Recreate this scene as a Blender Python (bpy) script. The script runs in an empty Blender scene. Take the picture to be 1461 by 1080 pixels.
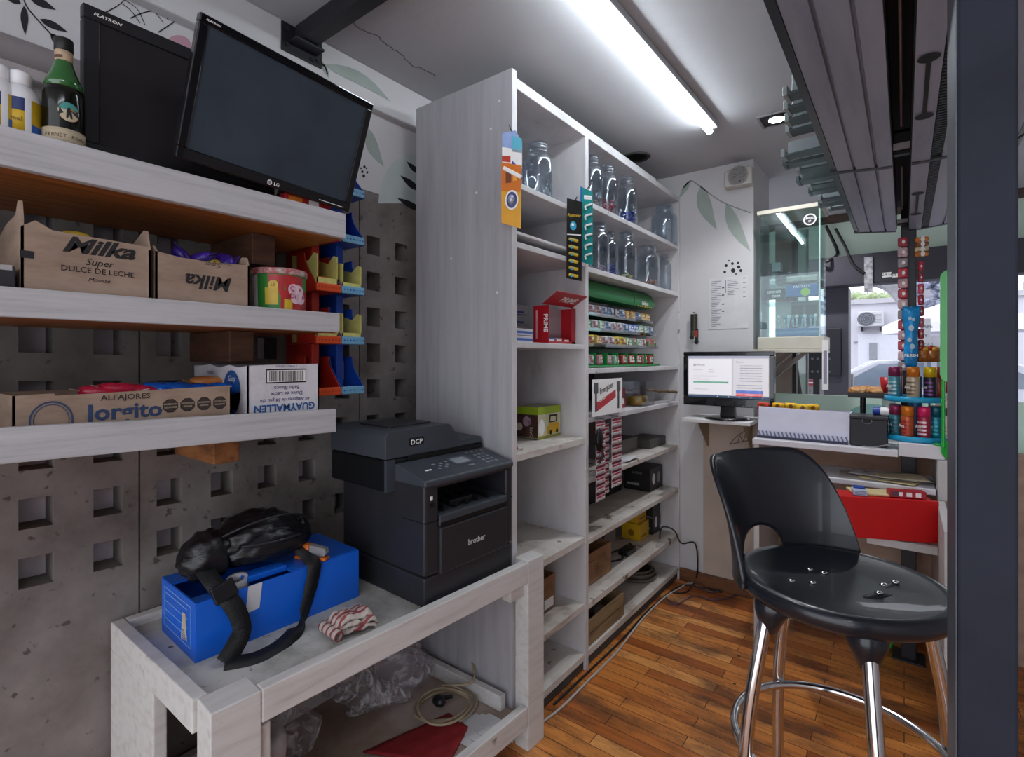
import bpy, bmesh, math, random
from mathutils import Vector, Matrix, noise
random.seed(7)
R = math.radians
scene = bpy.context.scene
COL = scene.collection
V = Vector
# ---------------------------------------------------------------- survey of the place (camera at 0,0,EYE)
EYE = 1.36
YAW = R(37.28); FPX = 735.0; CX = 730.5; HY = 512.0
sa, ca = math.sin(YAW), math.cos(YAW)
def _t(px): return (px - CX) / FPX
def _fin(px, py, x, y):
    d = -x*sa + y*ca
    return V((x, y, EYE + (HY - py)/FPX*d))
def onX(px, py, x):
    t = _t(px); return _fin(px, py, x, -x*(ca + t*sa)/(sa - t*ca))
def onY(px, py, y):
    t = _t(px); return _fin(px, py, -y*(sa - t*ca)/(ca + t*sa), y)
def onZ(px, py, z):
    d = FPX*(EYE - z)/(py - HY); t = _t(px)
    return V((d*(t*ca - sa), d*(ca + t*sa), z))
# ---------------------------------------------------------------- materials
def s2l(c):
    return tuple(((x/12.92) if x <= 0.04045 else ((x+0.055)/1.055)**2.4) for x in c)
def hx(h):
    h = h.lstrip('#'); return s2l(tuple(int(h[i:i+2], 16)/255 for i in (0, 2, 4)))
_M = {}
def _nodes(m):
    m.use_nodes = True; nt = m.node_tree; return nt, nt.nodes, nt.links, nt.nodes['Principled BSDF']
def mat(name, col, rough=.5, metal=0., var=.06, vscale=14., bump=0., bscale=60., coat=0., alpha=1., trans=0., ior=1.45, emit=0., spec=.5, stretch=(1, 1, 1)):
    """procedural: base colour broken up by noise, optional noise bump"""
    if name in _M: return _M[name]
    m = bpy.data.materials.new(name); nt, N, L, b = _nodes(m)
    c = hx(col) if isinstance(col, str) else col
    tc = N.new('ShaderNodeTexCoord'); mp = N.new('ShaderNodeMapping'); mp.inputs['Scale'].default_value = stretch
    L.new(tc.outputs['Object'], mp.inputs['Vector'])
    if var > 0:
        nz = N.new('ShaderNodeTexNoise'); nz.inputs['Scale'].default_value = vscale; nz.inputs['Detail'].default_value = 5
        L.new(mp.outputs['Vector'], nz.inputs['Vector'])
        rp = N.new('ShaderNodeValToRGB')
        rp.color_ramp.elements[0].position = .3; rp.color_ramp.elements[1].position = .7
        rp.color_ramp.elements[0].color = tuple(x*(1-var) for x in c) + (1,)
        rp.color_ramp.elements[1].color = tuple(min(1, x*(1+var)) for x in c) + (1,)
        L.new(nz.outputs['Fac'], rp.inputs['Fac']); L.new(rp.outputs['Color'], b.inputs['Base Color'])
    else:
        b.inputs['Base Color'].default_value = c + (1,)
    b.inputs['Roughness'].default_value = rough; b.inputs['Metallic'].default_value = metal
    b.inputs['IOR'].default_value = ior; b.inputs['Specular IOR Level'].default_value = spec
    b.inputs['Coat Weight'].default_value = coat; b.inputs['Alpha'].default_value = alpha
    b.inputs['Transmission Weight'].default_value = trans
    if emit:
        b.inputs['Emission Color'].default_value = c + (1,); b.inputs['Emission Strength'].default_value = emit
    if bump:
        n2 = N.new('ShaderNodeTexNoise'); n2.inputs['Scale'].default_value = bscale; n2.inputs['Detail'].default_value = 4
        L.new(mp.outputs['Vector'], n2.inputs['Vector'])
        bp = N.new('ShaderNodeBump'); bp.inputs['Strength'].default_value = bump; bp.inputs['Distance'].default_value = .01
        L.new(n2.outputs['Fac'], bp.inputs['Height']); L.new(bp.outputs['Normal'], b.inputs['Normal'])
    _M[name] = m; return m
def mixmat(name, cols, scale=8., stretch=(1, 1, 1), rough=.7, bump=.2, pos=(.35, .5, .65), detail=8, dist=.0, fine=None):
    """several colours blended by one stretched noise (stain, wear, grain)"""
    if name in _M: return _M[name]
    m = bpy.data.materials.new(name); nt, N, L, b = _nodes(m)
    tc = N.new('ShaderNodeTexCoord'); mp = N.new('ShaderNodeMapping'); mp.inputs['Scale'].default_value = stretch
    L.new(tc.outputs['Object'], mp.inputs['Vector'])
    nz = N.new('ShaderNodeTexNoise'); nz.inputs['Scale'].default_value = scale; nz.inputs['Detail'].default_value = detail
    nz.inputs['Distortion'].default_value = dist; nz.inputs['Roughness'].default_value = .62
    L.new(mp.outputs['Vector'], nz.inputs['Vector'])
    rp = N.new('ShaderNodeValToRGB'); cr = rp.color_ramp
    while len(cr.elements) < len(cols): cr.elements.new(.5)
    for e, c, p in zip(cr.elements, cols, pos):
        e.position = p; e.color = hx(c) + (1,)
    L.new(nz.outputs['Fac'], rp.inputs['Fac'])
    src = rp.outputs['Color']
    if fine:                                  # second, finer layer of speckles: (colour, scale, threshold)
        n3 = N.new('ShaderNodeTexNoise'); n3.inputs['Scale'].default_value = fine[1]; n3.inputs['Detail'].default_value = 3
        L.new(tc.outputs['Object'], n3.inputs['Vector'])
        r3 = N.new('ShaderNodeValToRGB'); r3.color_ramp.elements[0].position = fine[2]; r3.color_ramp.elements[1].position = fine[2]+.06
        L.new(n3.outputs['Fac'], r3.inputs['Fac'])
        mx = N.new('ShaderNodeMix'); mx.data_type = 'RGBA'
        L.new(r3.outputs['Color'], mx.inputs[0]); L.new(src, mx.inputs[6]); mx.inputs[7].default_value = hx(fine[0]) + (1,)
        src = mx.outputs[2]
    L.new(src, b.inputs['Base Color']); b.inputs['Roughness'].default_value = rough
    if bump:
        bp = N.new('ShaderNodeBump'); bp.inputs['Strength'].default_value = bump; bp.inputs['Distance'].default_value = .006
        L.new(nz.outputs['Fac'], bp.inputs['Height']); L.new(bp.outputs['Normal'], b.inputs['Normal'])
    _M[name] = m; return m
def stripes(name, c1, c2, scale):
    """woven stripes with a broken edge"""
    m = bpy.data.materials.new(name); nt, N, L, b = _nodes(m); tc = N.new('ShaderNodeTexCoord')
    wv = N.new('ShaderNodeTexWave'); wv.inputs['Scale'].default_value = scale; wv.inputs['Distortion'].default_value = 1.6; wv.inputs['Detail'].default_value = 3; wv.inputs['Detail Scale'].default_value = 3
    L.new(tc.outputs['Object'], wv.inputs['Vector']); rp = N.new('ShaderNodeValToRGB'); rp.color_ramp.elements[0].position = .18; rp.color_ramp.elements[1].position = .36
    rp.color_ramp.elements[0].color = hx(c1)+(1,); rp.color_ramp.elements[1].color = hx(c2)+(1,); L.new(wv.outputs['Fac'], rp.inputs['Fac']); L.new(rp.outputs['Color'], b.inputs['Base Color']); b.inputs['Roughness'].default_value = .95
    nz = N.new('ShaderNodeTexNoise'); nz.inputs['Scale'].default_value = 160; bp = N.new('ShaderNodeBump'); bp.inputs['Strength'].default_value = .4; bp.inputs['Distance'].default_value = .004
    L.new(tc.outputs['Object'], nz.inputs['Vector']); L.new(nz.outputs['Fac'], bp.inputs['Height']); L.new(bp.outputs['Normal'], b.inputs['Normal']); return m
# ---------------------------------------------------------------- mesh builder
_TXT = {}
class MB:
    def __init__(s): s.bm = bmesh.new(); s.ms = []; s.T = Matrix.Identity(4)
    def mi(s, m):
        if m not in s.ms: s.ms.append(m)
        return s.ms.index(m)
    def _add(s, vs, faces, m, smooth=False):
        T = s.T; bv = [s.bm.verts.new(T @ V(v)) for v in vs]; i = s.mi(m)
        for f in faces:
            try:
                fc = s.bm.faces.new([bv[k] for k in f]); fc.material_index = i; fc.smooth = smooth
            except ValueError: pass
        return s
    def _take(s, b2, m, smooth=False):
        b2.verts.index_update()
        s._add([v.co.copy() for v in b2.verts], [[v.index for v in f.verts] for f in b2.faces], m, smooth); b2.free(); return s
    def box(s, x0, y0, z0, x1, y1, z1, m, bev=0., seg=2):
        x0, x1 = sorted((x0, x1)); y0, y1 = sorted((y0, y1)); z0, z1 = sorted((z0, z1))
        vs = [(x, y, z) for z in (z0, z1) for y in (y0, y1) for x in (x0, x1)]
        fs = [(0, 2, 3, 1), (4, 5, 7, 6), (0, 1, 5, 4), (1, 3, 7, 5), (3, 2, 6, 7), (2, 0, 4, 6)]
        return s.hexa(vs, m, bev, seg, fs)
    def hexa(s, vs, m, bev=0., seg=2, fs=None):
        """8 corners, bottom four (x fastest) then top four"""
        fs = fs or [(0, 2, 3, 1), (4, 5, 7, 6), (0, 1, 5, 4), (1, 3, 7, 5), (3, 2, 6, 7), (2, 0, 4, 6)]
        b2 = bmesh.new(); bv = [b2.verts.new(V(v)) for v in vs]
        for f in fs: b2.faces.new([bv[k] for k in f])
        if bev > 0: bmesh.ops.bevel(b2, geom=list(b2.edges), offset=bev, segments=seg, profile=.5, affect='EDGES', clamp_overlap=True)
        return s._take(b2, m, False)
    def bar(s, a, b, w, h, m, up=(0, 0, 1), bev=0.):
        """rectangular bar from a to b, w sideways, h along up"""
        a, b = V(a), V(b); d = (b-a).normalized(); u = V(up); sd = d.cross(u).normalized(); u = sd.cross(d)
        vs = []
        for q in (-h/2, h/2):
            for p in (a, b):
                for k in (-w/2, w/2): vs.append(p + sd*k + u*q)
        return s.hexa(vs, m, bev)
    def prism(s, poly, m, o=(0, 0, 0), u=(1, 0, 0), v=(0, 0, 1), depth=.01, smooth=False, bev=0.):
        """polygon in the u,v plane at o, thickened along -(u x v)"""
        o, u, v = V(o), V(u), V(v); n = u.cross(v).normalized()
        f0 = [o + u*a + v*b for a, b in poly]; k = len(poly)
        f1 = [p - n*depth for p in f0]
        b2 = bmesh.new(); A = [b2.verts.new(p) for p in f0]; B = [b2.verts.new(p) for p in f1]
        b2.faces.new(A); b2.faces.new(B[::-1])
        for i in range(k): b2.faces.new((A[i], B[i], B[(i+1) % k], A[(i+1) % k]))
        if bev: bmesh.ops.bevel(b2, geom=[e for e in b2.edges], offset=bev, segments=2, profile=.5, affect='EDGES', clamp_overlap=True)
        bmesh.ops.recalc_face_normals(b2, faces=b2.faces)
        return s._take(b2, m, smooth)
    def cyl(s, p0, p1, r0, m, r1=None, seg=24, caps=True, smooth=True):
        p0, p1 = V(p0), V(p1); r1 = r0 if r1 is None else r1
        d = (p1-p0).normalized(); a = d.orthogonal().normalized(); b = d.cross(a)
        vs = []
        for p, r in ((p0, r0), (p1, r1)):
            for i in range(seg):
                t = 2*math.pi*i/seg; vs.append(p + a*(r*math.cos(t)) + b*(r*math.sin(t)))
        fs = [(i, (i+1) % seg, seg+(i+1) % seg, seg+i) for i in range(seg)]
        s._add(vs, fs, m, smooth)
        if caps:
            s._add(vs[:seg], [list(range(seg))[::-1]], m); s._add(vs[seg:], [list(range(seg))], m)
        return s
    def lathe(s, prof, m, o=(0, 0, 0), seg=28, axis=(0, 0, 1), smooth=True, arc=(0, 360)):
        """prof: (radius, height) from bottom to top"""
        o = V(o); d = V(axis).normalized(); a = d.orthogonal().normalized() if abs(d.z) < .999 else V((1, 0, 0)); b = d.cross(a)
        full = arc == (0, 360); n = seg if full else seg+1
        vs = []; fs = []
        for r, h in prof:
            for i in range(n):
                t = R(arc[0] + (arc[1]-arc[0])*i/seg); vs.append(o + d*h + a*(r*math.cos(t)) + b*(r*math.sin(t)))
        for k in range(len(prof)-1):
            for i in range(seg):
                j = (i+1) % n; fs.append((k*n+i, k*n+j, (k+1)*n+j, (k+1)*n+i))
        if full:
            if prof[0][0] > 1e-6: fs.append(list(range(n))[::-1])
            if prof[-1][0] > 1e-6: fs.append([(len(prof)-1)*n+i for i in range(n)])
        b2 = bmesh.new(); bv = [b2.verts.new(p) for p in vs]
        for f in fs: b2.faces.new([bv[k] for k in f])
        bmesh.ops.remove_doubles(b2, verts=b2.verts, dist=1e-6)
        return s._take(b2, m, smooth)
    def tube(s, pts, r, m, seg=10, closed=False, smooth=True):
        pts = [V(p) for p in pts]; n = len(pts); vs = []; fs = []
        rr = r if isinstance(r, (list, tuple)) else [r]*n
        pa = None
        for i, p in enumerate(pts):
            if closed: d = (pts[(i+1) % n] - pts[i-1]).normalized()
            else: d = (pts[min(i+1, n-1)] - pts[max(i-1, 0)]).normalized()
            a = d.orthogonal().normalized() if pa is None else (pa - d*pa.dot(d)).normalized()
            pa = a; b = d.cross(a)
            for k in range(seg):
                t = 2*math.pi*k/seg; vs.append(p + a*(rr[i]*math.cos(t)) + b*(rr[i]*math.sin(t)))
        for i in range(n if closed else n-1):
            for k in range(seg):
                j = (i+1) % n; fs.append((i*seg+k, i*seg+(k+1) % seg, j*seg+(k+1) % seg, j*seg+k))
        if not closed: fs += [list(range(seg))[::-1], [(n-1)*seg+k for k in range(seg)]]
        return s._add(vs, fs, m, smooth)
    def strap(s, pts, w, th, m, side):
        """flat band through pts; side gives the width direction(s)"""
        pts = [V(p) for p in pts]; n = len(pts); vs = []; fs = []
        for i, p in enumerate(pts):
            d = (pts[min(i+1, n-1)] - pts[max(i-1, 0)]).normalized()
            sd = V(side[i] if isinstance(side, list) else side); sd = (sd - d*sd.dot(d)).normalized(); nn = d.cross(sd)
            for a, b in ((-1, -1), (1, -1), (1, 1), (-1, 1)): vs.append(p + sd*(a*w/2) + nn*(b*th/2))
        for i in range(n-1):
            for k in range(4): fs.append((i*4+k, i*4+(k+1) % 4, i*4+4+(k+1) % 4, i*4+4+k))
        fs += [(3, 2, 1, 0), tuple((n-1)*4+k for k in range(4))]
        return s._add(vs, fs, m, True)
    def grid(s, fn, nu, nv, m, smooth=True, thick=0.):
        vs = [V(fn(i/(nu-1), j/(nv-1))) for j in range(nv) for i in range(nu)]
        fs = [(j*nu+i, j*nu+i+1, (j+1)*nu+i+1, (j+1)*nu+i) for j in range(nv-1) for i in range(nu-1)]
        if not thick: return s._add(vs, fs, m, smooth)
        b2 = bmesh.new(); bv = [b2.verts.new(p) for p in vs]
        for f in fs: b2.faces.new([bv[k] for k in f])
        bmesh.ops.recalc_face_normals(b2, faces=b2.faces)
        bmesh.ops.solidify(b2, geom=list(b2.faces), thickness=thick)
        return s._take(b2, m, smooth)
    def blob(s, c, r, m, sub=3, nz=0., ns=3., seed=0., squash=None):
        b2 = bmesh.new(); bmesh.ops.create_icosphere(b2, subdivisions=sub, radius=1)
        for v in b2.verts:
            k = 1 + nz*noise.noise(v.co*ns + V((seed, seed*1.7, -seed)))
            p = v.co*k
            if squash: p = V(squash(p))
            v.co = V(c) + V((p.x*r[0], p.y*r[1], p.z*r[2]))
        return s._take(b2, m, True)
    def text(s, txt, m, o, u=(1, 0, 0), v=(0, 0, 1), size=.02, ext=.0004, align='CENTER', shear=0., bold=0., sx=1., sp=1.):
        """lettering lying on the plane of u (reading direction) and v (up); o = baseline anchor"""
        key = (txt, align, shear, bold, sp)
        if key not in _TXT:
            cu = bpy.data.curves.new('lettering', 'FONT'); cu.body = txt; cu.align_x = align; cu.shear = shear; cu.offset = bold
            cu.resolution_u = 2; cu.space_character = sp
            ob = bpy.data.objects.new('lettering', cu); COL.objects.link(ob)
            dg = bpy.context.evaluated_depsgraph_get(); me = bpy.data.meshes.new_from_object(ob.evaluated_get(dg))
            _TXT[key] = ([v.co.copy() for v in me.vertices], [list(p.vertices) for p in me.polygons])
            bpy.data.objects.remove(ob); bpy.data.curves.remove(cu); bpy.data.meshes.remove(me)
        vs, fs = _TXT[key]; o, u, v = V(o), V(u).normalized(), V(v).normalized(); n = u.cross(v)
        return s._add([o + u*(p.x*size*sx) + v*(p.y*size) + n*ext for p in vs], fs, m)
    def disc(s, c, r, m, u=(1, 0, 0), v=(0, 0, 1), seg=24, ry=None, r_in=None, ext=.0005):
        c, u, v = V(c), V(u).normalized(), V(v).normalized(); n = u.cross(v); ry = ry or r
        pts = [c + u*(r*math.cos(2*math.pi*i/seg)) + v*(ry*math.sin(2*math.pi*i/seg)) + n*ext for i in range(seg)]
        if r_in is None: return s._add(pts, [list(range(seg))], m)
        k = r_in/r; c2 = c + n*ext
        return s._add(pts + [c2 + (p-c2)*k for p in pts], [(i, (i+1) % seg, seg+(i+1) % seg, seg+i) for i in range(seg)], m)
    def patch(s, a, b, m, o, u=(1, 0, 0), v=(0, 0, 1), ext=.0003):
        """printed rectangle from a=(x,y) to b on the u,v plane at o"""
        o, u, v = V(o), V(u).normalized(), V(v).normalized(); n = u.cross(v)
        q = [(a[0], a[1]), (b[0], a[1]), (b[0], b[1]), (a[0], b[1])]
        return s._add([o + u*x + v*y + n*ext for x, y in q], [(0, 1, 2, 3)], m)
    def poly(s, pts, m, o, u=(1, 0, 0), v=(0, 0, 1), ext=.0003):
        o, u, v = V(o), V(u).normalized(), V(v).normalized(); n = u.cross(v)
        return s._add([o + u*x + v*y + n*ext for x, y in pts], [list(range(len(pts)))], m)
    def build(s, name, parent=None, world=False, origin=None, rotz=0., label=None):
        me = bpy.data.meshes.new(name); bm = s.bm
        if world and parent is not None: bm.transform(parent.matrix_basis.inverted())
        if origin is not None: bm.transform(Matrix.Translation(-V(origin)))
        bm.to_mesh(me); bm.free()
        for m in s.ms: me.materials.append(m)
        o = bpy.data.objects.new(name, me); COL.objects.link(o)
        if parent is not None: o.parent = parent
        if origin is not None: o.location = origin
        if rotz: o.rotation_euler.z = rotz
        if label: o['label'] = label
        return o
def tag(o, label, cat, group=None, kind=None):
    o['label'] = label; o['category'] = cat
    if group: o['group'] = group
    if kind: o['kind'] = kind
    return o
def thing(name, label, cat, loc=(0, 0, 0), rotz=0., group=None, rot=None):
    o = bpy.data.objects.new(name, None); COL.objects.link(o); o.empty_display_size = .05
    o.location = loc; o.rotation_euler = rot or (0, 0, rotz)
    return tag(o, label, cat, group)
def struct(o): o['kind'] = 'structure'; return o
def kids(o): return [c for c in bpy.data.objects if c.parent == o]
def dup(o, loc=None, rotz=None, label=None, group=None, parent=None):
    c = o.copy(); COL.objects.link(c)
    if parent is not None: c.parent = parent
    for ch in kids(o): dup(ch, parent=c)
    if loc is not None: c.location = loc
    if rotz is not None: c.rotation_euler = (0, 0, rotz)
    if label: c['label'] = label
    if group: c['group'] = group
    return c
def smooth_pts(pts, n=6, closed=False):
    """Catmull-Rom through pts"""
    P = [V(p) for p in pts]; out = []; k = len(P)
    for i in range(k if closed else k-1):
        if closed: p0, p1, p2, p3 = P[i-1], P[i], P[(i+1) % k], P[(i+2) % k]
        else: p0, p1, p2, p3 = P[max(i-1, 0)], P[i], P[i+1], P[min(i+2, k-1)]
        for j in range(n):
            t = j/n; out.append(.5*((2*p1) + (p2-p0)*t + (2*p0-5*p1+4*p2-p3)*t*t + (3*p1-p0-3*p2+p3)*t**3))
    if not closed: out.append(P[-1])
    return out
RX, UX = V((0, 1, 0)), V((0, 0, 1))       # reading/up axes for faces looking to +X
RY, UY = V((1, 0, 0)), V((0, 0, 1))       # for faces looking to -Y
# shared materials
WHITEPAINT = lambda: mixmat('white painted wood', ['#a3a09f', '#c6c4c4', '#d2d0d1', '#dbdadb'], 5, (5, .7, 14), .55, .25, (.22, .36, .5, .8), fine=('#8a8580', 7, .73))
INK = lambda: mat('black print', '#1d1a1c', .6, var=.03)
WHITE = lambda: mat('white print', '#e9e7e6', .55, var=.02)
BLACKP = lambda: mat('black plastic', '#121217', .38, bump=.03, bscale=300)
CARD = lambda: mixmat('brown cardboard', ['#7f6a5c', '#97806f', '#a68f7e'], 7, (1, 1, 3), .8, .1, (.3, .5, .75))
CARDIN = lambda: mat('cardboard inside', '#75593f', .85, var=.12)
CHROME = lambda: mat('chrome', '#d8d8da', .12, 1., var=.03)
# ================================================================ the room
WX, CEIL, FARY, SHOPY = -1.70, 2.50, 3.17, 4.90
CONC = mixmat('raw concrete', ['#3f3a37', '#6b6460', '#7d7673', '#918b88'], 4.5, (1, 1, 1), .85, .45, (.22, .40, .56, .8), detail=14, fine=('#504844', 30, .64))
PLAST = mat('white plaster', '#c6c4c6', .8, var=.05, vscale=3, bump=.08, bscale=40)
CEILM = mat('ceiling plaster', '#b3b2b6', .85, var=.05, vscale=2, bump=.12, bscale=35)
PINKW = mat('pinkish plaster', '#b09c98', .8, var=.06, vscale=4, bump=.06)
# floor: boards running across the room
def floor_mat():
    m = bpy.data.materials.new('worn wooden floorboards'); nt, N, L, b = _nodes(m)
    tc = N.new('ShaderNodeTexCoord')
    br = N.new('ShaderNodeTexBrick'); br.offset = .43; br.offset_frequency = 2
    br.inputs['Scale'].default_value = 1; br.inputs['Mortar Size'].default_value = .0016; br.inputs['Mortar Smooth'].default_value = .2
    br.inputs['Brick Width'].default_value = .62; br.inputs['Row Height'].default_value = .062; br.inputs['Bias'].default_value = 0
    br.inputs['Color1'].default_value = (0, 0, 0, 1); br.inputs['Color2'].default_value = (1, 1, 1, 1); br.inputs['Mortar'].default_value = (.5, .5, .5, 1)
    L.new(tc.outputs['Object'], br.inputs['Vector'])
    rp = N.new('ShaderNodeValToRGB'); cr = rp.color_ramp
    for _ in range(3): cr.elements.new(.5)
    for e, p, c in zip(cr.elements, (0, .25, .5, .75, 1), ('#9a5426', '#c67434', '#dc8f48', '#cd7f3c', '#eaa660')):
        e.position = p; e.color = hx(c)+(1,)
    L.new(br.outputs['Color'], rp.inputs['Fac'])
    mp = N.new('ShaderNodeMapping'); mp.inputs['Scale'].default_value = (2.2, 26, 1); L.new(tc.outputs['Object'], mp.inputs['Vector'])
    gr = N.new('ShaderNodeTexNoise'); gr.inputs['Scale'].default_value = 3; gr.inputs['Detail'].default_value = 8; gr.inputs['Distortion'].default_value = .6
    L.new(mp.outputs['Vector'], gr.inputs['Vector'])
    g2 = N.new('ShaderNodeValToRGB'); g2.color_ramp.elements[0].position = .3; g2.color_ramp.elements[0].color = (.64, .55, .48, 1)
    g2.color_ramp.elements[1].position = .62; g2.color_ramp.elements[1].color = (1, 1, 1, 1); L.new(gr.outputs['Fac'], g2.inputs['Fac'])
    m1 = N.new('ShaderNodeMix'); m1.data_type = 'RGBA'; m1.blend_type = 'MULTIPLY'; m1.inputs[0].default_value = .85
    L.new(rp.outputs['Color'], m1.inputs[6]); L.new(g2.outputs['Color'], m1.inputs[7])
    # dark worn stains and black nail marks
    st = N.new('ShaderNodeTexNoise'); st.inputs['Scale'].default_value = 2.6; st.inputs['Detail'].default_value = 9; st.inputs['Roughness'].default_value = .7
    mp2 = N.new('ShaderNodeMapping'); mp2.inputs['Scale'].default_value = (1, 2.4, 1); L.new(tc.outputs['Object'], mp2.inputs['Vector']); L.new(mp2.outputs['Vector'], st.inputs['Vector'])
    s2 = N.new('ShaderNodeValToRGB'); s2.color_ramp.elements[0].position = .47; s2.color_ramp.elements[1].position = .62; L.new(st.outputs['Fac'], s2.inputs['Fac'])
    mul = N.new('ShaderNodeMath'); mul.operation = 'MULTIPLY'; mul.inputs[1].default_value = .75; L.new(s2.outputs['Color'], mul.inputs[0])
    m2 = N.new('ShaderNodeMix'); m2.data_type = 'RGBA'; L.new(mul.outputs[0], m2.inputs[0]); L.new(m1.outputs[2], m2.inputs[6]); m2.inputs[7].default_value = hx('#4b3226')+(1,)
    vo = N.new('ShaderNodeTexVoronoi'); vo.inputs['Scale'].default_value = 9; L.new(tc.outputs['Object'], vo.inputs['Vector'])
    v2 = N.new('ShaderNodeMath'); v2.operation = 'LESS_THAN'; v2.inputs[1].default_value = .055; L.new(vo.outputs['Distance'], v2.inputs[0])
    m3 = N.new('ShaderNodeMix'); m3.data_type = 'RGBA'; L.new(v2.outputs[0], m3.inputs[0]); L.new(m2.outputs[2], m3.inputs[6]); m3.inputs[7].default_value = hx('#241812')+(1,)
    m4 = N.new('ShaderNodeMix'); m4.data_type = 'RGBA'; L.new(br.outputs['Fac'], m4.inputs[0]); L.new(m3.outputs[2], m4.inputs[6]); m4.inputs[7].default_value = hx('#3a2416')+(1,)
    L.new(m4.outputs[2], b.inputs['Base Color']); b.inputs['Roughness'].default_value = .38
    bp = N.new('ShaderNodeBump'); bp.inputs['Strength'].default_value = .25; bp.inputs['Distance'].default_value = .003
    L.new(gr.outputs['Fac'], bp.inputs['Height']); L.new(bp.outputs['Normal'], b.inputs['Normal'])
    return m
f = MB(); f.box(-1.95, -1.6, -.06, 1.5, FARY+.15, 0, floor_mat()); struct(f.build('floor'))
w = MB(); w.box(1.46, -1.6, 0, 1.56, SHOPY+.12, CEIL, PLAST); struct(w.build('wall_right'))
c = MB(); c.box(-1.95, -1.6, CEIL, 1.5, SHOPY+.2, CEIL+.1, CEILM); co = struct(c.build('ceiling'))
# crack running over the ceiling and the dark hole near the far corner
CRACK = mat('dark crack', '#5f5a5c', .9, var=.1)
k = MB()
pts = [onZ(x, y, CEIL-.001) for x, y in ((498, 28), (518, 42), (538, 52), (556, 66), (573, 78), (583, 90), (600, 98), (622, 108))]
pp = [p + V((random.uniform(-.006, .006), random.uniform(-.006, .006), 0)) for p in smooth_pts(pts, 5)]
k.strap(pp, .004, .001, CRACK, (1, -.6, 0)); k.build('crack', co)
k = MB(); hc = onZ(908, 224, CEIL)
k.lathe([(.055, .0), (.06, -.006), (.07, -.008), (.078, 0)], mat('dark hole rim', '#3b3839', .8), hc); k.disc(hc - V((0, 0, .001)), .056, mat('open dark hole', '#070707', .9), RY, (0, -1, 0)); k.build('pipe_hole', co)
# ---- left wall: pierced concrete blocks below, plaster above
w = MB()
ycol = [.30 + .1445*i for i in range(-6, 17)]; zrow = [1.385 + .1435*j for j in range(-4, 4)]
joint = [-.215, .515, 1.2455, 1.62, 2.35]
Yl = sorted([(-1.6, 's'), (3.2, 'e')] + [(y-.0325, 'h') for y in ycol] + [(y+.0325, 'x') for y in ycol] + [(y-.0025, 'j') for y in joint] + [(y+.0025, 'x') for y in joint])
Zl = sorted([(0, 's'), (2.03, 'e')] + [(z-.037, 'h') for z in zrow] + [(z+.037, 'x') for z in zrow])
dz = lambda y, z: 0 if z in (0, 2.03) else .027*max(-.3, min(1.3, 1-(y-.3)))
def opened(i, j):
    if not (0 <= i < len(Yl)-1 and 0 <= j < len(Zl)-1): return False
    return Yl[i][1] == 'j' or (Yl[i][1] == 'h' and Zl[j][1] == 'h')
T0, T1 = WX, WX-.085
P = lambda i, j, x: (x, Yl[i][0], Zl[j][0] + dz(Yl[i][0], Zl[j][0]))
for i in range(len(Yl)-1):
    for j in range(len(Zl)-1):
        if opened(i, j): continue
        w._add([P(i, j, T0), P(i+1, j, T0), P(i+1, j+1, T0), P(i, j+1, T0)], [(0, 1, 2, 3)], CONC)
        for (di, dj, a, b2) in ((1, 0, (i+1, j), (i+1, j+1)), (-1, 0, (i, j+1), (i, j)), (0, 1, (i+1, j+1), (i, j+1)), (0, -1, (i, j), (i+1, j))):
            if opened(i+di, j+dj):
                w._add([P(*a, T0), P(*a, T1), P(*b2, T1), P(*b2, T0)], [(0, 1, 2, 3)], CONC)
w.box(T1, -1.6, 2.03, WX-.02, 3.2, 2.031, CONC)
w.box(-1.95, -1.6, 2.03, WX, 3.2, CEIL, PLAST)
wl = struct(w.build('wall_left'))
b_ = MB(); b_.box(-1.95, -1.6, 0, T1-.001, 3.2, 2.03, mat('pale wall behind the blocks', '#e2dbe2', .8, var=.1)); b_.build('rear_face', wl)
t = MB()
t.box(WX-.02, -1.6, 2.347, WX+.04, 1.9, CEIL, PLAST, .006); struct(t.build('trim_1'))
t = MB(); GREYL = mat('grey ledge', '#a09898', .6, var=.08)
t.tube([(WX+.0, -1.0, 2.088), (WX, .62, 2.088)], .042, GREYL, 20); t.box(WX-.03, -1.0, 2.03, WX+.035, .62, 2.06, GREYL, .008); struct(t.build('trim_2'))
# murals of the left wall
def mural(name, shapes, m, parent, plane, label=None):
    k = MB()
    for q in shapes: k._add([plane(x, y) for x, y in q], [list(range(len(q)))], m)
    k.build(name, parent, label=label)
LW = lambda x, y: onX(x, y, WX+.0012)
BW = lambda x, y: onX(x, y, WX+.0418)
BLK = mat('black mural paint', '#201f24', .7, var=.05)
SAGE = mat('sage mural paint', '#99a39c', .75, var=.06); PALEG = mat('pale green mural paint', '#b9c2c0', .75, var=.05)
def leaf(a, b, wd, bend=0., n=7):
    (x0, y0), (x1, y1) = a, b; L_ = math.hypot(x1-x0, y1-y0); nx, ny = -(y1-y0)/L_, (x1-x0)/L_; up = []; dn = []
    for i in range(n+1):
        s_ = i/n; wv = wd*math.sin(math.pi*s_**.8)*(1-.15*s_); cx_ = x0+(x1-x0)*s_+nx*bend*math.sin(math.pi*s_); cy_ = y0+(y1-y0)*s_+ny*bend*math.sin(math.pi*s_)
        up.append((cx_+nx*wv, cy_+ny*wv)); dn.append((cx_-nx*wv, cy_-ny*wv))
    return up + dn[::-1][1:-1] if n > 1 else up
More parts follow.
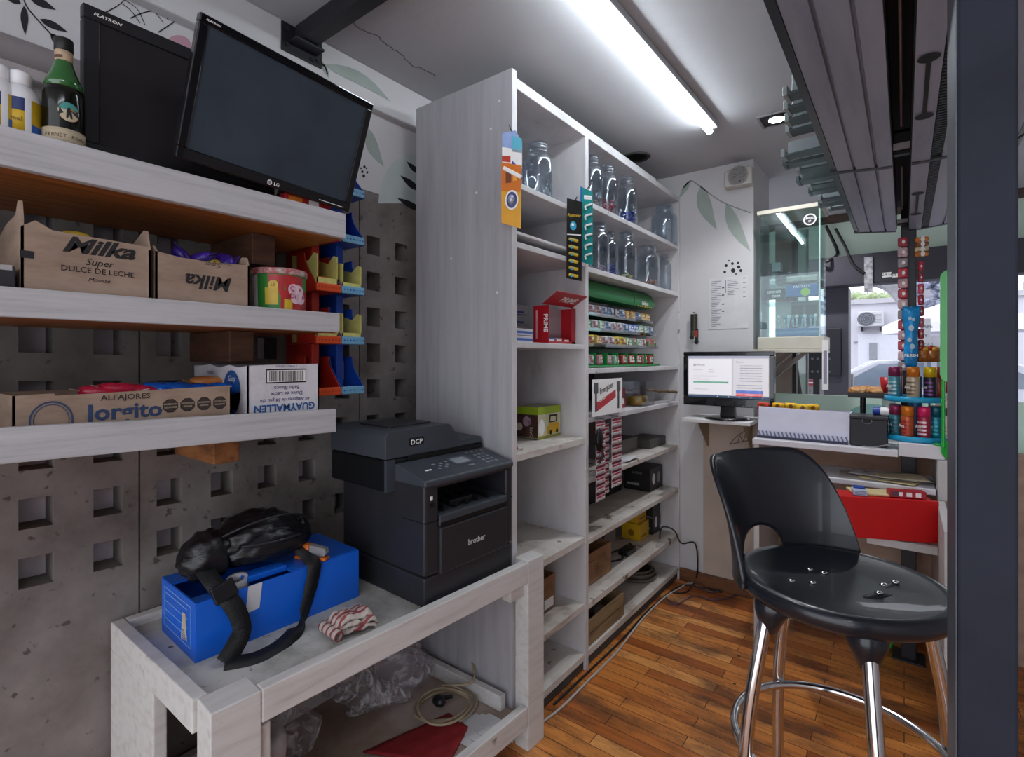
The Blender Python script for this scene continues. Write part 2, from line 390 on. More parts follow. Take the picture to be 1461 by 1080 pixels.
def stroke(pts, w0, w1=None):
    w1 = w1 or w0; P_ = smooth_pts([(x, y, 0) for x, y in pts], 5); out = []
    for i in range(len(P_)-1):
        d = (P_[i+1]-P_[i]).normalized(); nx, ny = -d.y, d.x; a = w0+(w1-w0)*i/len(P_); b = w0+(w1-w0)*(i+1)/len(P_)
        out.append([(P_[i].x+nx*a, P_[i].y+ny*a), (P_[i+1].x+nx*b, P_[i+1].y+ny*b), (P_[i+1].x-nx*b, P_[i+1].y-ny*b), (P_[i].x-nx*a, P_[i].y-ny*a)])
    return out
mural('branch_mural', stroke([(34, 0), (40, 12), (58, 33), (76, 52), (92, 70)], .9) + [leaf((34, 8), (36, 50), 6), leaf((42, -4), (80, 14), 6), leaf((57, 27), (97, 46), 5.5), leaf((72, 47), (92, 72), 5.5), leaf((30, 5), (4, -8), 5)], BLK, wl, LW)
tw = []
for q in ([(150, 18), (168, 8), (182, -4)], [(186, 26), (205, 18), (235, 12), (262, 11), (280, 10)], [(226, 46), (250, 30), (270, 16), (284, 9)], [(262, 8), (250, 0)], [(284, 12), (312, 15), (330, 12), (344, 4)], [(336, 12), (341, 24), (352, 45)], [(326, 15), (320, 24)], [(340, 20), (347, 34)]): tw += stroke(q, 1.0, .5)
for q in ([(172, 4), (186, 14), (200, 33)], [(178, 0), (196, 13), (207, 36)], [(204, 0), (222, 18), (233, 32)], [(210, 0), (228, 15), (240, 28)], [(218, 0), (232, 12), (246, 25)], [(232, 0), (244, 12), (252, 22)], [(240, 0), (250, 12)]): tw += stroke(q, .5)
mural('twig_mural', tw, BLK, wl, LW)
mural('pink_spot_mural', [[(254+19*math.cos(a_), 66+16*math.sin(a_)) for a_ in [i*math.pi/12 for i in range(24)]]], mat('pink mural paint', '#b98f9c', .75), wl, LW)
mural('sage_leaf_mural', [leaf((462, 92), (558, 146), 9, -8)], SAGE, wl, BW)
mural('sage_leaf_mural', stroke([(451, 72), (455, 88), (464, 95), (468, 106)], 1.6) + [leaf((456, 84), (470, 112), 3)], SAGE, wl, BW)
mural('drooping_leaf_mural', [leaf((524, 182), (548, 238), 9, 4)], SAGE, wl, LW)
mural('pale_disc_mural', [[(586+46*math.cos(a_), 290+70*math.sin(a_)) for a_ in [math.pi+i*math.pi/14 for i in range(15)]]], PALEG, wl, LW)
mural('dark_frond_mural', [leaf((598, 248), (580, 230), 4), leaf((598, 272), (571, 250), 5), leaf((600, 300), (566, 282), 5)], BLK, wl, lambda x, y: onX(x, y, WX+.0016))
mural('dot_mural', [[(x+r*math.cos(i*math.pi/5), y+r*1.2*math.sin(i*math.pi/5)) for i in range(10)] for x, y, r in ((520, 238, 1.8), (517, 245, 1.8), (519, 251, 2.2), (524, 246, 1.6), (515, 240, 1.2), (523, 240, 1.2))], BLK, wl, LW)
# ---- far wall: a white pillar with painted leaves, brown wall below the counter
CX1 = -.683
w = MB(); w.box(-1.95, FARY, 0, CX1, FARY+.42, CEIL, PLAST); wb = struct(w.build('wall_back'))
FW = lambda x, y: onY(x, y, FARY-.0012)
mural('leaf_mural', stroke([(975, 268), (985, 258), (995, 263), (1030, 288), (1072, 304)], .9), mat('grey stem paint', '#8f9290', .75), wb, FW)
mural('leaf_mural', [leaf((1000, 264), (1023, 328), 11, 5), leaf((1036, 290), (1071, 359), 10, 4), leaf((985, 257), (968, 284), 4)], SAGE, wb, FW)
mural('dot_mural', [[(x+r*math.cos(i*math.pi/6), y+r*math.sin(i*math.pi/6)) for i in range(12)] for x, y, r in ((1045, 376, 2), (1053, 375, 1.6), (1036, 379, 2.2), (1054, 381, 2.4), (1046, 386, 3.2), (1057, 386, 2.2), (1034, 388, 2), (1050, 391, 1.2), (1040, 372, 1.2))], BLK, wb, FW)
TAN = mixmat('brown board wall', ['#93786a', '#ab9182', '#b79f90'], 2.5, (1, 1, 3), .7, .05, (.3, .5, .7))
w = MB(); w.box(-.96, FARY-.012, .0, -.58, FARY+.02, 1.02, mat('scuffed pale wall', '#b5a498', .75, var=.1, vscale=5)); w.box(CX1, FARY, 0, 1.5, FARY+.1, .93, TAN); struct(w.build('wall_below_counter'))
t = MB(); t.box(-1.1, FARY-.028, 0, -.6, FARY-.008, .075, mixmat('brown skirting', ['#4a2d1d', '#6d4327', '#7d5030'], 6, (1, 1, 6), .5), .003); t.box(-.6, FARY-.02, 0, .3, FARY-.001, .05, mat('dark skirting', '#3a2a22', .6)); struct(t.build('baseboard_back'))
# ---- shop front beyond: ceiling end, green header, dark beam
w = MB(); GREENW = mat('pale green plaster', '#cfe0d2', .8, var=.05, vscale=3)
w.box(-1.9, SHOPY, 2.16, 1.5, SHOPY+.12, CEIL, GREENW); struct(w.build('wall_front'))
t = MB(); t.box(-1.9, SHOPY-.12, 2.455, 1.5, SHOPY-.002, CEIL, mat('dark brown trim', '#4a3a33', .7), .004); struct(t.build('trim_3'))
t = MB(); DKB = mat('charcoal beam paint', '#3a3740', .6, var=.06); t.box(-1.9, SHOPY-.16, 1.93, 1.5, SHOPY, 2.16, DKB, .005); tb = struct(t.build('trim_4'))
k = MB()
for (x0, x1, y0, y1) in ((1259, 1272, 388, 396), (1273, 1284, 390, 396)):
    a, b = onY(x0, y1, SHOPY-.162), onY(x1, y0, SHOPY-.162); k.box(a.x, a.y-.001, a.z, b.x, a.y+.001, b.z, WHITE())
    k.text('24 H', INK(), ((a.x+b.x)/2, a.y-.001, a.z+.01), RY, UY, .03)
k.build('sticker', tb)
a, b = onY(1233, 413, SHOPY-.17), onY(1245, 366, SHOPY-.17); k = MB(); k.box(a.x, SHOPY-.17, a.z-.02, b.x, SHOPY-.16, b.z, mixmat('peeling grey strip', ['#77747a', '#a5a2a8', '#c6c3c9'], 30, rough=.7)); k.build('bare_strip', tb)
# left side of the entrance: brown jamb and a pale glass door leaf with a bar handle
jb = MB(); a = onY(1106, 592, 3.62); b = onY(1130, 500, 3.62); jb.box(a.x, 3.62, 0, b.x, 3.72, 2.2, mat('brown door jamb', '#86726a', .6, var=.06), .004)
jb.box(b.x, 3.63, 0, b.x+.022, 3.70, 2.2, mat('dark seal', '#262226', .6)); struct(jb.build('trim_5'))
dr = MB(); a = onY(1131, 592, 3.80); b = onY(1153, 500, 3.80); DG = mat('greenish door glass', '#c3d8cf', .08, alpha=.55, var=.02, spec=.6)
dr.box(a.x, 3.80, .03, b.x, 3.81, 2.2, DG); dr.box(b.x-.012, 3.79, .03, b.x, 3.82, 2.2, mat('grey metal edge', '#77787c', .4, .6)); d_ = struct(dr.build('door_1'))
k = MB(); k.tube([onY(1134, 515, 3.76), onY(1137, 535, 3.73), onY(1141, 560, 3.73), onY(1142, 590, 3.76)], .014, mat('dark handle', '#4b4648', .4), 10); k.build('door_handle', d_)
# ================================================================ three shelves on the left wall and what stands on them
WOODU = mixmat('varnished pine', ['#5c2f14', '#8f5122', '#a8642c', '#b9773a'], 4, (14, 1, 1), .45, .15, (.25, .42, .6, .8))
BLOCKW = mixmat('dark stained block', ['#2e1b12', '#4b2d1d', '#5c3a26'], 8, (1, 1, 4), .7, .2, (.3, .5, .7))
BLOCKO = mixmat('orange stained block', ['#4b2c16', '#84532b', '#96643a'], 8, (1, 3, 4), .7, .2, (.3, .5, .7))
WP = mixmat('dimmed white plank', ['#8b898b', '#a9a7aa', '#b4b2b6', '#bdbbc0'], 5, (5, .7, 14), .55, .25, (.22, .36, .5, .8), fine=('#77726f', 7, .73))  # white plank paint greyed to stand in for weaker light on these shelves
def wall_shelf(label, yend, zt0, zt1, th, by, bz, bm, lip=.017):
    """zt0/zt1: top of the front board at the left and right end"""
    y0 = -.55; s_ = (zt1-zt0)/(yend-.18); z0 = zt0 + s_*(y0-.18)
    t = thing('wall_shelf', label, 'shelf', (WX, yend, zt1-th))
    L = yend - y0; dz0 = z0 - zt1
    k = MB(); k.hexa([(.38, -L, dz0), (.40, -L, dz0), (.38, 0, 0), (.40, 0, 0), (.38, -L, dz0+th), (.40, -L, dz0+th), (.38, 0, th), (.40, 0, th)], WP, .002); k.build('front_board', t)
    k = MB(); k.hexa([(.005, -L, dz0+.0005), (.38, -L, dz0+.0005), (.005, 0, .0005), (.38, 0, .0005), (.005, -L, dz0+th-lip-.003), (.38, -L, dz0+th-lip-.003), (.005, 0, th-lip-.003), (.38, 0, th-lip-.003)], WOODU, .001)
    k.hexa([(.005, -L, dz0+th-lip-.003), (.379, -L, dz0+th-lip-.003), (.005, 0, th-lip-.003), (.379, 0, th-lip-.003), (.005, -L, dz0+th-lip), (.379, -L, dz0+th-lip), (.005, 0, th-lip), (.379, 0, th-lip)], WP)
    k.build('shelf_board', t)
    for yb in by:
        zb = (yb-yend)*s_
        k = MB(); k.box(.003, yb-yend, zb-bz, .262, yb-yend+.066, zb-.0005, bm, .003); k.build('bracket', t, label='stained timber block carrying the shelf')
    return t
wall_shelf('thick white plank wall shelf holding the two dark monitors', .905, 1.784, 1.784, .072, (.70,), .088, BLOCKW, .002)
wall_shelf('white plank wall shelf holding open brown cartons of chocolate snacks and a round tub', .885, 1.492, 1.492, .055, (.64,), .085, BLOCKW)
wall_shelf('lowest white plank wall shelf holding a long carton and a white carton', .873, 1.235, 1.2155, .066, (.60,), .075, BLOCKO, .028)
# ---- bottles at the left end of the top shelf
TZ = 1.783
def jug(px, x, label):
    x = -1.365; p = onX(px, 200, x); o = V((x, p.y, TZ)); t = thing('cleaner_bottle', label, 'bottle', o, group=None); t.scale = (.93, .93, .90)
    wp = mat('white bottle plastic', '#d9d8dc', .35, var=.02)
    k = MB(); k.lathe([(.030, 0), (.033, .004), (.033, .085), (.031, .098), (.022, .112), (.0165, .118)], wp, seg=32); k.build('body', t)
    k = MB(); k.lathe([(.0335, .008), (.0335, .082)], mat('yellow label', '#c9a21e', .45, var=.05), seg=32)
    k.lathe([(.0338, .055), (.0338, .082)], mat('navy label', '#1b2d63', .45), seg=32, arc=(-130, 5))
    k.lathe([(.0338, .008), (.0338, .03)], mat('blue label', '#1d55a8', .45), seg=32, arc=(22, 110))
    k.lathe([(.0341, .006), (.0341, .084)], wp, seg=8, arc=(2, 20))
    k.text('hemo!', INK(), (.0345*math.cos(R(-28)), .0345*math.sin(R(-28)), .032), (math.cos(R(62)), math.sin(R(62)), 0), UZ if 0 else (0, 0, 1), .012); k.build('bottle_label', t)
    k = MB(); k.lathe([(.0165, .116), (.0185, .117), (.0185, .142), (.016, .146), (0, .146)], mat('white cap', '#e3e2e5', .4), seg=28); k.build('cap', t)
    return t
UZ = (0, 0, 1)
jug(29, -1.40, 'white plastic bottle with yellow and blue label beside the green liqueur bottle')
jug(-4, -1.40, 'white plastic bottle cut by the photo edge on the top shelf')
p = onX(91, 200, -1.348); t = thing('liqueur_bottle', 'green glass liqueur bottle with eagle label beside the monitors', 'bottle', (p.x, p.y, TZ)); t.scale = (.90, .90, .985)
GGL = mat('green bottle glass', '#1f5a22', .12, var=.03, coat=.6, spec=.7); LIQ = mat('dark bottle glass', '#0b0d08', .14, var=.02, coat=.1, spec=.35)
k = MB(); k.lathe([(.034, 0), (.037, .004), (.037, .105), (.036, .118)], LIQ, seg=36); k.lathe([(.036, .118), (.032, .134), (.022, .157), (.0165, .173), (.0155, .178)], GGL, seg=36); k.build('glass', t)
k = MB(); k.lathe([(.0158, .176), (.0162, .198)], mat('cream neck paper', '#b9a184', .6, var=.2, vscale=60), seg=28); k.lathe([(.0163, .180), (.0163, .186)], mat('red brown ink', '#5d3b31', .6), seg=20, arc=(-120, -20)); k.build('neck_label', t)
k = MB(); k.lathe([(.0162, .197), (.0172, .199), (.0172, .221), (.0165, .223), (0, .223)], mat('black cap', '#15130f', .45), seg=28); k.build('cap', t)
k = MB(); CRM = mat('cream label paper', '#b5a68c', .6, var=.08)
k.lathe([(.0375, .004), (.0375, .032)], CRM, seg=36)
fa = R(2); fu = V((math.cos(fa+math.pi/2), math.sin(fa+math.pi/2), 0)); fo = V((math.cos(fa), math.sin(fa), 0))
TEAL = mat('teal label ink', '#3f8a83', .6); ORG = mat('orange label ink', '#b9782d', .6)
def curved(poly, z0, m, r=.0376):
    """flat outline wrapped round the bottle"""
    k._add([V((r*math.cos(fa+a/.037), r*math.sin(fa+a/.037), z0+b)) for a, b in poly], [list(range(len(poly)))], m)
ring = lambda rx, rz, n=20: [(rx*math.cos(2*math.pi*i/n), rz*math.sin(2*math.pi*i/n)) for i in range(n)]
for i in range(10):     # globe built in upright strips so it follows the glass
    a0, a1 = -.019+.0038*i, -.019+.0038*(i+1); h0, h1 = (.019**2-a0*a0)**.5, max(0, .019**2-a1*a1)**.5
    curved([(a0, -h0), (a1, -h1), (a1, h1), (a0, h0)], .066, TEAL); curved([(a0, -h0), (a1, -h1), (a1, .004), (a0, .004)], .066, CRM, .0378)
curved([(-.018, -.009), (-.010, -.004), (0, -.005), (.010, -.004), (.018, -.009), (.016, .006), (.005, .004), (0, .010), (-.005, .004), (-.016, .007)], .066, INK(), .0381)
curved([(-.005, -.013), (.006, -.013), (.004, .004), (-.004, .004)], .066, INK(), .0381); curved([(.002, .004), (.009, .002), (.004, .008)], .066, ORG, .0383); curved([(-.012, -.016), (.012, -.016), (.015, -.011), (-.015, -.011)], .066, ORG, .0383)
for i, ch in enumerate('FERNET-BRANCA'):
    a_ = fa + (i-6)*.0075/.037*.9; k.text(ch, mat('dark red ink', '#4a2620', .6), (.0379*math.cos(a_), .0379*math.sin(a_), .013), (-math.sin(a_), math.cos(a_), 0), UZ, .0105)
k.build('front_label', t)
# ---- two dark monitors
BEZ = mat('glossy black bezel', '#0b0b10', .16, var=.15, vscale=40, coat=.5)
BEZM = mat('matte black bezel', '#17161b', .42, var=.1)
def monitor(name, label, c, w, h, bz, u, v, gloss, scr, lg=False, th=.05):
    """c: lower left front corner; u: along the bottom; v: up the face"""
    u, v = V(u).normalized(), V(v).normalized(); v = (v - u*v.dot(u)).normalized(); n = u.cross(v)
    t = thing(name, label, 'monitor', V(c)); c = V((0, 0, 0))
    k = MB(); M = BEZ if gloss else BEZM; Pq = lambda a, b, d: c + u*a + v*b + n*d
    bw, bb, bt = bz
    for a0, b0, a1, b1 in ((0, 0, w, bb), (0, h-bt, w, h), (0, bb, bw, h-bt), (w-bw, bb, w, h-bt)):
        k.hexa([Pq(a0, b0, -.022), Pq(a1, b0, -.022), Pq(a0, b1, -.022), Pq(a1, b1, -.022), Pq(a0, b0, 0), Pq(a1, b0, 0), Pq(a0, b1, 0), Pq(a1, b1, 0)], M, .0025)
    k.text('FLATRON', WHITE(), Pq(bw*.6, h-bt*.62, 0), u, v, bt*.30, align='LEFT', shear=.3, bold=.02, sx=1.25)
    if lg:
        k.disc(Pq(w*.47, bb*.42, 0), bb*.24, WHITE(), u, v, 20, ext=.0006); k.disc(Pq(w*.47, bb*.42, 0), bb*.16, mat('grey logo', '#77777c', .5), u, v, 16, ext=.0009)
        k.text('LG', WHITE(), Pq(w*.495, bb*.26, 0), u, v, bb*.46, align='LEFT', bold=.02)
        k.patch((w*.78, bb*.3), (w*.95, bb*.36), WHITE(), c, u, v, .0006)
    k.build('bezel', t)
    k = MB(); k.hexa([Pq(bw, bb, -.014), Pq(w-bw, bb, -.014), Pq(bw, h-bt, -.014), Pq(w-bw, h-bt, -.014), Pq(bw, bb, -.004), Pq(w-bw, bb, -.004), Pq(bw, h-bt, -.004), Pq(w-bw, h-bt, -.004)], scr); k.build('screen', t)
    k = MB(); k.hexa([Pq(.012, .012, -th), Pq(w-.012, .012, -th), Pq(.012, h-.012, -th), Pq(w-.012, h-.012, -th), Pq(.002, .002, -.020), Pq(w-.002, .002, -.020), Pq(.002, h-.002, -.020), Pq(w-.002, h-.002, -.020)], BEZM, .004); k.build('rear_housing', t)
    return t, u, v, n
SCRD = mat('dusty dark screen', '#323a44', .30, var=.22, vscale=9, spec=.5)
SCRB = mat('dark matte screen', '#232023', .36, var=.2, vscale=5, spec=.35)
bl = onX(118, 206, -1.388); bl.z = 1.79; tr = onX(268, 66, -1.388)
m1, *_ = monitor('monitor', 'dark matte monitor standing upright behind the tilted one, beside the green bottle', bl, .42, tr.z-bl.z-.002, (.030, .035, .030), (0, 1, 0), (0, 0, 1), False, SCRB)
k = MB(); k.box(-.07, .12, -.021, .005, .34, -.001, BEZM, .004); k.build('stand_base', m1)
bl = onX(250, 223, -1.302); br = onX(498, 303, -1.300); tl = onX(277, 9, -1.205); tr = onX(529, 148, -1.203)
u_ = (br-bl); v_ = ((tl-bl)+(tr-br))/2
m2, u2, v2, n2 = monitor('monitor', 'large dusty black monitor tilted forward over the shelf edge, in front of the other', bl, u_.length, v_.length, (.020, .026, .018), u_, v_, True, SCRD, True, .045)
k = MB(); c2 = u2*(u_.length*.73)
k.bar(c2 + v2*.10 - n2*.045, V((c2.x-.10, c2.y, TZ-bl.z+.02)), .09, .02, BEZM, up=(1, 0, 0)); k.build('stand_neck', m2)
k = MB(); k.box(c2.x-.20, c2.y-.05, TZ-bl.z+.001, c2.x-.035, c2.y+.11, TZ-bl.z+.012, BEZM, .006); k.build('stand_base', m2)
tk = MB(); p0 = onX(440, 295, -1.325)
REDW = mat('red wrapper', '#a8232b', .35, var=.15, vscale=50); ORW = mat('orange wrapper', '#cf7a25', .35, var=.15, vscale=50)
tk.box(-.03, -.07, 0, .0, .07, .026, REDW, .004); tk.box(-.0005, -.06, .004, .0005, -.02, .02, ORW); tk.box(-.0005, .0, .006, .0005, .03, .02, WHITE())
tag(tk.build('wafer_pack', origin=(0, 0, 0)), 'red wafer pack lying under the tilted monitor on the top shelf', 'snack').location = (-1.322, p0.y, TZ)
# ---- middle shelf: two open cartons, dark carton, tub
MZ = 1.475
CD, CI = CARD(), CARDIN()
def carton(name, label, x0, x1, y0, y1, z0, h, front_top=None, sides=None, th=.004, m=None, mi=None, group=None):
    """open carton; walls as panels; sides: extra height profile of the two end walls"""
    m = m or CD; mi = mi or CI
    t = thing(name, label, 'box', (x1, y0, z0), group=group); W, D = y1-y0, x1-x0
    fp = front_top or [(0, h), (W, h)]
    k = MB(); k.prism([(0, 0), (W, 0)] + fp[::-1], m, (0, 0, 0), RX, UX, th); fr = k
    out = {'front': fr, 't': t, 'W': W, 'D': D}
    k2 = MB(); k2.box(-D, 0, 0, -th, W, th, m)
    k2.box(-D, 0, 0, -D+th, W, h*.98, m)
    for yy, pr in zip((0, W-th), sides or ([(0, h), (D, h)],)*2):
        k2.prism([(0, 0), (D, 0)] + pr[::-1], m, (0, yy, 0), (-1, 0, 0), UX, -th)
    out['body'] = k2
    return out
y0 = onX(32, 400, -1.31).y; y1 = onX(218, 400, -1.31).y
b = carton('snack_carton', 'open brown carton with torn flaps and half a chocolate logo, left of its twin', -1.62, -1.322, y0, y1, MZ, .13,
           [(0, .135), (.02, .150), (.045, .136), (.1, .134), (.15, .133), (y1-y0, .131)], ([(0, .150), (.01, .185), (.03, .188), (.05, .165), (.14, .16), (.298, .125)], [(0, .125), (.015, .168), (.03, .172), (.1, .15), (.298, .125)]))
k = b['front']; W = b['W']
k.text('Milka', INK(), (.0004, .118, .099), RX, UX, .043, shear=.38, bold=.035, sx=1.3)
k.text('Super', INK(), (.0004, .118, .076), RX, UX, .020, shear=.3, bold=.004); k.text('DULCE DE LECHE', INK(), (.0004, .118, .060), RX, UX, .0155, bold=.012)
k.text('Mousse', INK(), (.0004, .118, .043), RX, UX, .012, shear=.3); k.patch((-.002, .076), (.018, .090), INK(), (.0003, 0, 0), RX, UX)
k.build('front_panel', b['t']); b['body'].build('carton_body', b['t'])
t1 = b
y0 = onX(222, 400, -1.31).y; y1 = onX(359, 430, -1.31).y
b = carton('snack_carton', 'open brown carton with an upside-down chocolate logo, right of its twin', -1.60, -1.322, y0+.004, y1, MZ, .115,
           [(0, .125), (.05, .118), (.12, .117), (y1-y0-.004, .122)], ([(0, .125), (.02, .14), (.27, .115)], [(0, .122), (.01, .142), (.03, .145), (.15, .118), (.27, .11)]))
k = b['front']
k.text('Milka', INK(), (.0004, .112, .082), -RX, -UX, .046, shear=.25, bold=.025, sx=1.05)
k.text('Super', INK(), (.0004, .120, .116), -RX, -UX, .016, shear=.3); k.text('DULCE DE LECHE', INK(), (.0004, .125, .121), -RX, -UX, .009)
k.build('front_panel', b['t']); b['body'].build('carton_body', b['t'])
PUR = mat('purple foil wrapper', '#3b2386', .28, var=.25, vscale=60, bump=.2, bscale=90); YEL = mat('yellow foil wrapper', '#c3a63a', .3, var=.25, vscale=60, bump=.2, bscale=90)
def pack(name, label, cat, group, c, sx, sy, sz, m, rot, m2=None, seed=0):
    """pillow-shaped wrapped snack"""
    k = MB()
    def sq(p): return (p.x*abs(p.x)**-.35 if abs(p.x) > 1e-4 else 0, p.y*abs(p.y)**-.35 if abs(p.y) > 1e-4 else 0, p.z)
    k.blob((0, 0, 0), (sx/2*.86, sy/2*.86, sz/2), m, 2, .18, 2.2, seed, sq)
    for s_ in (-1, 1): k.prism([(-sy*.4, 0), (sy*.4, 0), (sy*.46, sx*.13), (sy*.2, sx*.10), (0, sx*.14), (-sy*.2, sx*.10), (-sy*.46, sx*.13)], m2 or m, (s_*sx*.40, 0, 0), (0, s_, 0), (s_, 0, .25), .0012)
    o = k.build(name); o.location = c; o.rotation_euler = rot
    return tag(o, label, cat, group)
rr = random.Random(3)
GP = 'purple and yellow snacks in the brown cartons'
for i, (px, m) in enumerate(((62, YEL), (70, PUR), (84, PUR), (108, YEL), (118, YEL), (150, PUR))):
    p = onX(px, 330, -1.42); pack('chocolate_snack', 'foil wrapped snack inside the open brown carton at the left', 'snack', 'snacks in the left carton', (-1.44+rr.uniform(-.06, .04), min(max(p.y, .27), .41), MZ+.128+(.016 if m is YEL else 0)), .075, .055, .03, m, (rr.uniform(-.4, .4), rr.uniform(-.3, .3), rr.uniform(0, 3)), seed=i)
for i in range(5): pack('chocolate_snack', 'foil wrapped snack inside the open brown carton at the left', 'snack', 'snacks in the left carton', (-1.50+.02*i, .25+.033*i, MZ+.085), .08, .06, .035, PUR, (.2, .1, i), seed=i)
for i, (px, m) in enumerate(((232, PUR), (243, PUR), (256, YEL), (266, PUR), (273, YEL), (284, PUR), (299, YEL), (318, PUR))):
    p = onX(px, 350, -1.42); pack('chocolate_snack', 'foil wrapped snack inside the open carton with the upside-down logo', 'snack', 'snacks in the upside-down carton', (-1.42+rr.uniform(-.05, .04), min(p.y+.02, .60), MZ+.118+.014*(i % 2)), .08, .06, .034, m, (rr.uniform(.2, 1.0), rr.uniform(-.4, .4), rr.uniform(0, 3)), seed=i+9)
for i in range(5): pack('chocolate_snack', 'foil wrapped snack inside the open carton with the upside-down logo', 'snack', 'snacks in the upside-down carton', (-1.45+.03*(i % 3), .47+.035*i, MZ+.06), .08, .06, .035, PUR, (.2, .1, i), seed=i)
k = MB(); p = onX(30, 402, -1.33); DKC = mat('dark carton print', '#2b272c', .6, var=.1)
k.box(-1.58, -.12, MZ, -1.325, .205, MZ+.058, DKC, .002); k.prism([(i*.02-.12, .058+.006*rr.random()) for i in range(17)] + [(.2, .05), (-.12, .05)], mat('torn white edge', '#a5a0a2', .8), (-1.3245, 0, MZ), RX, UX, .003)
tag(k.build('snack_box', origin=(-1.45, .04, MZ)), 'low dark box with torn white edge left of the brown cartons', 'box')
pc = onX(399, 440, -1.385); t = thing('candy_tub', 'round colourful candy tub beside the brown cartons', 'tub', (-1.388, pc.y, MZ))
TW = mat('white tub plastic', '#c9c6c8', .4, var=.04); TG = mat('green tub print', '#2f7d33', .4, var=.1); TR = mat('red tub print', '#a6272b', .4, var=.2, vscale=30); TY = mat('yellow tub print', '#c4a52f', .4, var=.15)
k = MB(); k.lathe([(.060, 0), (.066, .01), (.069, .118)], TW, seg=44); k.build('tub', t)
k = MB()
def wrap(a0, a1, z0, z1, m, r=.0695):
    k.lathe([(r-.0025+.00003*z0*100, z0), (r, z1)], m, seg=10, arc=(a0, a1))
wrap(-78, 75, .008, .112, TG, .0697); wrap(-52, 30, .055, .110, TR, .0702); wrap(-25, 60, .012, .07, TR, .0704); wrap(-58, -30, .03, .075, TY, .0706); wrap(-18, 0, .015, .045, TY, .0708); wrap(-2, 60, .1, .112, TG, .0706)
def onTub(a, z): return V((.0712*math.cos(R(a)), .0712*math.sin(R(a)), z)), V((-math.sin(R(a)), math.cos(R(a)), 0))
PK = mat('pale pink print', '#d9b9c6', .4)
for a, z, r_ in ((2, .072, .016), (14, .07, .016), (8, .052, .018), (20, .05, .016)):
    o_, u_ = onTub(a, z); k.disc(o_, r_, PK, u_, UZ, 18)
for s_, a, z in (('Que', 7, .068), ('Dulce', 11, .048)):
    o_, u_ = onTub(a, z); k.text(s_, mat('magenta ink', '#a02a55', .5), o_*1.006, u_, UZ, .020, bold=.01)
o_, u_ = onTub(-40, .082); k.disc(o_, .013, TY, u_, UZ, 18); k.text('L8', TR, o_*1.005 - V((0, 0, .004)), u_, UZ, .012)
k.build('wrap_label', t)
k = MB(); k.lathe([(.0715, .112), (.0735, .114), (.0735, .126), (.071, .129), (0, .128)], mixmat('printed lid', ['#b1a9a6', '#a34248', '#c6c0bd', '#6f9550'], 40, rough=.4, bump=0), seg=40); k.build('lid', t)
# ---- lowest shelf: long carton and white carton
y0 = onX(18, 590, -1.33).y; y1 = onX(331, 590, -1.33).y; LZ = 1.187
b = carton('cookie_carton', 'long low brown carton with blue cookie lettering', -1.56, -1.333, y0, y1, LZ, .103, [(0, .103), (.06, .105), (.062, .1), (y1-y0, .107)], m=CARD())
k = b['front']; W = b['W']; NV = mat('navy carton ink', '#2c3c5e', .6)
cx_ = .056; k.disc((.0004, cx_, .052), .0335, NV, RX, UX, 36, ry=.038, r_in=.0305); k.disc((.0004, cx_, .052), .0275, NV, RX, UX, 36, ry=.032, r_in=.026)
k.text('ALFAJORES', INK(), (.0004, .178, .086), RX, UX, .0165, bold=.006, sx=1.1); k.text('Jorgito', NV, (.0004, .178, .046), RX, UX, .046, bold=.03, sx=1.08)
for i in range(4):
    cy = .262+.0355*i; oc = [(.0165*math.cos(R(22.5+45*j)), .0165*math.sin(R(22.5+45*j))) for j in range(8)]
    k.poly(oc, INK(), (.0003, cy, .066), RX, UX); oc2 = [(a*.88, c_*.88) for a, c_ in oc]
    k.poly(oc2, mat('brown black ink', '#3a2d27', .6), (.0006, cy, .066), RX, UX)
    for j, s_ in enumerate(('EXCESO EN', ('AZUCARES', 'GRASAS', 'GRASAS', 'CALORIAS')[i])): k.text(s_, mat('cream ink', '#c8b8a2', .6), (.0009, cy, .068-.007*j), RX, UX, .0052)
k.build('front_panel', b['t']); b['body'].build('carton_body', b['t'])
PNK = mat('pink red foil', '#b3213f', .25, var=.2, vscale=40, bump=.25, bscale=60); BLU = mat('blue foil', '#1253b0', .2, var=.2, vscale=30, bump=.25, bscale=50); SIL = mat('silver foil', '#b8a8b0', .25, .3, var=.2)
i0 = 0
for px, m, dzp, lab, g in ((138, PNK, 0, 'pink red wrapped snack in the long brown carton', 'pink snacks in the long carton'), (162, PNK, .004, None, None), (188, PNK, 0, None, None), (222, BLU, .002, 'blue wrapped snack in the long brown carton', 'blue snacks in the long carton'), (252, BLU, .001, None, None), (284, BLU, -.004, None, None), (312, BLU, -.004, None, None)):
    if lab: cl, cg = lab, g
    p = onX(px, 560, -1.42); pack('cookie_snack', cl, 'snack', cg, (-1.42, p.y+.008, LZ+.098+dzp), .10, .075, .034, m, (.15*math.sin(px), .12, 1.57+.3*math.sin(px*2)), SIL if m is PNK else None, seed=px)
p = onX(300, 545, -1.48); pack('cookie_snack', 'orange wrapped snack between the blue ones and the white carton', 'snack', None, (-1.50, p.y, LZ+.112), .10, .07, .03, mat('orange foil', '#b9743f', .3, var=.2), (.1, 0, 1.5), seed=4)
y0 = onX(353, 560, -1.333).y; y1 = onX(455, 560, -1.333).y
WCM = mixmat('white carton', ['#a9a4ab', '#c9c5cb', '#d3cfd5'], 6, rough=.7, bump=.08, pos=(.3, .5, .7))
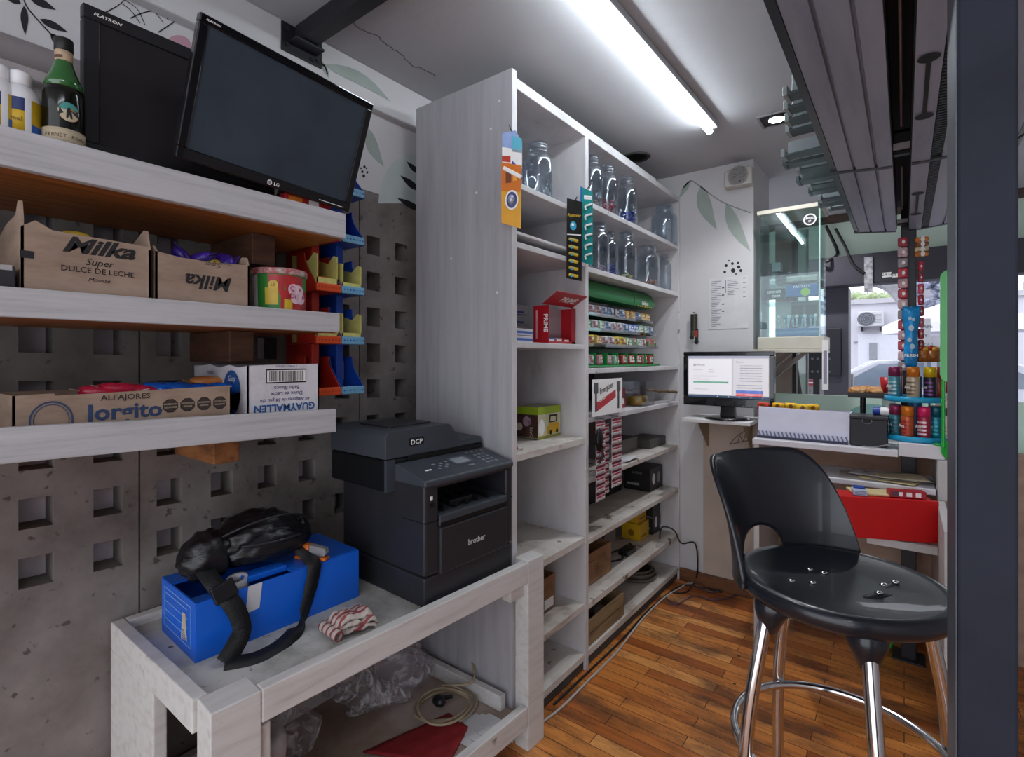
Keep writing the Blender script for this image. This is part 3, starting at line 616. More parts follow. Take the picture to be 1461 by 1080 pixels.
b = carton('cookie_carton', 'white carton with upside-down blue print and barcode on the lowest shelf', -1.655, -1.333, y0, y1, LZ, .158,
           [(0, .155), (.05, .157), (.1, .1575), (y1-y0, .159)], ([(0, .155), (.05, .150), (.1, .157), (.16, .149), (.22, .158), (.32, .150)], [(0, .159), (.32, .155)]), m=WCM, mi=WCM)
k = b['front']; W = b['W']; BI = mat('blue carton ink', '#20508c', .6); PI = mat('violet carton ink', '#4a4573', .6)
k.patch((.048, .108), (.162, .146), INK(), (.0003, 0, 0), RX, UX); k.patch((.0505, .1115), (.1595, .1425), WHITE(), (.0006, 0, 0), RX, UX)
x = .056
while x < .154:
    w_ = rr.choice((.0007, .0012, .002)); k.patch((x, .113), (x+w_, .141), INK(), (.0009, 0, 0), RX, UX); x += w_ + rr.choice((.0008, .0014, .002))
k.text('7 79 8072 64016 6', PI, (.0004, .105, .156), -RX, -UX, .008); k.text('Baño Blanco', PI, (.0004, .105, .100), -RX, -UX, .0145, bold=.008)
k.text('Dulce de Leche', PI, (.0004, .105, .084), -RX, -UX, .0145, bold=.008); k.text('40 Alfajores de 38 grs. c/u', PI, (.0004, .102, .067), -RX, -UX, .0135, bold=.008, sx=.98); k.text('GUAYMALLEN', BI, (.0004, .102, .051), -RX, -UX, .027, bold=.03)
k.build('front_panel', b['t']); k = b['body']
D = b['D']; k.disc((-.085, -.0003, .085), .05, BI, RY, UY, 30, ry=.058); k.patch((-.14, .04), (-.03, .085), WCM, (0, -.0005, 0), RY, UY); k.text('Guay', WHITE(), (-.085, -.0006, .115), RY, UY, .02, shear=.2); k.text('mallen', PI, (-.21, -.0004, .13), RY, UY, .018)
k.build('carton_body', b['t'])
# ---- red and blue hanging candy racks on the wall behind the shelf ends
def candy_rack(label, yc, m, ml, trays, ztop, zbot):
    t = thing('candy_rack', label, 'rack', (WX+.003, yc, zbot))
    h = ztop - zbot; w = .088
    k = MB()                                            # side cheeks of each tray grow out of a slim spine
    k.box(0, -.014, 0, .16, .014, h, m, .004); k.box(.0, -w/2, h-.03, .012, w/2, h, m, .003); k.build('spine', t)
    for z in trays:
        z -= zbot
        k = MB(); k.box(.06, -w/2, z, .235, w/2, z+.006, m, .002)
        k.box(.228, -w/2, z, .237, w/2, z+.026, ml, .003)
        prof = [(.155, .0)] + [(.165+.07*math.sin(i/8*math.pi/2)**2.2, .12-.12*i/8) for i in range(9)]
        for s_ in (-1, 1): k.prism([(a, b_) for a, b_ in prof] + [(.12, 0), (.12, .125), (.165, .125)], m, (0, s_*(w/2-.001), z), (1, 0, 0), UX, .003)
        if ml is not m:
            for i in range(7): k.disc((.2376, -w/2+.008+.012*i, z+.013), .0028, m, RX, UX, 8)
        k.build('tray', t)
    return t
RDP = mat('red rack plastic', '#b02a1c', .4, var=.06); RDL = mat('orange rack lip', '#d6501f', .4, var=.06); BLP = mat('blue rack plastic', '#1a47a8', .35, var=.06); BLL = mat('light blue rack lip', '#6fa6c6', .4, var=.08)
candy_rack('red plastic hanging candy rack behind the shelf ends, beside the blue one', .955, RDP, RDL, (1.745, 1.575, 1.408, 1.243), 1.79, 1.243)
candy_rack('blue plastic hanging candy rack behind the shelf ends, beside the red one', 1.047, BLP, BLL, (1.905, 1.745, 1.575, 1.408, 1.243), 1.95, 1.243)
CANY = mat('yellow green sleeve', '#cfca78', .5, var=.12, vscale=40); SLI = mat('brown sleeve inside', '#7a4f22', .7, var=.1); GRN = mat('green candy print', '#4d8a3a', .5, var=.3, vscale=40)
def sleeve(label, y, z, orient, h=.10):
    w = .074; k = MB(); x1 = .228
    k.box(x1-.15, -w/2, .0, x1-.146, w/2, h*1.05, CANY); k.box(x1-.003, -w/2, 0, x1, w/2, h*.32, CANY)
    for s_ in (-1, 1): k.prism([(x1-.15, 0), (x1, 0), (x1, h*.95), (x1-.02, h), (x1-.05, h*.8), (x1-.15, h*1.05)], CANY, (0, s_*w/2 if s_ < 0 else w/2-.003, 0), (1, 0, 0), UX, .003 if s_ < 0 else .003)
    k.box(x1-.145, -w/2+.003, .0, x1-.03, w/2-.003, h*.25, SLI); k.patch((-w/2+.01, h*.3), (w/2-.01, h*.95), SLI, (x1-.1455, 0, 0), RX, UX)
    k.disc((x1-.06, -w/2-.0005, h*.45), .022, GRN, RY, UY, 16); k.disc((x1-.06, -w/2-.001, h*.45), .012, WHITE(), RY, UY, 12)
    o = k.build('candy_sleeve'); o.location = (WX+.003, y, z); return tag(o, label, 'box')
sleeve('yellow green candy sleeve in the upper tray of the red rack', .955, 1.582, 0, .115)
sleeve('yellow edged candy sleeve in the middle tray of the blue rack', 1.047, 1.582, 0, .095)
sleeve('pale candy sleeve in the lower tray of the red rack', .955, 1.415, 0, .085)
sleeve('pale edged candy sleeve in the lower tray of the blue rack', 1.047, 1.415, 0, .098)
for i, (y_, z_) in enumerate(((.94, 1.60), (.965, 1.60), (.945, 1.435), (.97, 1.43))):
    pack('candy_bag', 'small orange candy in the red rack', 'candy', 'orange candies in the red rack', (WX+.20, y_, z_+.012), .05, .035, .03, mat('orange candy', '#cf6a2a', .35, var=.2, vscale=60), (.4, .3, i), seed=i)
# ================================================================ white timber bench under the shelves
BW_ = mixmat('scuffed white timber', ['#aaa5a1', '#c2bebb', '#ccc9c7', '#d4d2d1'], 5, (6, .8, 9), .6, .2, (.22, .36, .5, .8), fine=('#6a6058', 12, .72))
BTOP = mixmat('worn white bench top', ['#6f6b62', '#a5a49c', '#c2c2bd', '#d0d0cc'], 6, (1, 1, 1), .55, .15, (.25, .42, .55, .8), fine=('#55504a', 30, .66))
A_, B_, C_, D_ = V((-1.094, .45, 0)), V((-1.028, 1.54, 0)), V((-1.688, .446, 0)), V((-1.688, 1.436, 0))
t = thing('work_bench', 'white painted timber bench below the wall shelves, carrying the printer', 'bench', (-1.39, .97, 0))
def bb(name, fn): k = MB(); fn(k); return k.build(name, t, world=True)
LIP, SUR, RH = .656, .633, .073
fd = (B_-A_).normalized(); fn_ = V((fd.y, -fd.x, 0))
fp = lambda s_, off=0: A_ + fd*s_ - fn_*off
FL = (B_-A_).length
def railbox(k, s0, s1, o0, o1, z0, z1, m, bev=.003):
    a, b, c, d = fp(s0, o0), fp(s1, o0), fp(s0, o1), fp(s1, o1)
    vs = [(c.x, c.y, z0), (a.x, a.y, z0), (d.x, d.y, z0), (b.x, b.y, z0), (c.x, c.y, z1), (a.x, a.y, z1), (d.x, d.y, z1), (b.x, b.y, z1)]
    k.hexa(vs, m, bev)
bb('front_rail', lambda k: railbox(k, .101, FL-.092, 0, .03, LIP-RH, LIP, BW_))
bb('leg', lambda k: (railbox(k, 0, .10, 0, .075, 0, LIP-.001, BW_)))
bb('leg', lambda k: (railbox(k, FL-.09, FL, .0, .06, 0, LIP+.004, BW_)))
bb('leg', lambda k: k.box(-1.69, .446, 0, -1.385, .475, LIP-RH, BW_, .003))
bb('leg', lambda k: k.box(-1.69, 1.375, 0, -1.62, 1.436, LIP-.03, BW_, .003))
bb('end_rail', lambda k: k.box(-1.69, .446, LIP-RH, -1.17, .476, LIP, BW_, .003))
bb('back_rail', lambda k: k.box(-1.69, .478, LIP-RH, -1.66, 1.436, LIP, BW_, .003))
bb('bench_top', lambda k: k._add([(-1.66, .478, SUR), fp(.028, .031) + V((0, 0, SUR)), fp(.985, .031) + V((0, 0, SUR)), (-1.66, 1.436, SUR), (-1.66, .478, SUR-.02), fp(.028, .031) + V((0, 0, SUR-.02)), fp(.985, .031) + V((0, 0, SUR-.02)), (-1.66, 1.436, SUR-.02)], [(0, 1, 2, 3), (7, 6, 5, 4), (0, 4, 5, 1), (1, 5, 6, 2), (2, 6, 7, 3), (3, 7, 4, 0)], BTOP))
bb('cleat', lambda k: railbox(k, .101, .125, .012, .045, .40, LIP-RH-.012, BW_, .004))
bb('cleat', lambda k: railbox(k, FL-.16, FL-.088, .02, .06, LIP-RH-.05, LIP-RH-.001, BW_, .004))
bb('cross_rail', lambda k: k.box(-1.66, 1.39, LIP-RH-.03, -1.12, 1.43, LIP-RH+.02, BW_, .003))
# lower shelf
SH = mixmat('dirty lower shelf', ['#5d4b3e', '#8b7769', '#a8998f', '#bdb3ad'], 3, (1, 1, 1), .7, .15, (.25, .42, .6, .8))
bb('lower_shelf', lambda k: k._add([(-1.66, .48, .13), fp(.04, .03) + V((0, 0, .13)), fp(.985, .03) + V((0, 0, .13)), (-1.66, 1.43, .13), (-1.66, .48, .11), fp(.04, .03) + V((0, 0, .11)), fp(.985, .03) + V((0, 0, .11)), (-1.66, 1.43, .11)], [(0, 1, 2, 3), (7, 6, 5, 4), (0, 4, 5, 1), (1, 5, 6, 2), (2, 6, 7, 3), (3, 7, 4, 0)], SH))
bb('lower_front_rail', lambda k: railbox(k, .101, FL-.092, .0, .03, .085, .157, BW_))
bb('lower_back_rail', lambda k: k.box(-1.685, .48, .09, -1.655, 1.43, .20, BW_, .003))
bb('lower_end_rail', lambda k: k.box(-1.65, 1.40, .131, -1.115, 1.428, .185, BW_, .003))
bb('lower_end_rail', lambda k: k.box(-1.38, .446, .085, -1.175, .474, .16, BW_, .003))
# ---- printer
PB = mat('charcoal printer plastic', '#28282d', .42, var=.08, bump=.04, bscale=400)
PG = mat('slate printer plastic', '#3c4148', .38, var=.06, bump=.04, bscale=400)
PD = mat('printer recess black', '#08080a', .5)
PS = mat('printer side black', '#0f1114', .4, var=.05)
pa, pb = V((-1.103, 1.033)), V((-1.086, 1.428)); pw = (pb-pa).length
t = thing('printer', 'large black laser printer standing on the white bench', 'printer', (pa.x, pa.y, SUR), math.atan2(pb.y-pa.y, pb.x-pa.x))
U, UPZ = V((1, 0, 0)), V((0, 0, 1)); z = lambda w_: w_-SUR
W = pw; DP = .425
k = MB(); k.box(0, 0, z(.633), W, DP, z(.722), PB, .008); k.box(.02, -.0005, z(.655), .022, .001, z(.668), PG); k.build('base', t)
k = MB()                                               # body with the recess for the paper output
k.box(.0, .0, z(.724), .054, DP, z(1.0), PB, .008); k.box(W-.03, 0, z(.724), W, DP, z(1.0), PB, .008)
k.box(.045, .001, z(.724), W-.02, DP, z(.862), PB, .003); k.box(.04, .16, z(.86), W-.02, DP, z(1.0), PS); k.box(.045, 0.0, z(.977), W-.02, .18, z(1.0), PB, .003)
k.box(-.0008, -.001, z(.880), .054, .1, z(.8825), PD); k.box(W-.03, -.0008, z(.880), W+.0008, .1, z(.8825), PD)
k.build('body', t)
k = MB(); k.hexa([(.056, -.004, z(.862)), (W-.031, -.004, z(.862)), (.056, .16, z(.862)), (W-.031, .16, z(.862)), (.056, -.004, z(.893)), (W-.031, -.004, z(.893)), (.056, .16, z(.905)), (W-.031, .16, z(.905))], PG, .003)
k.box(.058, -.0045, z(.860), W-.033, .02, z(.872), PD)
for i in range(5): k.box(.09+.05*i, .02, z(.895), .098+.05*i, .13, z(.912), PS)
k.box(.13, .03, z(.90), .23, .06, z(.918), PS, .004); k.build('output_tray', t)
k = MB(); k.box(.058, -.006, z(.717), W-.033, .02, z(.857), PB, .006); k.text('brother', mat('pale grey print', '#c9c9cc', .5), (.21, -.0063, z(.775)), U, UPZ, .026, bold=.02, sx=.95); k.build('tray_door', t)
k = MB(); k.box(.021, -.0012, z(.945), .029, .001, z(.957), WHITE()); k.box(.018, -.0012, z(.925), .034, .001, z(.937), PD); k.build('usb_port', t)
# control panel: wedge on the front top
k = MB(); PANZ0, PANZ1 = z(1.0), z(1.040)
k.hexa([(-.002, -.006, z(.985)), (W+.002, -.006, z(.985)), (-.002, .14, z(.985)), (W+.002, .14, z(.985)), (-.002, -.006, PANZ0+.004), (W+.002, -.006, PANZ0+.004), (-.002, .14, PANZ1), (W+.002, .14, PANZ1)], PG, .006)
fs_ = V((0, .146, PANZ1-PANZ0-.004)).normalized(); po = V((0, -.006, PANZ0+.0042))
LCD = mat('grey lcd', '#8b9297', .25, var=.03); KEY = mat('pale grey keys', '#868b92', .4); LCDF = mat('lcd frame', '#4a4f55', .35)
def pk(a, b, c, d, m, e=.0006): k.patch((a, b), (c, d), m, po, U, fs_, e)
pk(.175, .058, .265, .115, LCDF); pk(.185, .066, .25, .105, LCD, .0009); pk(.05, .06, .075, .068, WHITE())
for i in range(3):
    for j in range(4): k.disc(po + U*(.30+.021*i) + fs_*(.035+.021*j), .0072, KEY, U, fs_, 12, ry=.006, ext=.0012)
for i in range(4): k.disc(po + U*(.285+.0245*i) + fs_*.124, .006, KEY, U, fs_, 12, ext=.0012)
for a, b in ((.12, .075), (.135, .088), (.15, .075), (.135, .062), (.105, .092), (.105, .06), (.16, .095)): k.disc(po + U*a + fs_*b, .007, KEY, U, fs_, 12, ry=.005, ext=.0012)
pk(.215, .035, .24, .045, KEY, .001)
k.build('control_panel', t)
# scanner and document feeder
k = MB(); k.box(-.032, .142, z(.955), W+.004, DP+.02, z(1.052), PS, .006); k.hexa([(-.032, .137, z(.955)), (-.001, .137, z(.955)), (-.032, .15, z(.955)), (-.001, .15, z(.955)), (-.032, .137, z(1.052)), (-.001, .137, z(1.052)), (-.032, .15, z(1.052)), (-.001, .15, z(1.052))], PG); k.build('scanner', t)
k = MB(); k.box(.05, .138, z(1.040), W-.05, .16, z(1.056), PD); k.hexa([(.2, .142, z(1.056)), (W+.004, .142, z(1.056)), (.2, DP+.02, z(1.056)), (W+.004, DP+.02, z(1.056)), (.2, .142, z(1.078)), (W+.004, .155, z(1.076)), (.2, DP+.02, z(1.086)), (W+.004, DP+.02, z(1.084))], PG, .004); k.build('scanner_lid', t)
k = MB(); zb, zt = z(1.054), z(1.140)
k.prism([(-.034, zb), (.285, zb), (.285, zb+.022), (.235, zt-.004), (.225, zt), (-.02, zt), (-.034, zt-.014)], PG, (0, .14, 0), U, UPZ, DP-.12, bev=.003)
k.box(.02, .2, zt-.001, .2, .36, zt+.006, PB, .004)
k.patch((.055, zt-.055), (.115, zt-.030), mat('dark badge', '#17181b', .4), (0, .1395, 0), U, UPZ, .0005); k.text('DCP', WHITE(), (.085, .1388, zt-.051), U, UPZ, .021, bold=.02, sx=1.15); k.build('document_feeder', t)
# ---- blue archive box
BX = mat('blue corrugated plastic', '#1560cf', .32, var=.08, vscale=5, bump=.03); BXD = mat('blue box inside', '#0b2f78', .45)
f0, f1, b0 = V((-1.345, .520)), V((-1.327, .970)), V((-1.582, .520))
t = thing('archive_box', 'blue plastic archive box lying on the bench, left of the printer', 'box', (f0.x, f0.y, SUR), math.atan2(f1.y-f0.y, f1.x-f0.x))
Wb = (f1-f0).length; Db = (b0-f0).length; Hb = .142
k = MB(); th = .004
k.box(0, 0, 0, Wb, th, Hb, BX, .001); k.box(0, Db-th, 0, Wb, Db, Hb, BX, .001); k.box(0, th, 0, th, Db-th, Hb, BX); k.box(Wb-th, th, 0, Wb, Db-th, Hb, BX); k.box(th, th, 0, Wb-th, Db-th, th, BXD)
wl_ = mat('pale line print', '#7fa3d8', .5)
for i in range(4): k.patch((.03, .045+.022*i), (Db-.05, .0475+.022*i), wl_, (-.0003, Db, 0), (0, -1, 0), UPZ)
for a, b in (((.02, .025), (.023, .125)), ((Db-.03, .025), (Db-.027, .125)), ((.02, .124), (Db-.03, .1265)), ((.02, .024), (Db-.03, .0265))): k.patch(a, b, wl_, (-.0003, Db, 0), (0, -1, 0), UPZ)
k.poly([(.145, .03), (.185, .035), (.18, .07), (.175, .1), (.155, .098), (.15, .07)], mat('torn sticker', '#b5a897', .8, var=.2), (-.0006, Db, 0), (0, -1, 0), UPZ)
for i in range(5): k.patch((.15, .034+.005*i), (.18-.003*i, .0365+.005*i), mat('sticker print', '#38598f', .6), (-.0009, Db, 0), (0, -1, 0), UPZ)
k.poly([(.115, .075), (.150, .078), (.158, Hb+.001), (.122, Hb+.001)], mat('crumpled white tag', '#c4c2c6', .7), (0, -.0012, 0), U, UPZ)
k.build('box_body', t)
k = MB(); k.box(.24, th, Hb-.003, Wb, Db, Hb+.002, BX, .001); k.box(.0, Db-.07, Hb-.003, .24, Db, Hb+.001, BX); k.build('lid', t)
k = MB(); k.hexa([(.008, .02, Hb-.03), (.085, .02, Hb-.03), (.008, .10, Hb-.028), (.085, .10, Hb-.028), (.008, .02, Hb-.026), (.085, .02, Hb-.026), (.008, .10, Hb-.024), (.085, .10, Hb-.024)], BX); k.box(.13, .03, Hb-.004, .24, .075, Hb+.012, BX, .003); k.build('flap', t)
box_m = t.matrix_basis.copy(); LB = lambda a, b, c: box_m @ V((a, b, c))
# tape roll
k = MB(); k.lathe([(.018, -.016), (.026, -.016), (.026, .016), (.018, .016), (.018, -.016)], mat('label roll paper', '#a8a6ac', .6, var=.15, vscale=50), seg=28); o = k.build('label_roll', origin=(0, 0, 0)); o.location = LB(.118, .052, Hb-.004); o.rotation_euler = (R(12), R(8), 0)
tag(o, 'small white paper roll tucked under the black bag in the blue box', 'roll')
# ---- black puffer waist bag on the box, its strap hanging down
PUF = mixmat('quilted black nylon', ['#0a0a0c', '#141418', '#1f1f25'], 26, (1, 1, 3), .25, .5, (.3, .5, .7)); STR = mat('black webbing', '#17171a', .55, bump=.3, bscale=220)
t = thing('waist_bag', 'black puffer waist bag slumped on the blue box with hanging strap', 'bag', LB(.20, .13, Hb+.003), math.atan2(f1.y-f0.y, f1.x-f0.x))
k = MB()
def bag(p):
    q = V(p); r_ = 1 + .055*abs(math.cos(q.z*5.5+.5*noise.noise(q*2))) + .03*noise.noise(q*9) ; return (q.x*r_*(1-.25*max(0, q.z)), q.y*r_, q.z*(1 if q.z > 0 else .8))
k.blob((0, .0, .072), (.135, .085, .082), PUF, 5, .12, 3.2, 3, bag); k.build('pouch', t)
k = MB(); k.blob((.01, -.062, .062), (.105, .036, .050), PUF, 4, .12, 4, 8, bag); k.build('front_pocket', t)
k = MB(); k.tube(smooth_pts([(-.075, -.086, .088), (-.03, -.100, .086), (.03, -.102, .084), (.085, -.090, .082)], 5), .003, mat('zip black', '#3a3a40', .3, .5), 8); k.tube(smooth_pts([(-.11, -.05, .115), (-.04, -.07, .138), (.04, -.07, .142), (.10, -.05, .128)], 5), .003, mat('zip black', '#3a3a40', .3, .5), 8); k.build('zip', t)
k = MB()
k.blob((-.13, -.015, .062), (.07, .055, .072), PUF, 4, .15, 3, 5, bag); k.build('side_wing', t)
k = MB(); k.blob((.125, .0, .055), (.035, .04, .055), PUF, 4, .15, 3, 9, bag); k.build('side_wing', t)
Ti = t.matrix_basis.inverted()
def wp(x, y, zz): return Ti @ V((x, y, zz))
e0 = LB(.055, -.008, Hb-.004)
k = MB()
pts = [LB(.045, .07, Hb+.05), LB(.05, .02, Hb+.025), LB(.07, -.012, Hb-.01), LB(.085, -.022, .10), LB(.095, -.030, .055), LB(.07, -.05, .03), LB(.04, -.066, .008)]
k.strap(smooth_pts([Ti @ p for p in pts], 6), .045, .003, STR, [V((1, .15, -.1))]*99 and V((1, .1, 0)))
k.build('strap', t)
k = MB()
pts = [LB(.04, -.066, .006), LB(.10, -.095, .004), LB(.17, -.085, .004), LB(.23, -.05, .012), LB(.27, -.018, .045), LB(.29, -.008, .09), LB(.30, -.006, Hb), LB(.30, .03, Hb+.02), LB(.29, .07, Hb+.05)]
q = smooth_pts([Ti @ p for p in pts], 10); nq = len(q)
sd = [V((.15, 1, .25)).lerp(V((1, .1, .1)), min(1, max(0, (i/nq-.18)/.45))) for i in range(nq)]; k.strap(q, .042, .003, STR, sd); k.build('strap', t)
k = MB(); p = Ti @ LB(.055, -.004, Hb+.012); k.bar(p + V((0, 0, .02)), p + V((.012, -.01, -.02)), .055, .012, BLACKP(), up=(0, 1, 0), bev=.003); k.build('buckle', t)
# stapler
t = thing('stapler', 'orange and grey stapler on the blue box beside the bag', 'stapler', LB(.318, .045, Hb+.002), math.atan2(f1.y-f0.y, f1.x-f0.x)+R(-62))
OR = mat('orange plastic', '#c8641a', .4, var=.05); GRY = mat('grey plastic', '#7c7a7e', .4, var=.08)
k = MB(); k.box(-.045, -.013, 0, .055, .013, .010, OR, .003); k.build('base', t)
k = MB(); k.hexa([(-.045, -.010, .012), (.05, -.010, .012), (-.045, .010, .012), (.05, .010, .012), (-.045, -.010, .030), (.05, -.010, .020), (-.045, .010, .030), (.05, .010, .020)], mat('steel magazine', '#8a8a90', .3, .8), .002); k.build('magazine', t)
k = MB(); k.hexa([(-.05, -.012, .028), (.0, -.012, .026), (-.05, .012, .028), (.0, .012, .026), (-.045, -.010, .046), (.0, -.011, .044), (-.045, .010, .046), (.0, .011, .044)], OR, .004); k.build('handle', t)
k = MB(); k.hexa([(.0, -.012, .022), (.056, -.012, .018), (.0, .012, .022), (.056, .012, .018), (.0, -.011, .044), (.052, -.010, .036), (.0, .011, .044), (.052, .010, .036)], GRY, .004); k.build('jaw', t)
# ---- folded rag
RAG = stripes('striped rag cloth', '#8e4247', '#bdb1a8', 15)
c0 = onZ(502, 888, SUR+.02); t = None; k = MB()
def ragf(i, zc, sx, sy, rot, seed):
    def fn(u, v):
        x, y = (u-.5)*sx, (v-.5)*sy; w_ = .011*noise.noise(V((x*28, y*28, seed))) + .007*noise.noise(V((x*60, y*60, seed+3)))
        edge = max(0, abs(u-.5)*2-.72)/.28; edy = max(0, abs(v-.5)*2-.75)/.25
        return V((x*math.cos(rot)-y*math.sin(rot), x*math.sin(rot)+y*math.cos(rot), zc + w_ - .014*edge**2 - .010*edy**2))
    k.grid(fn, 36, 30, RAG, True, .003)
for i, a in enumerate(((.020, .125, .085, R(72), 1), (.033, .12, .08, R(74), 4), (.046, .10, .07, R(80), 8))): ragf(i, *a)
for j in range(2):                                      # rolled near edge
    pts = [(math.cos(a_)*(.014-.0015*j-.0011*a_/3), math.sin(a_)*(.014-.0015*j-.0011*a_/3)) for a_ in [i*.35 for i in range(26)]]
    def roll(u, v, j=j):
        q = pts[int(u*25)]; y = (v-.5)*.085; return V((y*math.cos(R(-12))*1 + .028*(j), -.062 + q[0] + y*math.sin(R(-12))*.3, .017 + q[1]))
    if j == 0: k.grid(roll, 26, 12, RAG, True, .0018)
o = k.build('rag'); o.location = (c0.x-.004, c0.y, SUR+.004); tag(o, 'crumpled red and white striped rag on the bench before the blue box', 'cloth')
# ---- things on the lower shelf
SZ = .131
def film_mat():
    m = bpy.data.materials.new('crinkled clear film'); m.use_nodes = True; nt = m.node_tree; N, L = nt.nodes, nt.links; N.clear()
    o = N.new('ShaderNodeOutputMaterial'); tr = N.new('ShaderNodeBsdfTransparent'); tr.inputs[0].default_value = (.95, .93, .95, 1)
    gl = N.new('ShaderNodeBsdfPrincipled'); gl.inputs['Base Color'].default_value = (.85, .82, .85, 1); gl.inputs['Roughness'].default_value = .12; gl.inputs['Specular IOR Level'].default_value = 1
    tc = N.new('ShaderNodeTexCoord'); nz = N.new('ShaderNodeTexNoise'); nz.inputs['Scale'].default_value = 11; nz.inputs['Detail'].default_value = 7; nz.inputs['Distortion'].default_value = 2.5; L.new(tc.outputs['Object'], nz.inputs['Vector'])
    bp = N.new('ShaderNodeBump'); bp.inputs['Strength'].default_value = .9; bp.inputs['Distance'].default_value = .03; L.new(nz.outputs['Fac'], bp.inputs['Height']); L.new(bp.outputs['Normal'], gl.inputs['Normal'])
    rp = N.new('ShaderNodeValToRGB'); rp.color_ramp.elements[0].position = .48; rp.color_ramp.elements[0].color = (.14, .14, .14, 1); rp.color_ramp.elements[1].position = .68; rp.color_ramp.elements[1].color = (.75, .75, .75, 1)
    L.new(nz.outputs['Fac'], rp.inputs['Fac']); mx = N.new('ShaderNodeMixShader'); L.new(rp.outputs['Color'], mx.inputs[0]); L.new(tr.outputs[0], mx.inputs[1]); L.new(gl.outputs[0], mx.inputs[2]); L.new(mx.outputs[0], o.inputs[0]); return m
FILM = film_mat()
p = onZ(545, 1000, SZ); k = MB(); k.blob((0, 0, .09), (.14, .16, .13), FILM, 5, .5, 2.2, 2, lambda q: (q.x, q.y, max(q.z, -.66))); k.blob((.02, .07, .05), (.1, .1, .08), FILM, 4, .5, 3, 9, lambda q: (q.x, q.y, max(q.z, -.6)))
o = k.build('plastic_bag'); o.location = (p.x-.05, p.y+.02, SZ); tag(o, 'large crumpled clear plastic bag on the lower bench shelf', 'bag')
p = onZ(455, 1005, SZ); k = MB(); k.blob((0, 0, .075), (.09, .11, .10), FILM, 5, .45, 2.6, 5, lambda q: (q.x, q.y, max(q.z, -.72)))
o = k.build('plastic_bag'); o.location = (-1.50, .80, SZ); tag(o, 'smaller clear plastic bag behind the big crumpled one on the lower shelf', 'bag')
k = MB(); WB = mat('milky white bag', '#a8a4a6', .4, var=.2, vscale=14, bump=.6, bscale=30); k.blob((0, 0, .17), (.13, .09, .2), WB, 5, .4, 2.4, 7, lambda q: (q.x, q.y, max(q.z, -.82)))
k.blob((.02, -.06, .22), (.06, .03, .03), mat('green bag print', '#4f6a55', .5, var=.3), 3, .3, 3, 2)
o = k.build('plastic_bag'); o.location = (-1.28, .60, SZ); tag(o, 'stuffed white plastic bag at the left end of the lower shelf', 'bag')
p = onZ(605, 1062, SZ); k = MB(); RD = mat('dark red cloth', '#8c1f24', .8, var=.15, vscale=25, bump=.15)
a, b, c, d = onZ(518, 1075, SZ), onZ(640, 1092, SZ), onZ(668, 1040, SZ), onZ(640, 1020, SZ)
k.grid(lambda u, v: (a*(1-u)+d*u)*(1-v) + (b*(1-u)+c*u)*v + V((0, 0, .008+.008*noise.noise(V((u*4, v*3, 1))))), 20, 10, RD, True, .006)
tag(k.build('folded_cloth', origin=(p.x, p.y, SZ)), 'dark red folded cloth on the lower bench shelf under the cable', 'cloth')
k = MB(); PAP = mat('white paper sheet', '#c9c8ca', .8, var=.05)
for i in range(4):
    q = [onZ(672+8*i, 1062-6*i, SZ), onZ(712+6*i, 1036-4*i, SZ), onZ(724+6*i, 1058-8*i, SZ)]
    k.box(-1.20+.02*i, 1.21+.03*i, SZ+.0006+.002*i, -1.08, 1.33+.012*i, SZ+.002+.002*i, PAP)
tag(k.build('paper_stack', origin=(-1.14, 1.28, SZ)), 'loose stack of white papers at the right of the lower bench shelf', 'paper')
CAB = mat('dirty beige cable', '#9b8c74', .5, var=.1)
p = onZ(632, 1022, SZ); t = thing('extension_cable', 'coiled beige cable with black plug on the lower bench shelf', 'cable', (p.x, p.y, SZ))
pts = []
for i in range(60):
    a_ = i*.36; r_ = .085+.02*math.sin(a_*.73)+.012*math.sin(a_*2.1); pts.append((r_*math.cos(a_)*.9+.01*math.sin(a_*.31), r_*math.sin(a_)*1.15+.02*math.sin(a_*.2), .016+.006*math.sin(a_*.57)+.0007*i))
pts += [(.02, .13, .06), (-.05, .20, .09), (-.12, .235, .075), (-.14, .25, .06)]
k = MB(); k.tube(smooth_pts(pts, 3), .0042, CAB, 8); k.build('cable_coil', t)
k = MB(); k.blob((-.01, -.01, .055), (.026, .02, .018), BLACKP(), 3, .1, 2, 1); k.cyl((-.01, .01, .055), (.005, .04, .05), .009, BLACKP(), .006); k.build('plug', t)
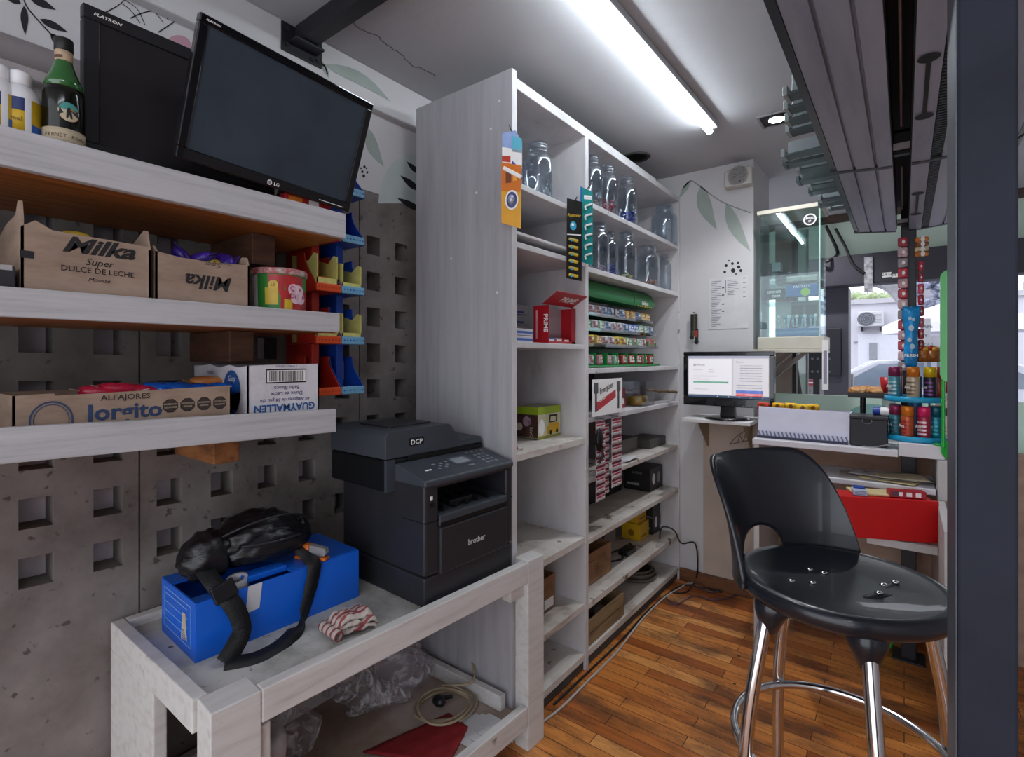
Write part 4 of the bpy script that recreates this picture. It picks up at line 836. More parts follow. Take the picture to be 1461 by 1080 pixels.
# ================================================================ tall white shelving unit
UW = mixmat('painted shelving board', ['#938f90', '#bdbabc', '#c9c6c8', '#d2d0d2'], 3, (2, 2, .6), .55, .08, (.22, .36, .5, .8), fine=('#7d7874', 16, .71))
UD = mixmat('worn shelf board', ['#77695d', '#b5aca3', '#cdc8c2', '#d8d4d0'], 4, (1, 1, 3), .6, .12, (.25, .4, .55, .8), fine=('#6a5b4c', 15, .66))
UY0, UYD, UY1, UXF, UXB, UT = 1.45, 1.995, 3.155, -1.104, -1.60, 2.36
t = thing('shelving_unit', 'tall white open shelving unit with two bays reaching the ceiling', 'shelving', (-1.35, 2.3, 0))
def ub(name, *boxes, m=UW):
    k = MB()
    for b in boxes: k.box(*b, m, .0025)
    return k.build(name, t, world=True)
k = MB(); k._add([(UXB, UY0, 0), (UXF, UY0, 0), (UXF, UY0, UT+.03), (UXB, UY0, UT+.03), (UXB, UY0+.028, 0), (UXF, UY0+.028, 0), (UXF, UY0+.028, UT+.03), (UXB, UY0+.028, UT+.03)], [(0, 1, 2, 3), (5, 4, 7, 6), (0, 4, 5, 1), (1, 5, 6, 2), (2, 6, 7, 3), (3, 7, 4, 0)], mixmat('grey washed shaded board', ['#8d8b90', '#9b999e', '#a3a1a6', '#aaa8ad'], 3, (9, 9, .6), .6, .12, (.25, .4, .55, .8)))  # grey-grained paint, darkened further for the weaker light on this side
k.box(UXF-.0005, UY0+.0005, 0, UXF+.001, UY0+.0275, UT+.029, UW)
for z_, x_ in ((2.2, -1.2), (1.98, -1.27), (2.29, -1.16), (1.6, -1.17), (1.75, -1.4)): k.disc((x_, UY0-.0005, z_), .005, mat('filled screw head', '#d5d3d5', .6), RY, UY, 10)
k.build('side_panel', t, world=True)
ub('side_panel', (UXB, UY1, 0, UXF, UY1+.012, UT))
ub('divider', (UXB+.01, UYD-.014, 0, UXF-.001, UYD+.014, UT-.001))
ub('top_board', (UXB, UY0+.03, UT-.03, UXF-.002, UY1-.001, UT))
ub('top_batten', (UXF-.06, UY0+.03, UT, UXF-.03, UY1-.3, UT+.035))
LS = [(1.999, .022, UW), (1.821, .012, UW), (1.783, .022, UW), (1.422, .022, UW), (1.017, .028, UD), (.585, .03, UD), (.293, .028, UD), (.075, .03, UD)]
RS = [(2.058, .024, UW), (1.768, .024, UW), (1.318, .024, UW), (1.10, .024, UW), (.832, .024, UD), (.566, .026, UD), (.283, .03, UD), (.075, .03, UD)]
for z_, th, m in LS: ub('shelf', (UXB+.01, UY0+.029, z_-th, UXF-.004, UYD-.0145, z_), m=m)
for z_, th, m in RS: ub('shelf', (UXB+.01, UYD+.0145, z_-th, UXF-.004, UY1-.001, z_), m=m)
ub('back_panel', (UXB-.006, UY0+.029, .02, UXB+.008, UYD-.0145, UT-.031)); ub('back_panel', (UXB-.006, UYD+.0145, 1.32, UXB+.008, UY1-.001, UT-.031))
ub('back_panel', (UXB-.006, UYD+.0145, .02, UXB+.008, UY1-.001, 1.07), m=mixmat('dirty back board', ['#6e5d52', '#8f7d72', '#a59489'], 3, rough=.75, bump=.05, pos=(.3, .5, .75)))
ub('kick_strip', (UXF-.03, UY0+.03, .004, UXF-.012, UY1, .044), m=mat('dark kick strip', '#4b4643', .7, var=.2))
# ---- glass jars
def thin_glass(name, tint, base=.06, edge=.75, blend=.35, rough=.03):
    m = bpy.data.materials.new(name); m.use_nodes = True; nt = m.node_tree; N, L = nt.nodes, nt.links; N.clear()
    o = N.new('ShaderNodeOutputMaterial'); tr = N.new('ShaderNodeBsdfTransparent'); tr.inputs[0].default_value = hx(tint)+(1,)
    gl = N.new('ShaderNodeBsdfGlossy'); gl.inputs['Roughness'].default_value = rough; gl.inputs['Color'].default_value = (.92, .96, 1, 1)
    lw = N.new('ShaderNodeLayerWeight'); lw.inputs['Blend'].default_value = blend
    mr = N.new('ShaderNodeMapRange'); mr.inputs['To Min'].default_value = base; mr.inputs['To Max'].default_value = edge
    L.new(lw.outputs['Facing'], mr.inputs['Value']); mx = N.new('ShaderNodeMixShader')
    L.new(mr.outputs[0], mx.inputs[0]); L.new(tr.outputs[0], mx.inputs[1]); L.new(gl.outputs[0], mx.inputs[2]); L.new(mx.outputs[0], o.inputs[0]); return m
JG = thin_glass('clear jar glass', '#e2e9ef', .07, .8, .36)
CANDY = {}
def jar(px, x, z, label, r=.052, h=.235, fill=None, ff=.3, cl=None):
    p = onX(px, 300, x); o = V((x, p.y, z+.001)); k = MB(); n = h/.235
    k.lathe([(r*.9, .0), (r, .006*n), (r, .155*n), (r*.93, .172*n), (r*.72, .19*n), (r*.64, .196*n), (r*.64, .202*n), (r*.7, .204*n), (r*.7, .209*n), (r*.65, .211*n), (r*.65, .216*n), (r*.7, .218*n), (r*.7, .223*n), (r*.65, .225*n), (r*.65, .232*n), (r*.62, .232*n)], JG, seg=32)
    k.lathe([(0, .004), (r*.86, .005)], JG, seg=24)
    a = k.build('glass_jar'); a.location = o; tag(a, label, 'jar', 'glass jars')
    if fill:
        k = MB(); rg = random.Random(px)
        cols = [mat('candy '+c, c, .3, var=.25, vscale=80, bump=.2, bscale=120) for c in fill]
        nn = int(46*ff/.35)
        for i in range(nn):
            rad = r*.78*math.sqrt(rg.random()); a_ = rg.random()*6.28; zz = .012+ff*h*rg.random()*(.55+.45*(1-rad/r))
            k.blob((rad*math.cos(a_), rad*math.sin(a_), zz), (rg.uniform(.007, .012), rg.uniform(.006, .009), rg.uniform(.005, .009)), rg.choice(cols), 1, .3, 3, i)
        c_ = k.build('candies'); c_.location = o; tag(c_, cl, 'candy', kind='stuff')
jar(768, -1.19, 2.0, 'large empty glass jar in the top left cell beside the yellow hanging pack', .058, .24)
jar(752, -1.31, 2.0, 'empty glass jar half hidden behind the yellow hanging pack', .05, .21)
jar(844, -1.15, 2.059, 'clear jar next to the divider on the upper jar shelf', .05, .235, ['#b08d86', '#c9b5a9'], .12, 'few pale candies in the jar next to the divider, upper jar shelf')
jar(867, -1.15, 2.059, 'glass jar of red and pink candy on the upper jar shelf', .05, .24, ['#b3364a', '#c77482', '#d4b3b6'], .30, 'red and pink wrapped candies in a jar')
jar(895, -1.15, 2.059, 'glass jar of blue candy on the upper jar shelf', .052, .245, ['#27348f', '#3a4fb0', '#7f8ccb'], .30, 'blue wrapped candies in the jar on the upper jar shelf')
jar(948, -1.17, 2.059, 'big empty glass jar at the far end of the upper jar shelf', .076, .235)
jar(854, -1.17, 1.769, 'glass jar behind the teal hanging strip on the lower jar shelf', .052, .245, ['#a98c9c'], .12, 'few dull candies in the jar behind the teal strip')
jar(869, -1.19, 1.769, 'glass jar with blue candy on the lower jar shelf', .045, .235, ['#27348f', '#3d55b5'], .30, 'blue wrapped candies in the jar on the lower jar shelf')
jar(893, -1.165, 1.769, 'glass jar with yellow candy on the lower jar shelf', .056, .255, ['#c2ab4a', '#d8cd9a', '#7fa45b'], .13, 'yellow candies in a jar')
jar(924, -1.165, 1.769, 'wide glass jar of peach candy on the lower jar shelf', .068, .235, ['#a8735f', '#c49a86', '#9c5f58'], .16, 'peach brown candies in the wide jar')
jar(950, -1.20, 1.769, 'empty glass jar at the far end of the lower jar shelf', .055, .25)
# ---- packs hung on nails at the front of the unit
STEEL = mat('steel wire', '#55555a', .3, .9)
def hang(name, label, c, w, h, yaw, fn, cat='pack'):
    """card of width w hanging from c (top centre); yaw turns its face"""
    u = V((math.cos(yaw), math.sin(yaw), 0)); t = thing(name, label, cat, c); k = MB()
    n = u.cross(V((0, 0, 1))); k2 = MB(); k2.tube([-n*.05 + V((0, 0, -.006)), n*.02 + V((0, 0, -.004)), n*.035 + V((0, 0, .004))], .0022, STEEL, 8); k2.build('hook', t)
    fn(k, t, u, n); return t
def yp(k, t, u, n):
    BL1 = mat('pale blue card', '#8fa3cf', .4, var=.2, vscale=20); WT = WHITE(); YC = mat('orange yellow card', '#d99a1f', .35, var=.08); RDc = mat('red card', '#b63a2a', .4); CB = mat('cyan card', '#5fb0c9', .4)
    o = V((0, 0, -.015))
    k.prism([(-.036, -.16), (.036, -.175), (.036, -.03), (.012, .012), (-.036, .008)], BL1, o + n*.004, u, UPZ, .003)
    o2 = o + n*.0045
    k.poly([(-.036, -.10), (.036, -.12), (.036, -.06), (-.036, -.04)], WT, o2, u, UPZ); k.poly([(-.036, -.09), (-.005, -.097), (-.005, -.075), (-.036, -.07)], RDc, o2, u, UPZ, .0006); k.poly([(.0, -.06), (.036, -.07), (.036, -.02), (.0, -.005)], CB, o2, u, UPZ)
    k.poly([(.0, -.12), (.036, -.16), (.036, -.13), (.0, -.09)], mat('blue card ink', '#2b4aa0', .4), o2, u, UPZ, .0006)
    k.bar(o2 + u*-.03 + UPZ*-.115 + n*.006, o2 + u*.036 + UPZ*-.155 + n*.006, .014, .010, WT, up=n, bev=.003); k.build('blister_card', t)
    q = MB(); o = V((0, 0, -.13)) + n*.012
    q.prism([(-.036, -.19), (.034, -.215), (.036, .0), (-.036, .02)], YC, o, u, UPZ, .003); q.prism([(-.036, -.08), (.035, -.09), (.036, .0), (-.036, .02)], mat('orange card', '#cf6f1d', .35), o + n*.0006, u, UPZ, .0005)
    q.patch((-.02, -.055), (.0, -.015), mat('brown card ink', '#73391f', .5), o + n*.001, u, UPZ); q.patch((.006, -.05), (.02, -.02), mat('orange card ink', '#e9a33b', .5), o + n*.001, u, UPZ)
    q.disc(o + UPZ*-.115 + u*.002 + n*.001, .024, WHITE(), u, UPZ, 20, ry=.034); q.disc(o + UPZ*-.115 + u*.002 + n*.002, .019, mat('dark blister', '#4b4f80', .2, var=.3, vscale=60), u, UPZ, 20, ry=.028)
    q.blob(o + UPZ*-.115 + u*.002 + n*.006, (.013, .013, .018), mat('silver lamp', '#a7acc4', .25, .4), 2, 0); q.build('blister_card', t)
c = onY(731, 186, 1.42); hang('hanging_pack', 'yellow and blue blister packs hung on a nail at the shelving unit edge', (c.x, c.y, c.z), .07, .33, R(20), yp)
def bp_(k, t, u, n):
    DK = mat('black strip card', '#191715', .4, var=.1); YL = mat('yellow strip ink', '#c5a32b', .45); TL = mat('teal strip ink', '#3a9fbf', .4)
    k.prism([(-.033, -.315), (.033, -.325), (.036, .0), (-.030, .012)], DK, V((0, 0, -.004)), u, UPZ, .002); o = V((0, 0, -.004)) + n*.0003
    k.text('Rayovac', YL, o + UPZ*-.062, u, UPZ, .017, shear=.2, bold=.02)
    k.disc(o + UPZ*-.10 - u*.004, .014, TL, u, UPZ, 16, ry=.018); k.disc(o + UPZ*-.095 - u*.006, .006, WHITE(), u, UPZ, 12, ext=.001); k.patch((-.03, -.138), (.03, -.134), WHITE(), o, u, UPZ); k.build('strip_card', t)
    for i in range(6):
        q = MB(); zz = -.155-.029*i
        q.bar(o + UPZ*zz - u*.024 + n*.004, o + UPZ*(zz-.008) + u*.016 + n*.004, .012, .009, YL, up=n, bev=.003); q.disc(o + UPZ*(zz-.006) - u*.014 + n*.009, .006, TL, u, UPZ, 10); q.build('battery_blister', t)
c = onX(819, 286, -1.075); hang('hanging_pack', 'black card strip of yellow blisters hung left of the teal strip', (c.x, c.y, c.z), .07, .32, R(50), bp_)
def tp(k, t, u, n):
    TE = mat('teal strip card', '#16807f', .4, var=.08); TB = mat('blue strip edge', '#1d5fa5', .4); W = WHITE()
    k.prism([(-.028, -.31), (.028, -.325), (.028, -.012), (-.028, .008)], TE, V((0, 0, -.004)), u, UPZ, .002); o = V((0, 0, -.004)) + n*.0003
    k.poly([(-.028, -.31), (-.02, -.312), (-.02, .006), (-.028, .008)], TB, o, u, UPZ); k.patch((-.012, -.045), (.024, -.028), W, o, u, UPZ); k.text('ULTRA', TE, o + UPZ*-.042 + u*.006 + n*.0004, u, UPZ, .010)
    k.build('strip_card', t)
    for i in range(6):
        q = MB(); zz = -.075-.042*i
        q.bar(o + UPZ*zz - u*.008 + n*.004, o + UPZ*(zz+.01) + u*.023 + n*.004, .008, .007, W, up=n, bev=.002); q.bar(o + UPZ*(zz) - u*.01 + n*.004, o + UPZ*(zz-.018) - u*.006 + n*.004, .007, .006, W, up=n, bev=.002); q.build('razor_blister', t)
c = onX(837, 268, -1.075); hang('hanging_pack', 'teal card strip of white razors hung before the jars', (c.x, c.y, c.z), .056, .32, R(52), tp)
# ---- cartons and boxes
def pbox(name, label, x0, x1, y0, y1, z0, h, m, fn=None, cat='box', group=None, bev=.0015):
    o = V(((x0+x1)/2, (y0+y1)/2, z0+.0008)); k = MB(); k.box(x0, y0, o.z, x1, y1, z0+h, m, bev)
    if fn: fn(k, V((x1, y0, z0)), V((x0, y0, z0)))
    a = k.build(name, origin=o); return tag(a, label, cat, group)
BXW = mat('white small box', '#b9b4bb', .5, var=.05); BXB = mat('blue small box', '#2f5aa5', .5, var=.1)
z3 = 1.422
def wb_(k, f, s_): k.patch((.0, .008), (.06, .016), BXB, f, RX, UX); k.patch((.005, .008), (.065, .016), BXB, s_, RY, UY)
for i in range(4): pbox('small_box', ['second white box from the shelf in the stack behind the red display', 'third white box from the shelf in the stack behind the red display', 'lowest white box of the stack behind the red display', 'topmost white box of the stack behind the red display'][(2, 0, 1, 3)[i]], -1.45, -1.38, 1.84, 1.935, z3+.046*i, .045, BXW, wb_, group='white boxes in the left bay')
for i in range(2): pbox('medicine_box', ['lower', 'upper'][i] + ' of two white and blue boxes at the left front of the red display shelf', -1.27, -1.15, 1.52, 1.645, z3+.027*i, .026, BXW, lambda k, f, s_: (k.patch((0, .008), (.124, .017), BXB, f, RX, UX), k.patch((0, .008), (.119, .017), BXB, s_, RY, UY)), group='blue and white boxes')
RDB = mat('red display card', '#a81420', .4, var=.06); RDI = mat('display inside', '#a8959a', .6, var=.06)
t = thing('display_box', 'open red card display box with raised lid on the left bay shelf', 'display', (-1.19, 1.86, z3+.001)); x0, x1, y0, y1, h = -1.225, -1.15, 1.757, 1.970, .158
def db(name, fn): k = MB(); fn(k); k.build(name, t, world=True)
def side(k): k.box(x0, y0, z3+.001, x1, y0+.003, z3+h, RDB); k.text('PRIME', WHITE(), (x0+.052, y0-.0003, z3+.085), (0, 0, -1), (1, 0, 0), .028, bold=.03); k.patch((.012, .02), (.02, .14), mat('pink print', '#d0929a', .5), (x0, y0, z3), RY, UY)
db('side_wall', side); db('side_wall', lambda k: k.box(x0, y1-.003, z3+.001, x1, y1, z3+h, RDB))
db('back_wall', lambda k: k.box(x0, y0+.003, z3+.001, x0+.003, y1-.003, z3+h, RDI))
db('front_lip', lambda k: (k.box(x1-.003, y0+.003, z3+.001, x1, y1-.003, z3+.012, RDB), k.prism([(0, .0), (.03, 0), (.03, h), (0, h)], RDB, (x1, y1-.032, z3), RX, UX, .002)))
def lid(k):
    u, v = V((0, 1, 0)), V((1, 0, .62)).normalized(); o = V((x0+.06, y0-.0, z3+h+.004))
    k.prism([(-.02, 0), (.212, 0), (.219, .085), (-.02, .085)], RDB, o, u, v, .003); k.text('PRIME', WHITE(), o + u*.12 + v*.028 - u.cross(v)*0 + (u.cross(v))*.0006, u, v, .045, shear=.15, bold=.02)
    k.text('PRIME', WHITE(), o + u*.12 + v*.062 - u.cross(v)*.0036, u, -v, .045, shear=.15, bold=.02)
db('lid', lid)
for i, (y_, m, lab) in enumerate(((1.79, BXB, 'blue'), (1.85, mat('pink small box', '#c08a92', .5), 'pink'), (1.91, RDB, 'red'))):
    pbox('condom_box', f'small {lab} box at the bottom of the red card display', -1.20, -1.158, y_-.024, y_+.024, z3+.001, .024, m, lambda k, f, s_: k.patch((.006, .006), (.042, .018), WHITE(), f, RX, UX), group='small boxes in the red display')
def coffee(k, f, s_):
    BR = mat('brown coffee print', '#4a2f2c', .5, var=.5, vscale=30); YE = mat('yellow van print', '#d3a21c', .5, var=.1); CR = mat('cream print', '#c9c3a2', .5, var=.1); LG = mat('lime print', '#93ad22', .5, var=.06)
    k.patch((0, .105), (.18, .137), LG, f, RX, UX); k.patch((0, .105), (.127, .137), LG, s_, RY, UY)
    k.patch((0.0, 0), (.18, .012), mat('olive print', '#8e8b3a', .5), f, RX, UX, .0004); k.patch((.0, .012), (.18, .105), CR, f, RX, UX)
    k.poly([(.07, .015), (.165, .02), (.17, .06), (.10, .065), (.07, .045)], YE, f, RX, UX, .0006); k.poly([(.085, .065), (.15, .065), (.155, .098), (.09, .1)], INK(), f, RX, UX, .0006); k.poly([(.095, .07), (.14, .07), (.142, .09), (.1, .092)], CR, f, RX, UX, .0009)
    k.disc(f + V((0, .03, .05)), .022, WHITE(), RX, UX, 16, ry=.035, ext=.0006); k.disc(f + V((0, .1, .022)), .010, INK(), RX, UX, 14, ext=.0009); k.disc(f + V((0, .15, .024)), .010, INK(), RX, UX, 14, ext=.0009)
    k.patch((0, .008), (.127, .105), BR, s_, RY, UY); k.disc(s_ + V((.07, 0, .075)), .022, mat('mauve flower print', '#a78a9c', .5, var=.4, vscale=60), RY, UY, 10, ext=.0006); k.disc(s_ + V((.03, 0, .05)), .018, mat('cream bean print', '#c7b6a5', .5, var=.4, vscale=60), RY, UY, 9, ext=.0006)
    k.text('CAFE', CR, s_ + V((.1, -.0006, .03)), (0, 0, 1), (-1, 0, 0), .02)
pbox('coffee_tin', 'square tin with lime lid and yellow van picture in the left bay', -1.353, -1.227, 1.79, 1.968, 1.018, .137, mat('tin body', '#8b8468', .4, var=.1), coffee, 'tin', bev=.003)
k = MB(); k.blob((0, 0, .012), (.02, .014, .012), mat('red toy plastic', '#c3281d', .35), 2, .3, 2, 1); k.tube([(0, .01, .008), (.01, .04, .006), (0, .06, .005)], .003, mat('white cable', '#b5b0ac', .5), 6)
o = k.build('small_toy'); o.location = (-1.15, 1.52, 1.018); tag(o, 'small red plastic piece beside the lime lidded tin', 'trinket')
CDB = mixmat('old brown carton', ['#6b4e38', '#8e6a4b', '#a07b5a'], 6, (1, 1, 2), .85, .1, (.3, .5, .75))
def opencarton(name, label, x0, x1, y0, y1, z0, h, m, fn=None, th=.006):
    t = thing(name, label, 'box', ((x0+x1)/2, (y0+y1)/2, z0+.001))
    k = MB(); k.box(x1-th, y0, z0+.001, x1, y1, z0+h, m, .001)
    if fn: fn(k, V((x1, y0, z0)))
    k.build('front_panel', t, world=True)
    k = MB(); k.box(x0, y0, z0+.001, x0+th, y1, z0+h, m); k.box(x0+th, y0, z0+.001, x1-th, y0+th, z0+h, m); k.box(x0+th, y1-th, z0+.001, x1-th, y1, z0+h, m); k.box(x0+th, y0+th, z0+.001, x1-th, y1-th, z0+.004, m); k.build('carton_body', t, world=True); return t
opencarton('carton', 'small brown carton on the shelf behind the bench leg', -1.42, -1.20, 1.60, 1.885, .294, .142, CDB, lambda k, f: (k.patch((.2, .01), (.27, .05), WHITE(), f, RX, UX), k.patch((.05, .06), (.27, .065), mat('brown tape', '#75502f', .4), f, RX, UX)))
opencarton('carton', 'open brown carton in the right bay beside the yellow boxes', -1.42, -1.185, 2.03, 2.39, .284, .150, CDB, lambda k, f: (k.text('18', mat('faded red print', '#6b3a2a', .7), (f.x+.0004, f.y+.2, f.z+.05), RX, UX, .05), k.patch((.12, .11), (.3, .114), mat('faded red print', '#6b3a2a', .7), f, RX, UX)))
WDB = mixmat('old crate wood', ['#5c4a33', '#857050', '#9a8560'], 6, (1, .6, 5), .8, .2, (.3, .5, .75))
t = opencarton('wooden_crate', 'open wooden crate on the floor board of the right bay', -1.38, -1.118, 2.035, 2.395, .076, .112, WDB, lambda k, f: k.patch((0, .054), (.36, .058), mat('dark plank joint', '#3a2d1e', .8), f, RX, UX, .0006), .012)
k = MB(); rg = random.Random(5)
for i in range(7): k.blob((rg.uniform(-.08, .08), rg.uniform(-.12, .10), rg.uniform(.02, .05)), (.035, .04, .025), mat('grey rags', '#6f6a66', .9, var=.3), 2, .4, 2.5, i)
o = k.build('scrap_cloth'); o.location = (-1.25, 2.21, .092); tag(o, 'grey scrap cloth inside the wooden crate', 'cloth')
BKB = mat('black printed box', '#1d1b1c', .45, var=.15)
def blk(k, f, s_):
    k.text('BATERIA', mat('grey print', '#8d8a88', .5), s_ + V((.085, -.0004, .10)), RY, UY, .018); k.patch((.02, .03), (.10, .045), mat('grey print', '#8d8a88', .5), s_, RY, UY); k.disc(f + V((0, .05, .07)), .022, WHITE(), RX, UX, 14, ry=.034); k.disc(f + V((0, .13, .07)), .022, mat('grey print', '#8d8a88', .5), RX, UX, 14, ry=.034)
pbox('black_box', 'black printed box at the far end of the shelf above the yellow boxes', -1.37, -1.20, 2.933, 3.13, .567, .135, BKB, blk)
pbox('black_box', 'plain black box behind the hanging battery strips', -1.50, -1.36, 2.30, 2.88, .567, .11, BKB)
YB = mat('yellow box card', '#c79c14', .45, var=.06)
def yb(k, f, s_): k.patch((.02, .02), (.1, .03), mat('brown box print', '#7a5a12', .5), f, RX, UX); k.disc(s_ + V((.06, 0, .045)), .02, mat('brown box print', '#7a5a12', .5), RY, UY, 14)
pbox('yellow_box', 'lower of the two stacked yellow boxes in the right bay', -1.352, -1.237, 2.866, 3.0, .284, .098, YB, yb); pbox('yellow_box', 'upper of the two stacked yellow boxes in the right bay', -1.35, -1.25, 2.872, 2.99, .383, .07, YB, yb)
pbox('black_box', 'small black box behind the yellow boxes', -1.34, -1.22, 3.02, 3.14, .284, .17, BKB, blk)
pbox('grey_box', 'small pale grey box beside the yellow boxes', -1.47, -1.36, 2.66, 2.80, .284, .105, mat('pale grey card', '#8d8488', .6, var=.08))
t = thing('power_adapter', 'black power adapter with cable before the yellow boxes', 'adapter', (-1.22, 2.66, .284))
k = MB(); k.box(-.03, -.06, .001, .03, .05, .032, BLACKP(), .006); k.build('body', t)
k = MB(); k.tube(smooth_pts([(0, -.06, .02), (.02, -.12, .008), (-.03, -.2, .008), (-.06, -.14, .012), (-.02, -.08, .035), (.03, .02, .038), (.0, .09, .008), (-.05, .13, .008)], 6), .005, BLACKP(), 8); k.build('cable', t)
k = MB(); GH = mat('grey rubber hose', '#5c554c', .55, var=.15)
for j in range(4): k.tube([(( .115-.012*(j % 2)-.004*j)*math.cos(a_), (.115-.012*(j % 2)-.004*j)*math.sin(a_), .012+.012*j) for a_ in [i*2*math.pi/40 for i in range(40)]], .0085, GH, 8, True)
k.lathe([(.085, .002), (.085, .03)], mat('dark coil core', '#26221f', .7), seg=28)
o = k.build('hose_coil'); o.location = (-1.27, 2.88, .076); tag(o, 'grey coiled hose lying at the far end of the floor board', 'hose')
# ---- shelf with display card, clear box and stick
t = thing('battery_display', 'white and red battery display card with hanging blister strips', 'display', (-1.13, 2.18, 1.102))
k = MB(); y0, y1 = 2.028, 2.325; xf = -1.094; RB = mat('red band print', '#b7262e', .4)
k.prism([(0, 0), (y1-y0, 0), (y1-y0, .165), (0, .165)], WHITE(), (xf, y0, 1.103), RX, UX, .004)
f = V((xf, y0, 1.103)); k.poly([(.03, .02), (.225, .075), (.225, .112), (.03, .062)], RB, f, RX, UX); k.text('Energizer', INK(), f + V((.0004, .13, .112)), V((0, 1, .22)), V((0, -.22, 1)), .036, shear=.15, bold=.015)
for i in range(3): k.patch((.05+.01*i, .045-.006*i), (.17-.02*i, .048-.006*i), WHITE(), f + V((0, 0, .012)), V((0, 1, .26)), V((0, -.26, 1)), .0006)
for y_ in (.245, .018): k.poly([(y_, .02), (y_+.018, .02), (y_+.018, .10), (y_+.030, .105), (y_+.03, .15), (y_-.01, .15), (y_-.01, .105), (y_, .10)], mat('charger print', '#3b3a3f', .4), f, RX, UX, .0006)
k.build('header_card', t, world=True)
BLI = mat('white blister', '#c4bfc3', .3, var=.1); MG = mat('maroon blister print', '#7a1f35', .4, var=.2)
for y_, w_, zt, n_, d in ((2.035, .085, 1.085, 9, 0), (2.165, .10, 1.085, 8, .012), (2.115, .06, 1.06, 8, -.008)):
    k = MB(); k.bar((xf-.02, y_+w_*.5, zt+.008), (xf+.03, y_+w_*.5, zt+.006), .004, .004, STEEL)
    for i in range(n_):
        zz = zt-.04*i; xx = xf+.012+d
        k.box(xx-.002, y_, zz-.039, xx, y_+w_, zz-.001, BLI); k.patch((.0, .026), (w_, .037), MG, (xx, y_, zz-.039), RX, UX); k.patch((.006, .014), (w_-.006, .021), mat('red blister print', '#b1283a', .4), (xx, y_, zz-.039), RX, UX)
        for j in range(2): k.cyl((xx+.003, y_+.01+j*.5*w_, zz-.03), (xx+.003, y_+.36*w_+j*.5*w_, zz-.03), .0045, mat('battery steel', '#b8b4b5', .3, .3), seg=8)
    k.build('blister_strip', t, world=True)
k = MB(); k.blob((xf+.02, 2.05, 1.0), (.012, .025, .05), BLACKP(), 3, .3, 3, 2); k.tube([(xf+.02, 2.05, 1.05), (xf+.02, 2.06, 1.0), (xf+.025, 2.075, .93), (xf+.02, 2.05, .9)], .006, BLACKP(), 8); k.build('key_clip', t, world=True)
pbox('red_box', 'red candy box beside the clear box in the right bay', -1.27, -1.19, 2.45, 2.57, 1.101, .105, mat('red candy box', '#9c2830', .4, var=.3, vscale=30), lambda k, f, s_: (k.patch((.01, .02), (.1, .05), WHITE(), f, RX, UX), k.disc(s_ + V((.04, 0, .06)), .02, WHITE(), RY, UY, 12)))
CLR = thin_glass('clear acrylic', '#e3e3e6', .10, .6, .3)
k = MB(); k.box(-1.25, 2.62, 1.101, -1.12, 2.80, 1.235, CLR); o = k.build('clear_box', origin=(-1.185, 2.71, 1.101)); tag(o, 'clear acrylic box holding a yellow pack in the right bay', 'box')
pbox('yellow_pack', 'yellow snack pack inside the clear acrylic box', -1.22, -1.15, 2.65, 2.78, 1.103, .05, mat('yellow brown pack', '#b3902a', .4, var=.35, vscale=30), cat='pack', bev=.01)
k = MB(); k.tube([onX(924, 557, -1.12) + V((random.uniform(-.002, .002),)*3)] + [onX(px, 557+.05*(px-924), -1.12) + V((0, 0, random.uniform(-.002, .002))) for px in range(930, 966, 5)] + [V((-1.12, 3.152, onX(970, 559, -1.12).z))], [.006]+[random.uniform(.006, .0085) for _ in range(9)], mat('brown stick bark', '#655136', .8, var=.3), 10)
o = k.build('stick', origin=onX(950, 558, -1.12)); tag(o, 'thin brown stick reaching from the clear box to the unit side', 'stick')
# grey boxes and papers one shelf lower
GB = mat('grey plastic tray', '#6c6764', .5, var=.1)
t = opencarton('grey_tray', 'long grey tray behind the hanging battery strips', -1.40, -1.24, 2.42, 2.84, .833, .075, GB, None, .004)
pbox('grey_box', 'dark grey flat box on the shelf below the clear box', -1.34, -1.18, 2.88, 3.13, .833, .05, mat('dark grey box', '#4d4a48', .5, var=.1))
k = MB()
for i in range(3): k.grid(lambda u, v, i=i: V((-1.13-.09*u+.01*i, 2.40+.16*v+.01*i, .835+.004*i+.010*math.sin(3*u+i)*v)), 8, 8, mat('white paper sheet', '#c9c8ca', .8, var=.05), True, .0006)
o = k.build('paper_stack', origin=(-1.175, 2.48, .833)); tag(o, 'crumpled white papers beside the hanging battery strips', 'paper')
# ---- green gum rack
GRP = mat('green rack plastic', '#147a3c', .35, var=.06); GRD = mat('dark green plastic', '#0c5329', .4)
ry0, ry1, rz = 2.025, 2.90, 1.319
t = thing('gum_rack', 'green plastic gum rack with round top and four rows of packs', 'rack', (-1.27, 2.46, rz))
k = MB(); prof = [(.062*math.cos(R(a)), .062*math.sin(R(a))) for a in range(-30, 215, 12)]
k.prism([(x, z_*.95) for x, z_ in prof], GRP, (-1.225, ry0+.60, 1.682), (1, 0, 0), UX, -.60+.001, smooth=False)
k.build('roll_top', t, world=True)
k = MB(); k.prism([(x*1.03, z_*.97) for x, z_ in prof], GRP, (-1.225, ry0+.602, 1.682), (1, 0, 0), UX, .27); k.text('BAGLEY', WHITE(), (-1.225+.061, ry0+.74, 1.69), RX, V((-.4, 0, 1)), .03, bold=.02); k.text('beldent', WHITE(), (-1.225+.064, ry0+.74, 1.662), RX, UX, .03, bold=.02)
for i in range(7): k.disc((-1.225+.066, ry0+.64+.03*i, 1.652), .006, mat('yellow strip ink', '#c5a32b', .45), RX, UX, 8)
k.build('end_roll', t, world=True)
RZ = [1.575, 1.500, 1.425]
k = MB(); k.box(-1.40, ry0, rz+.001, -1.39, ry1, 1.66, GRP); k.box(-1.39, ry0, rz+.001, -1.125, ry1, rz+.012, GRP, .003)
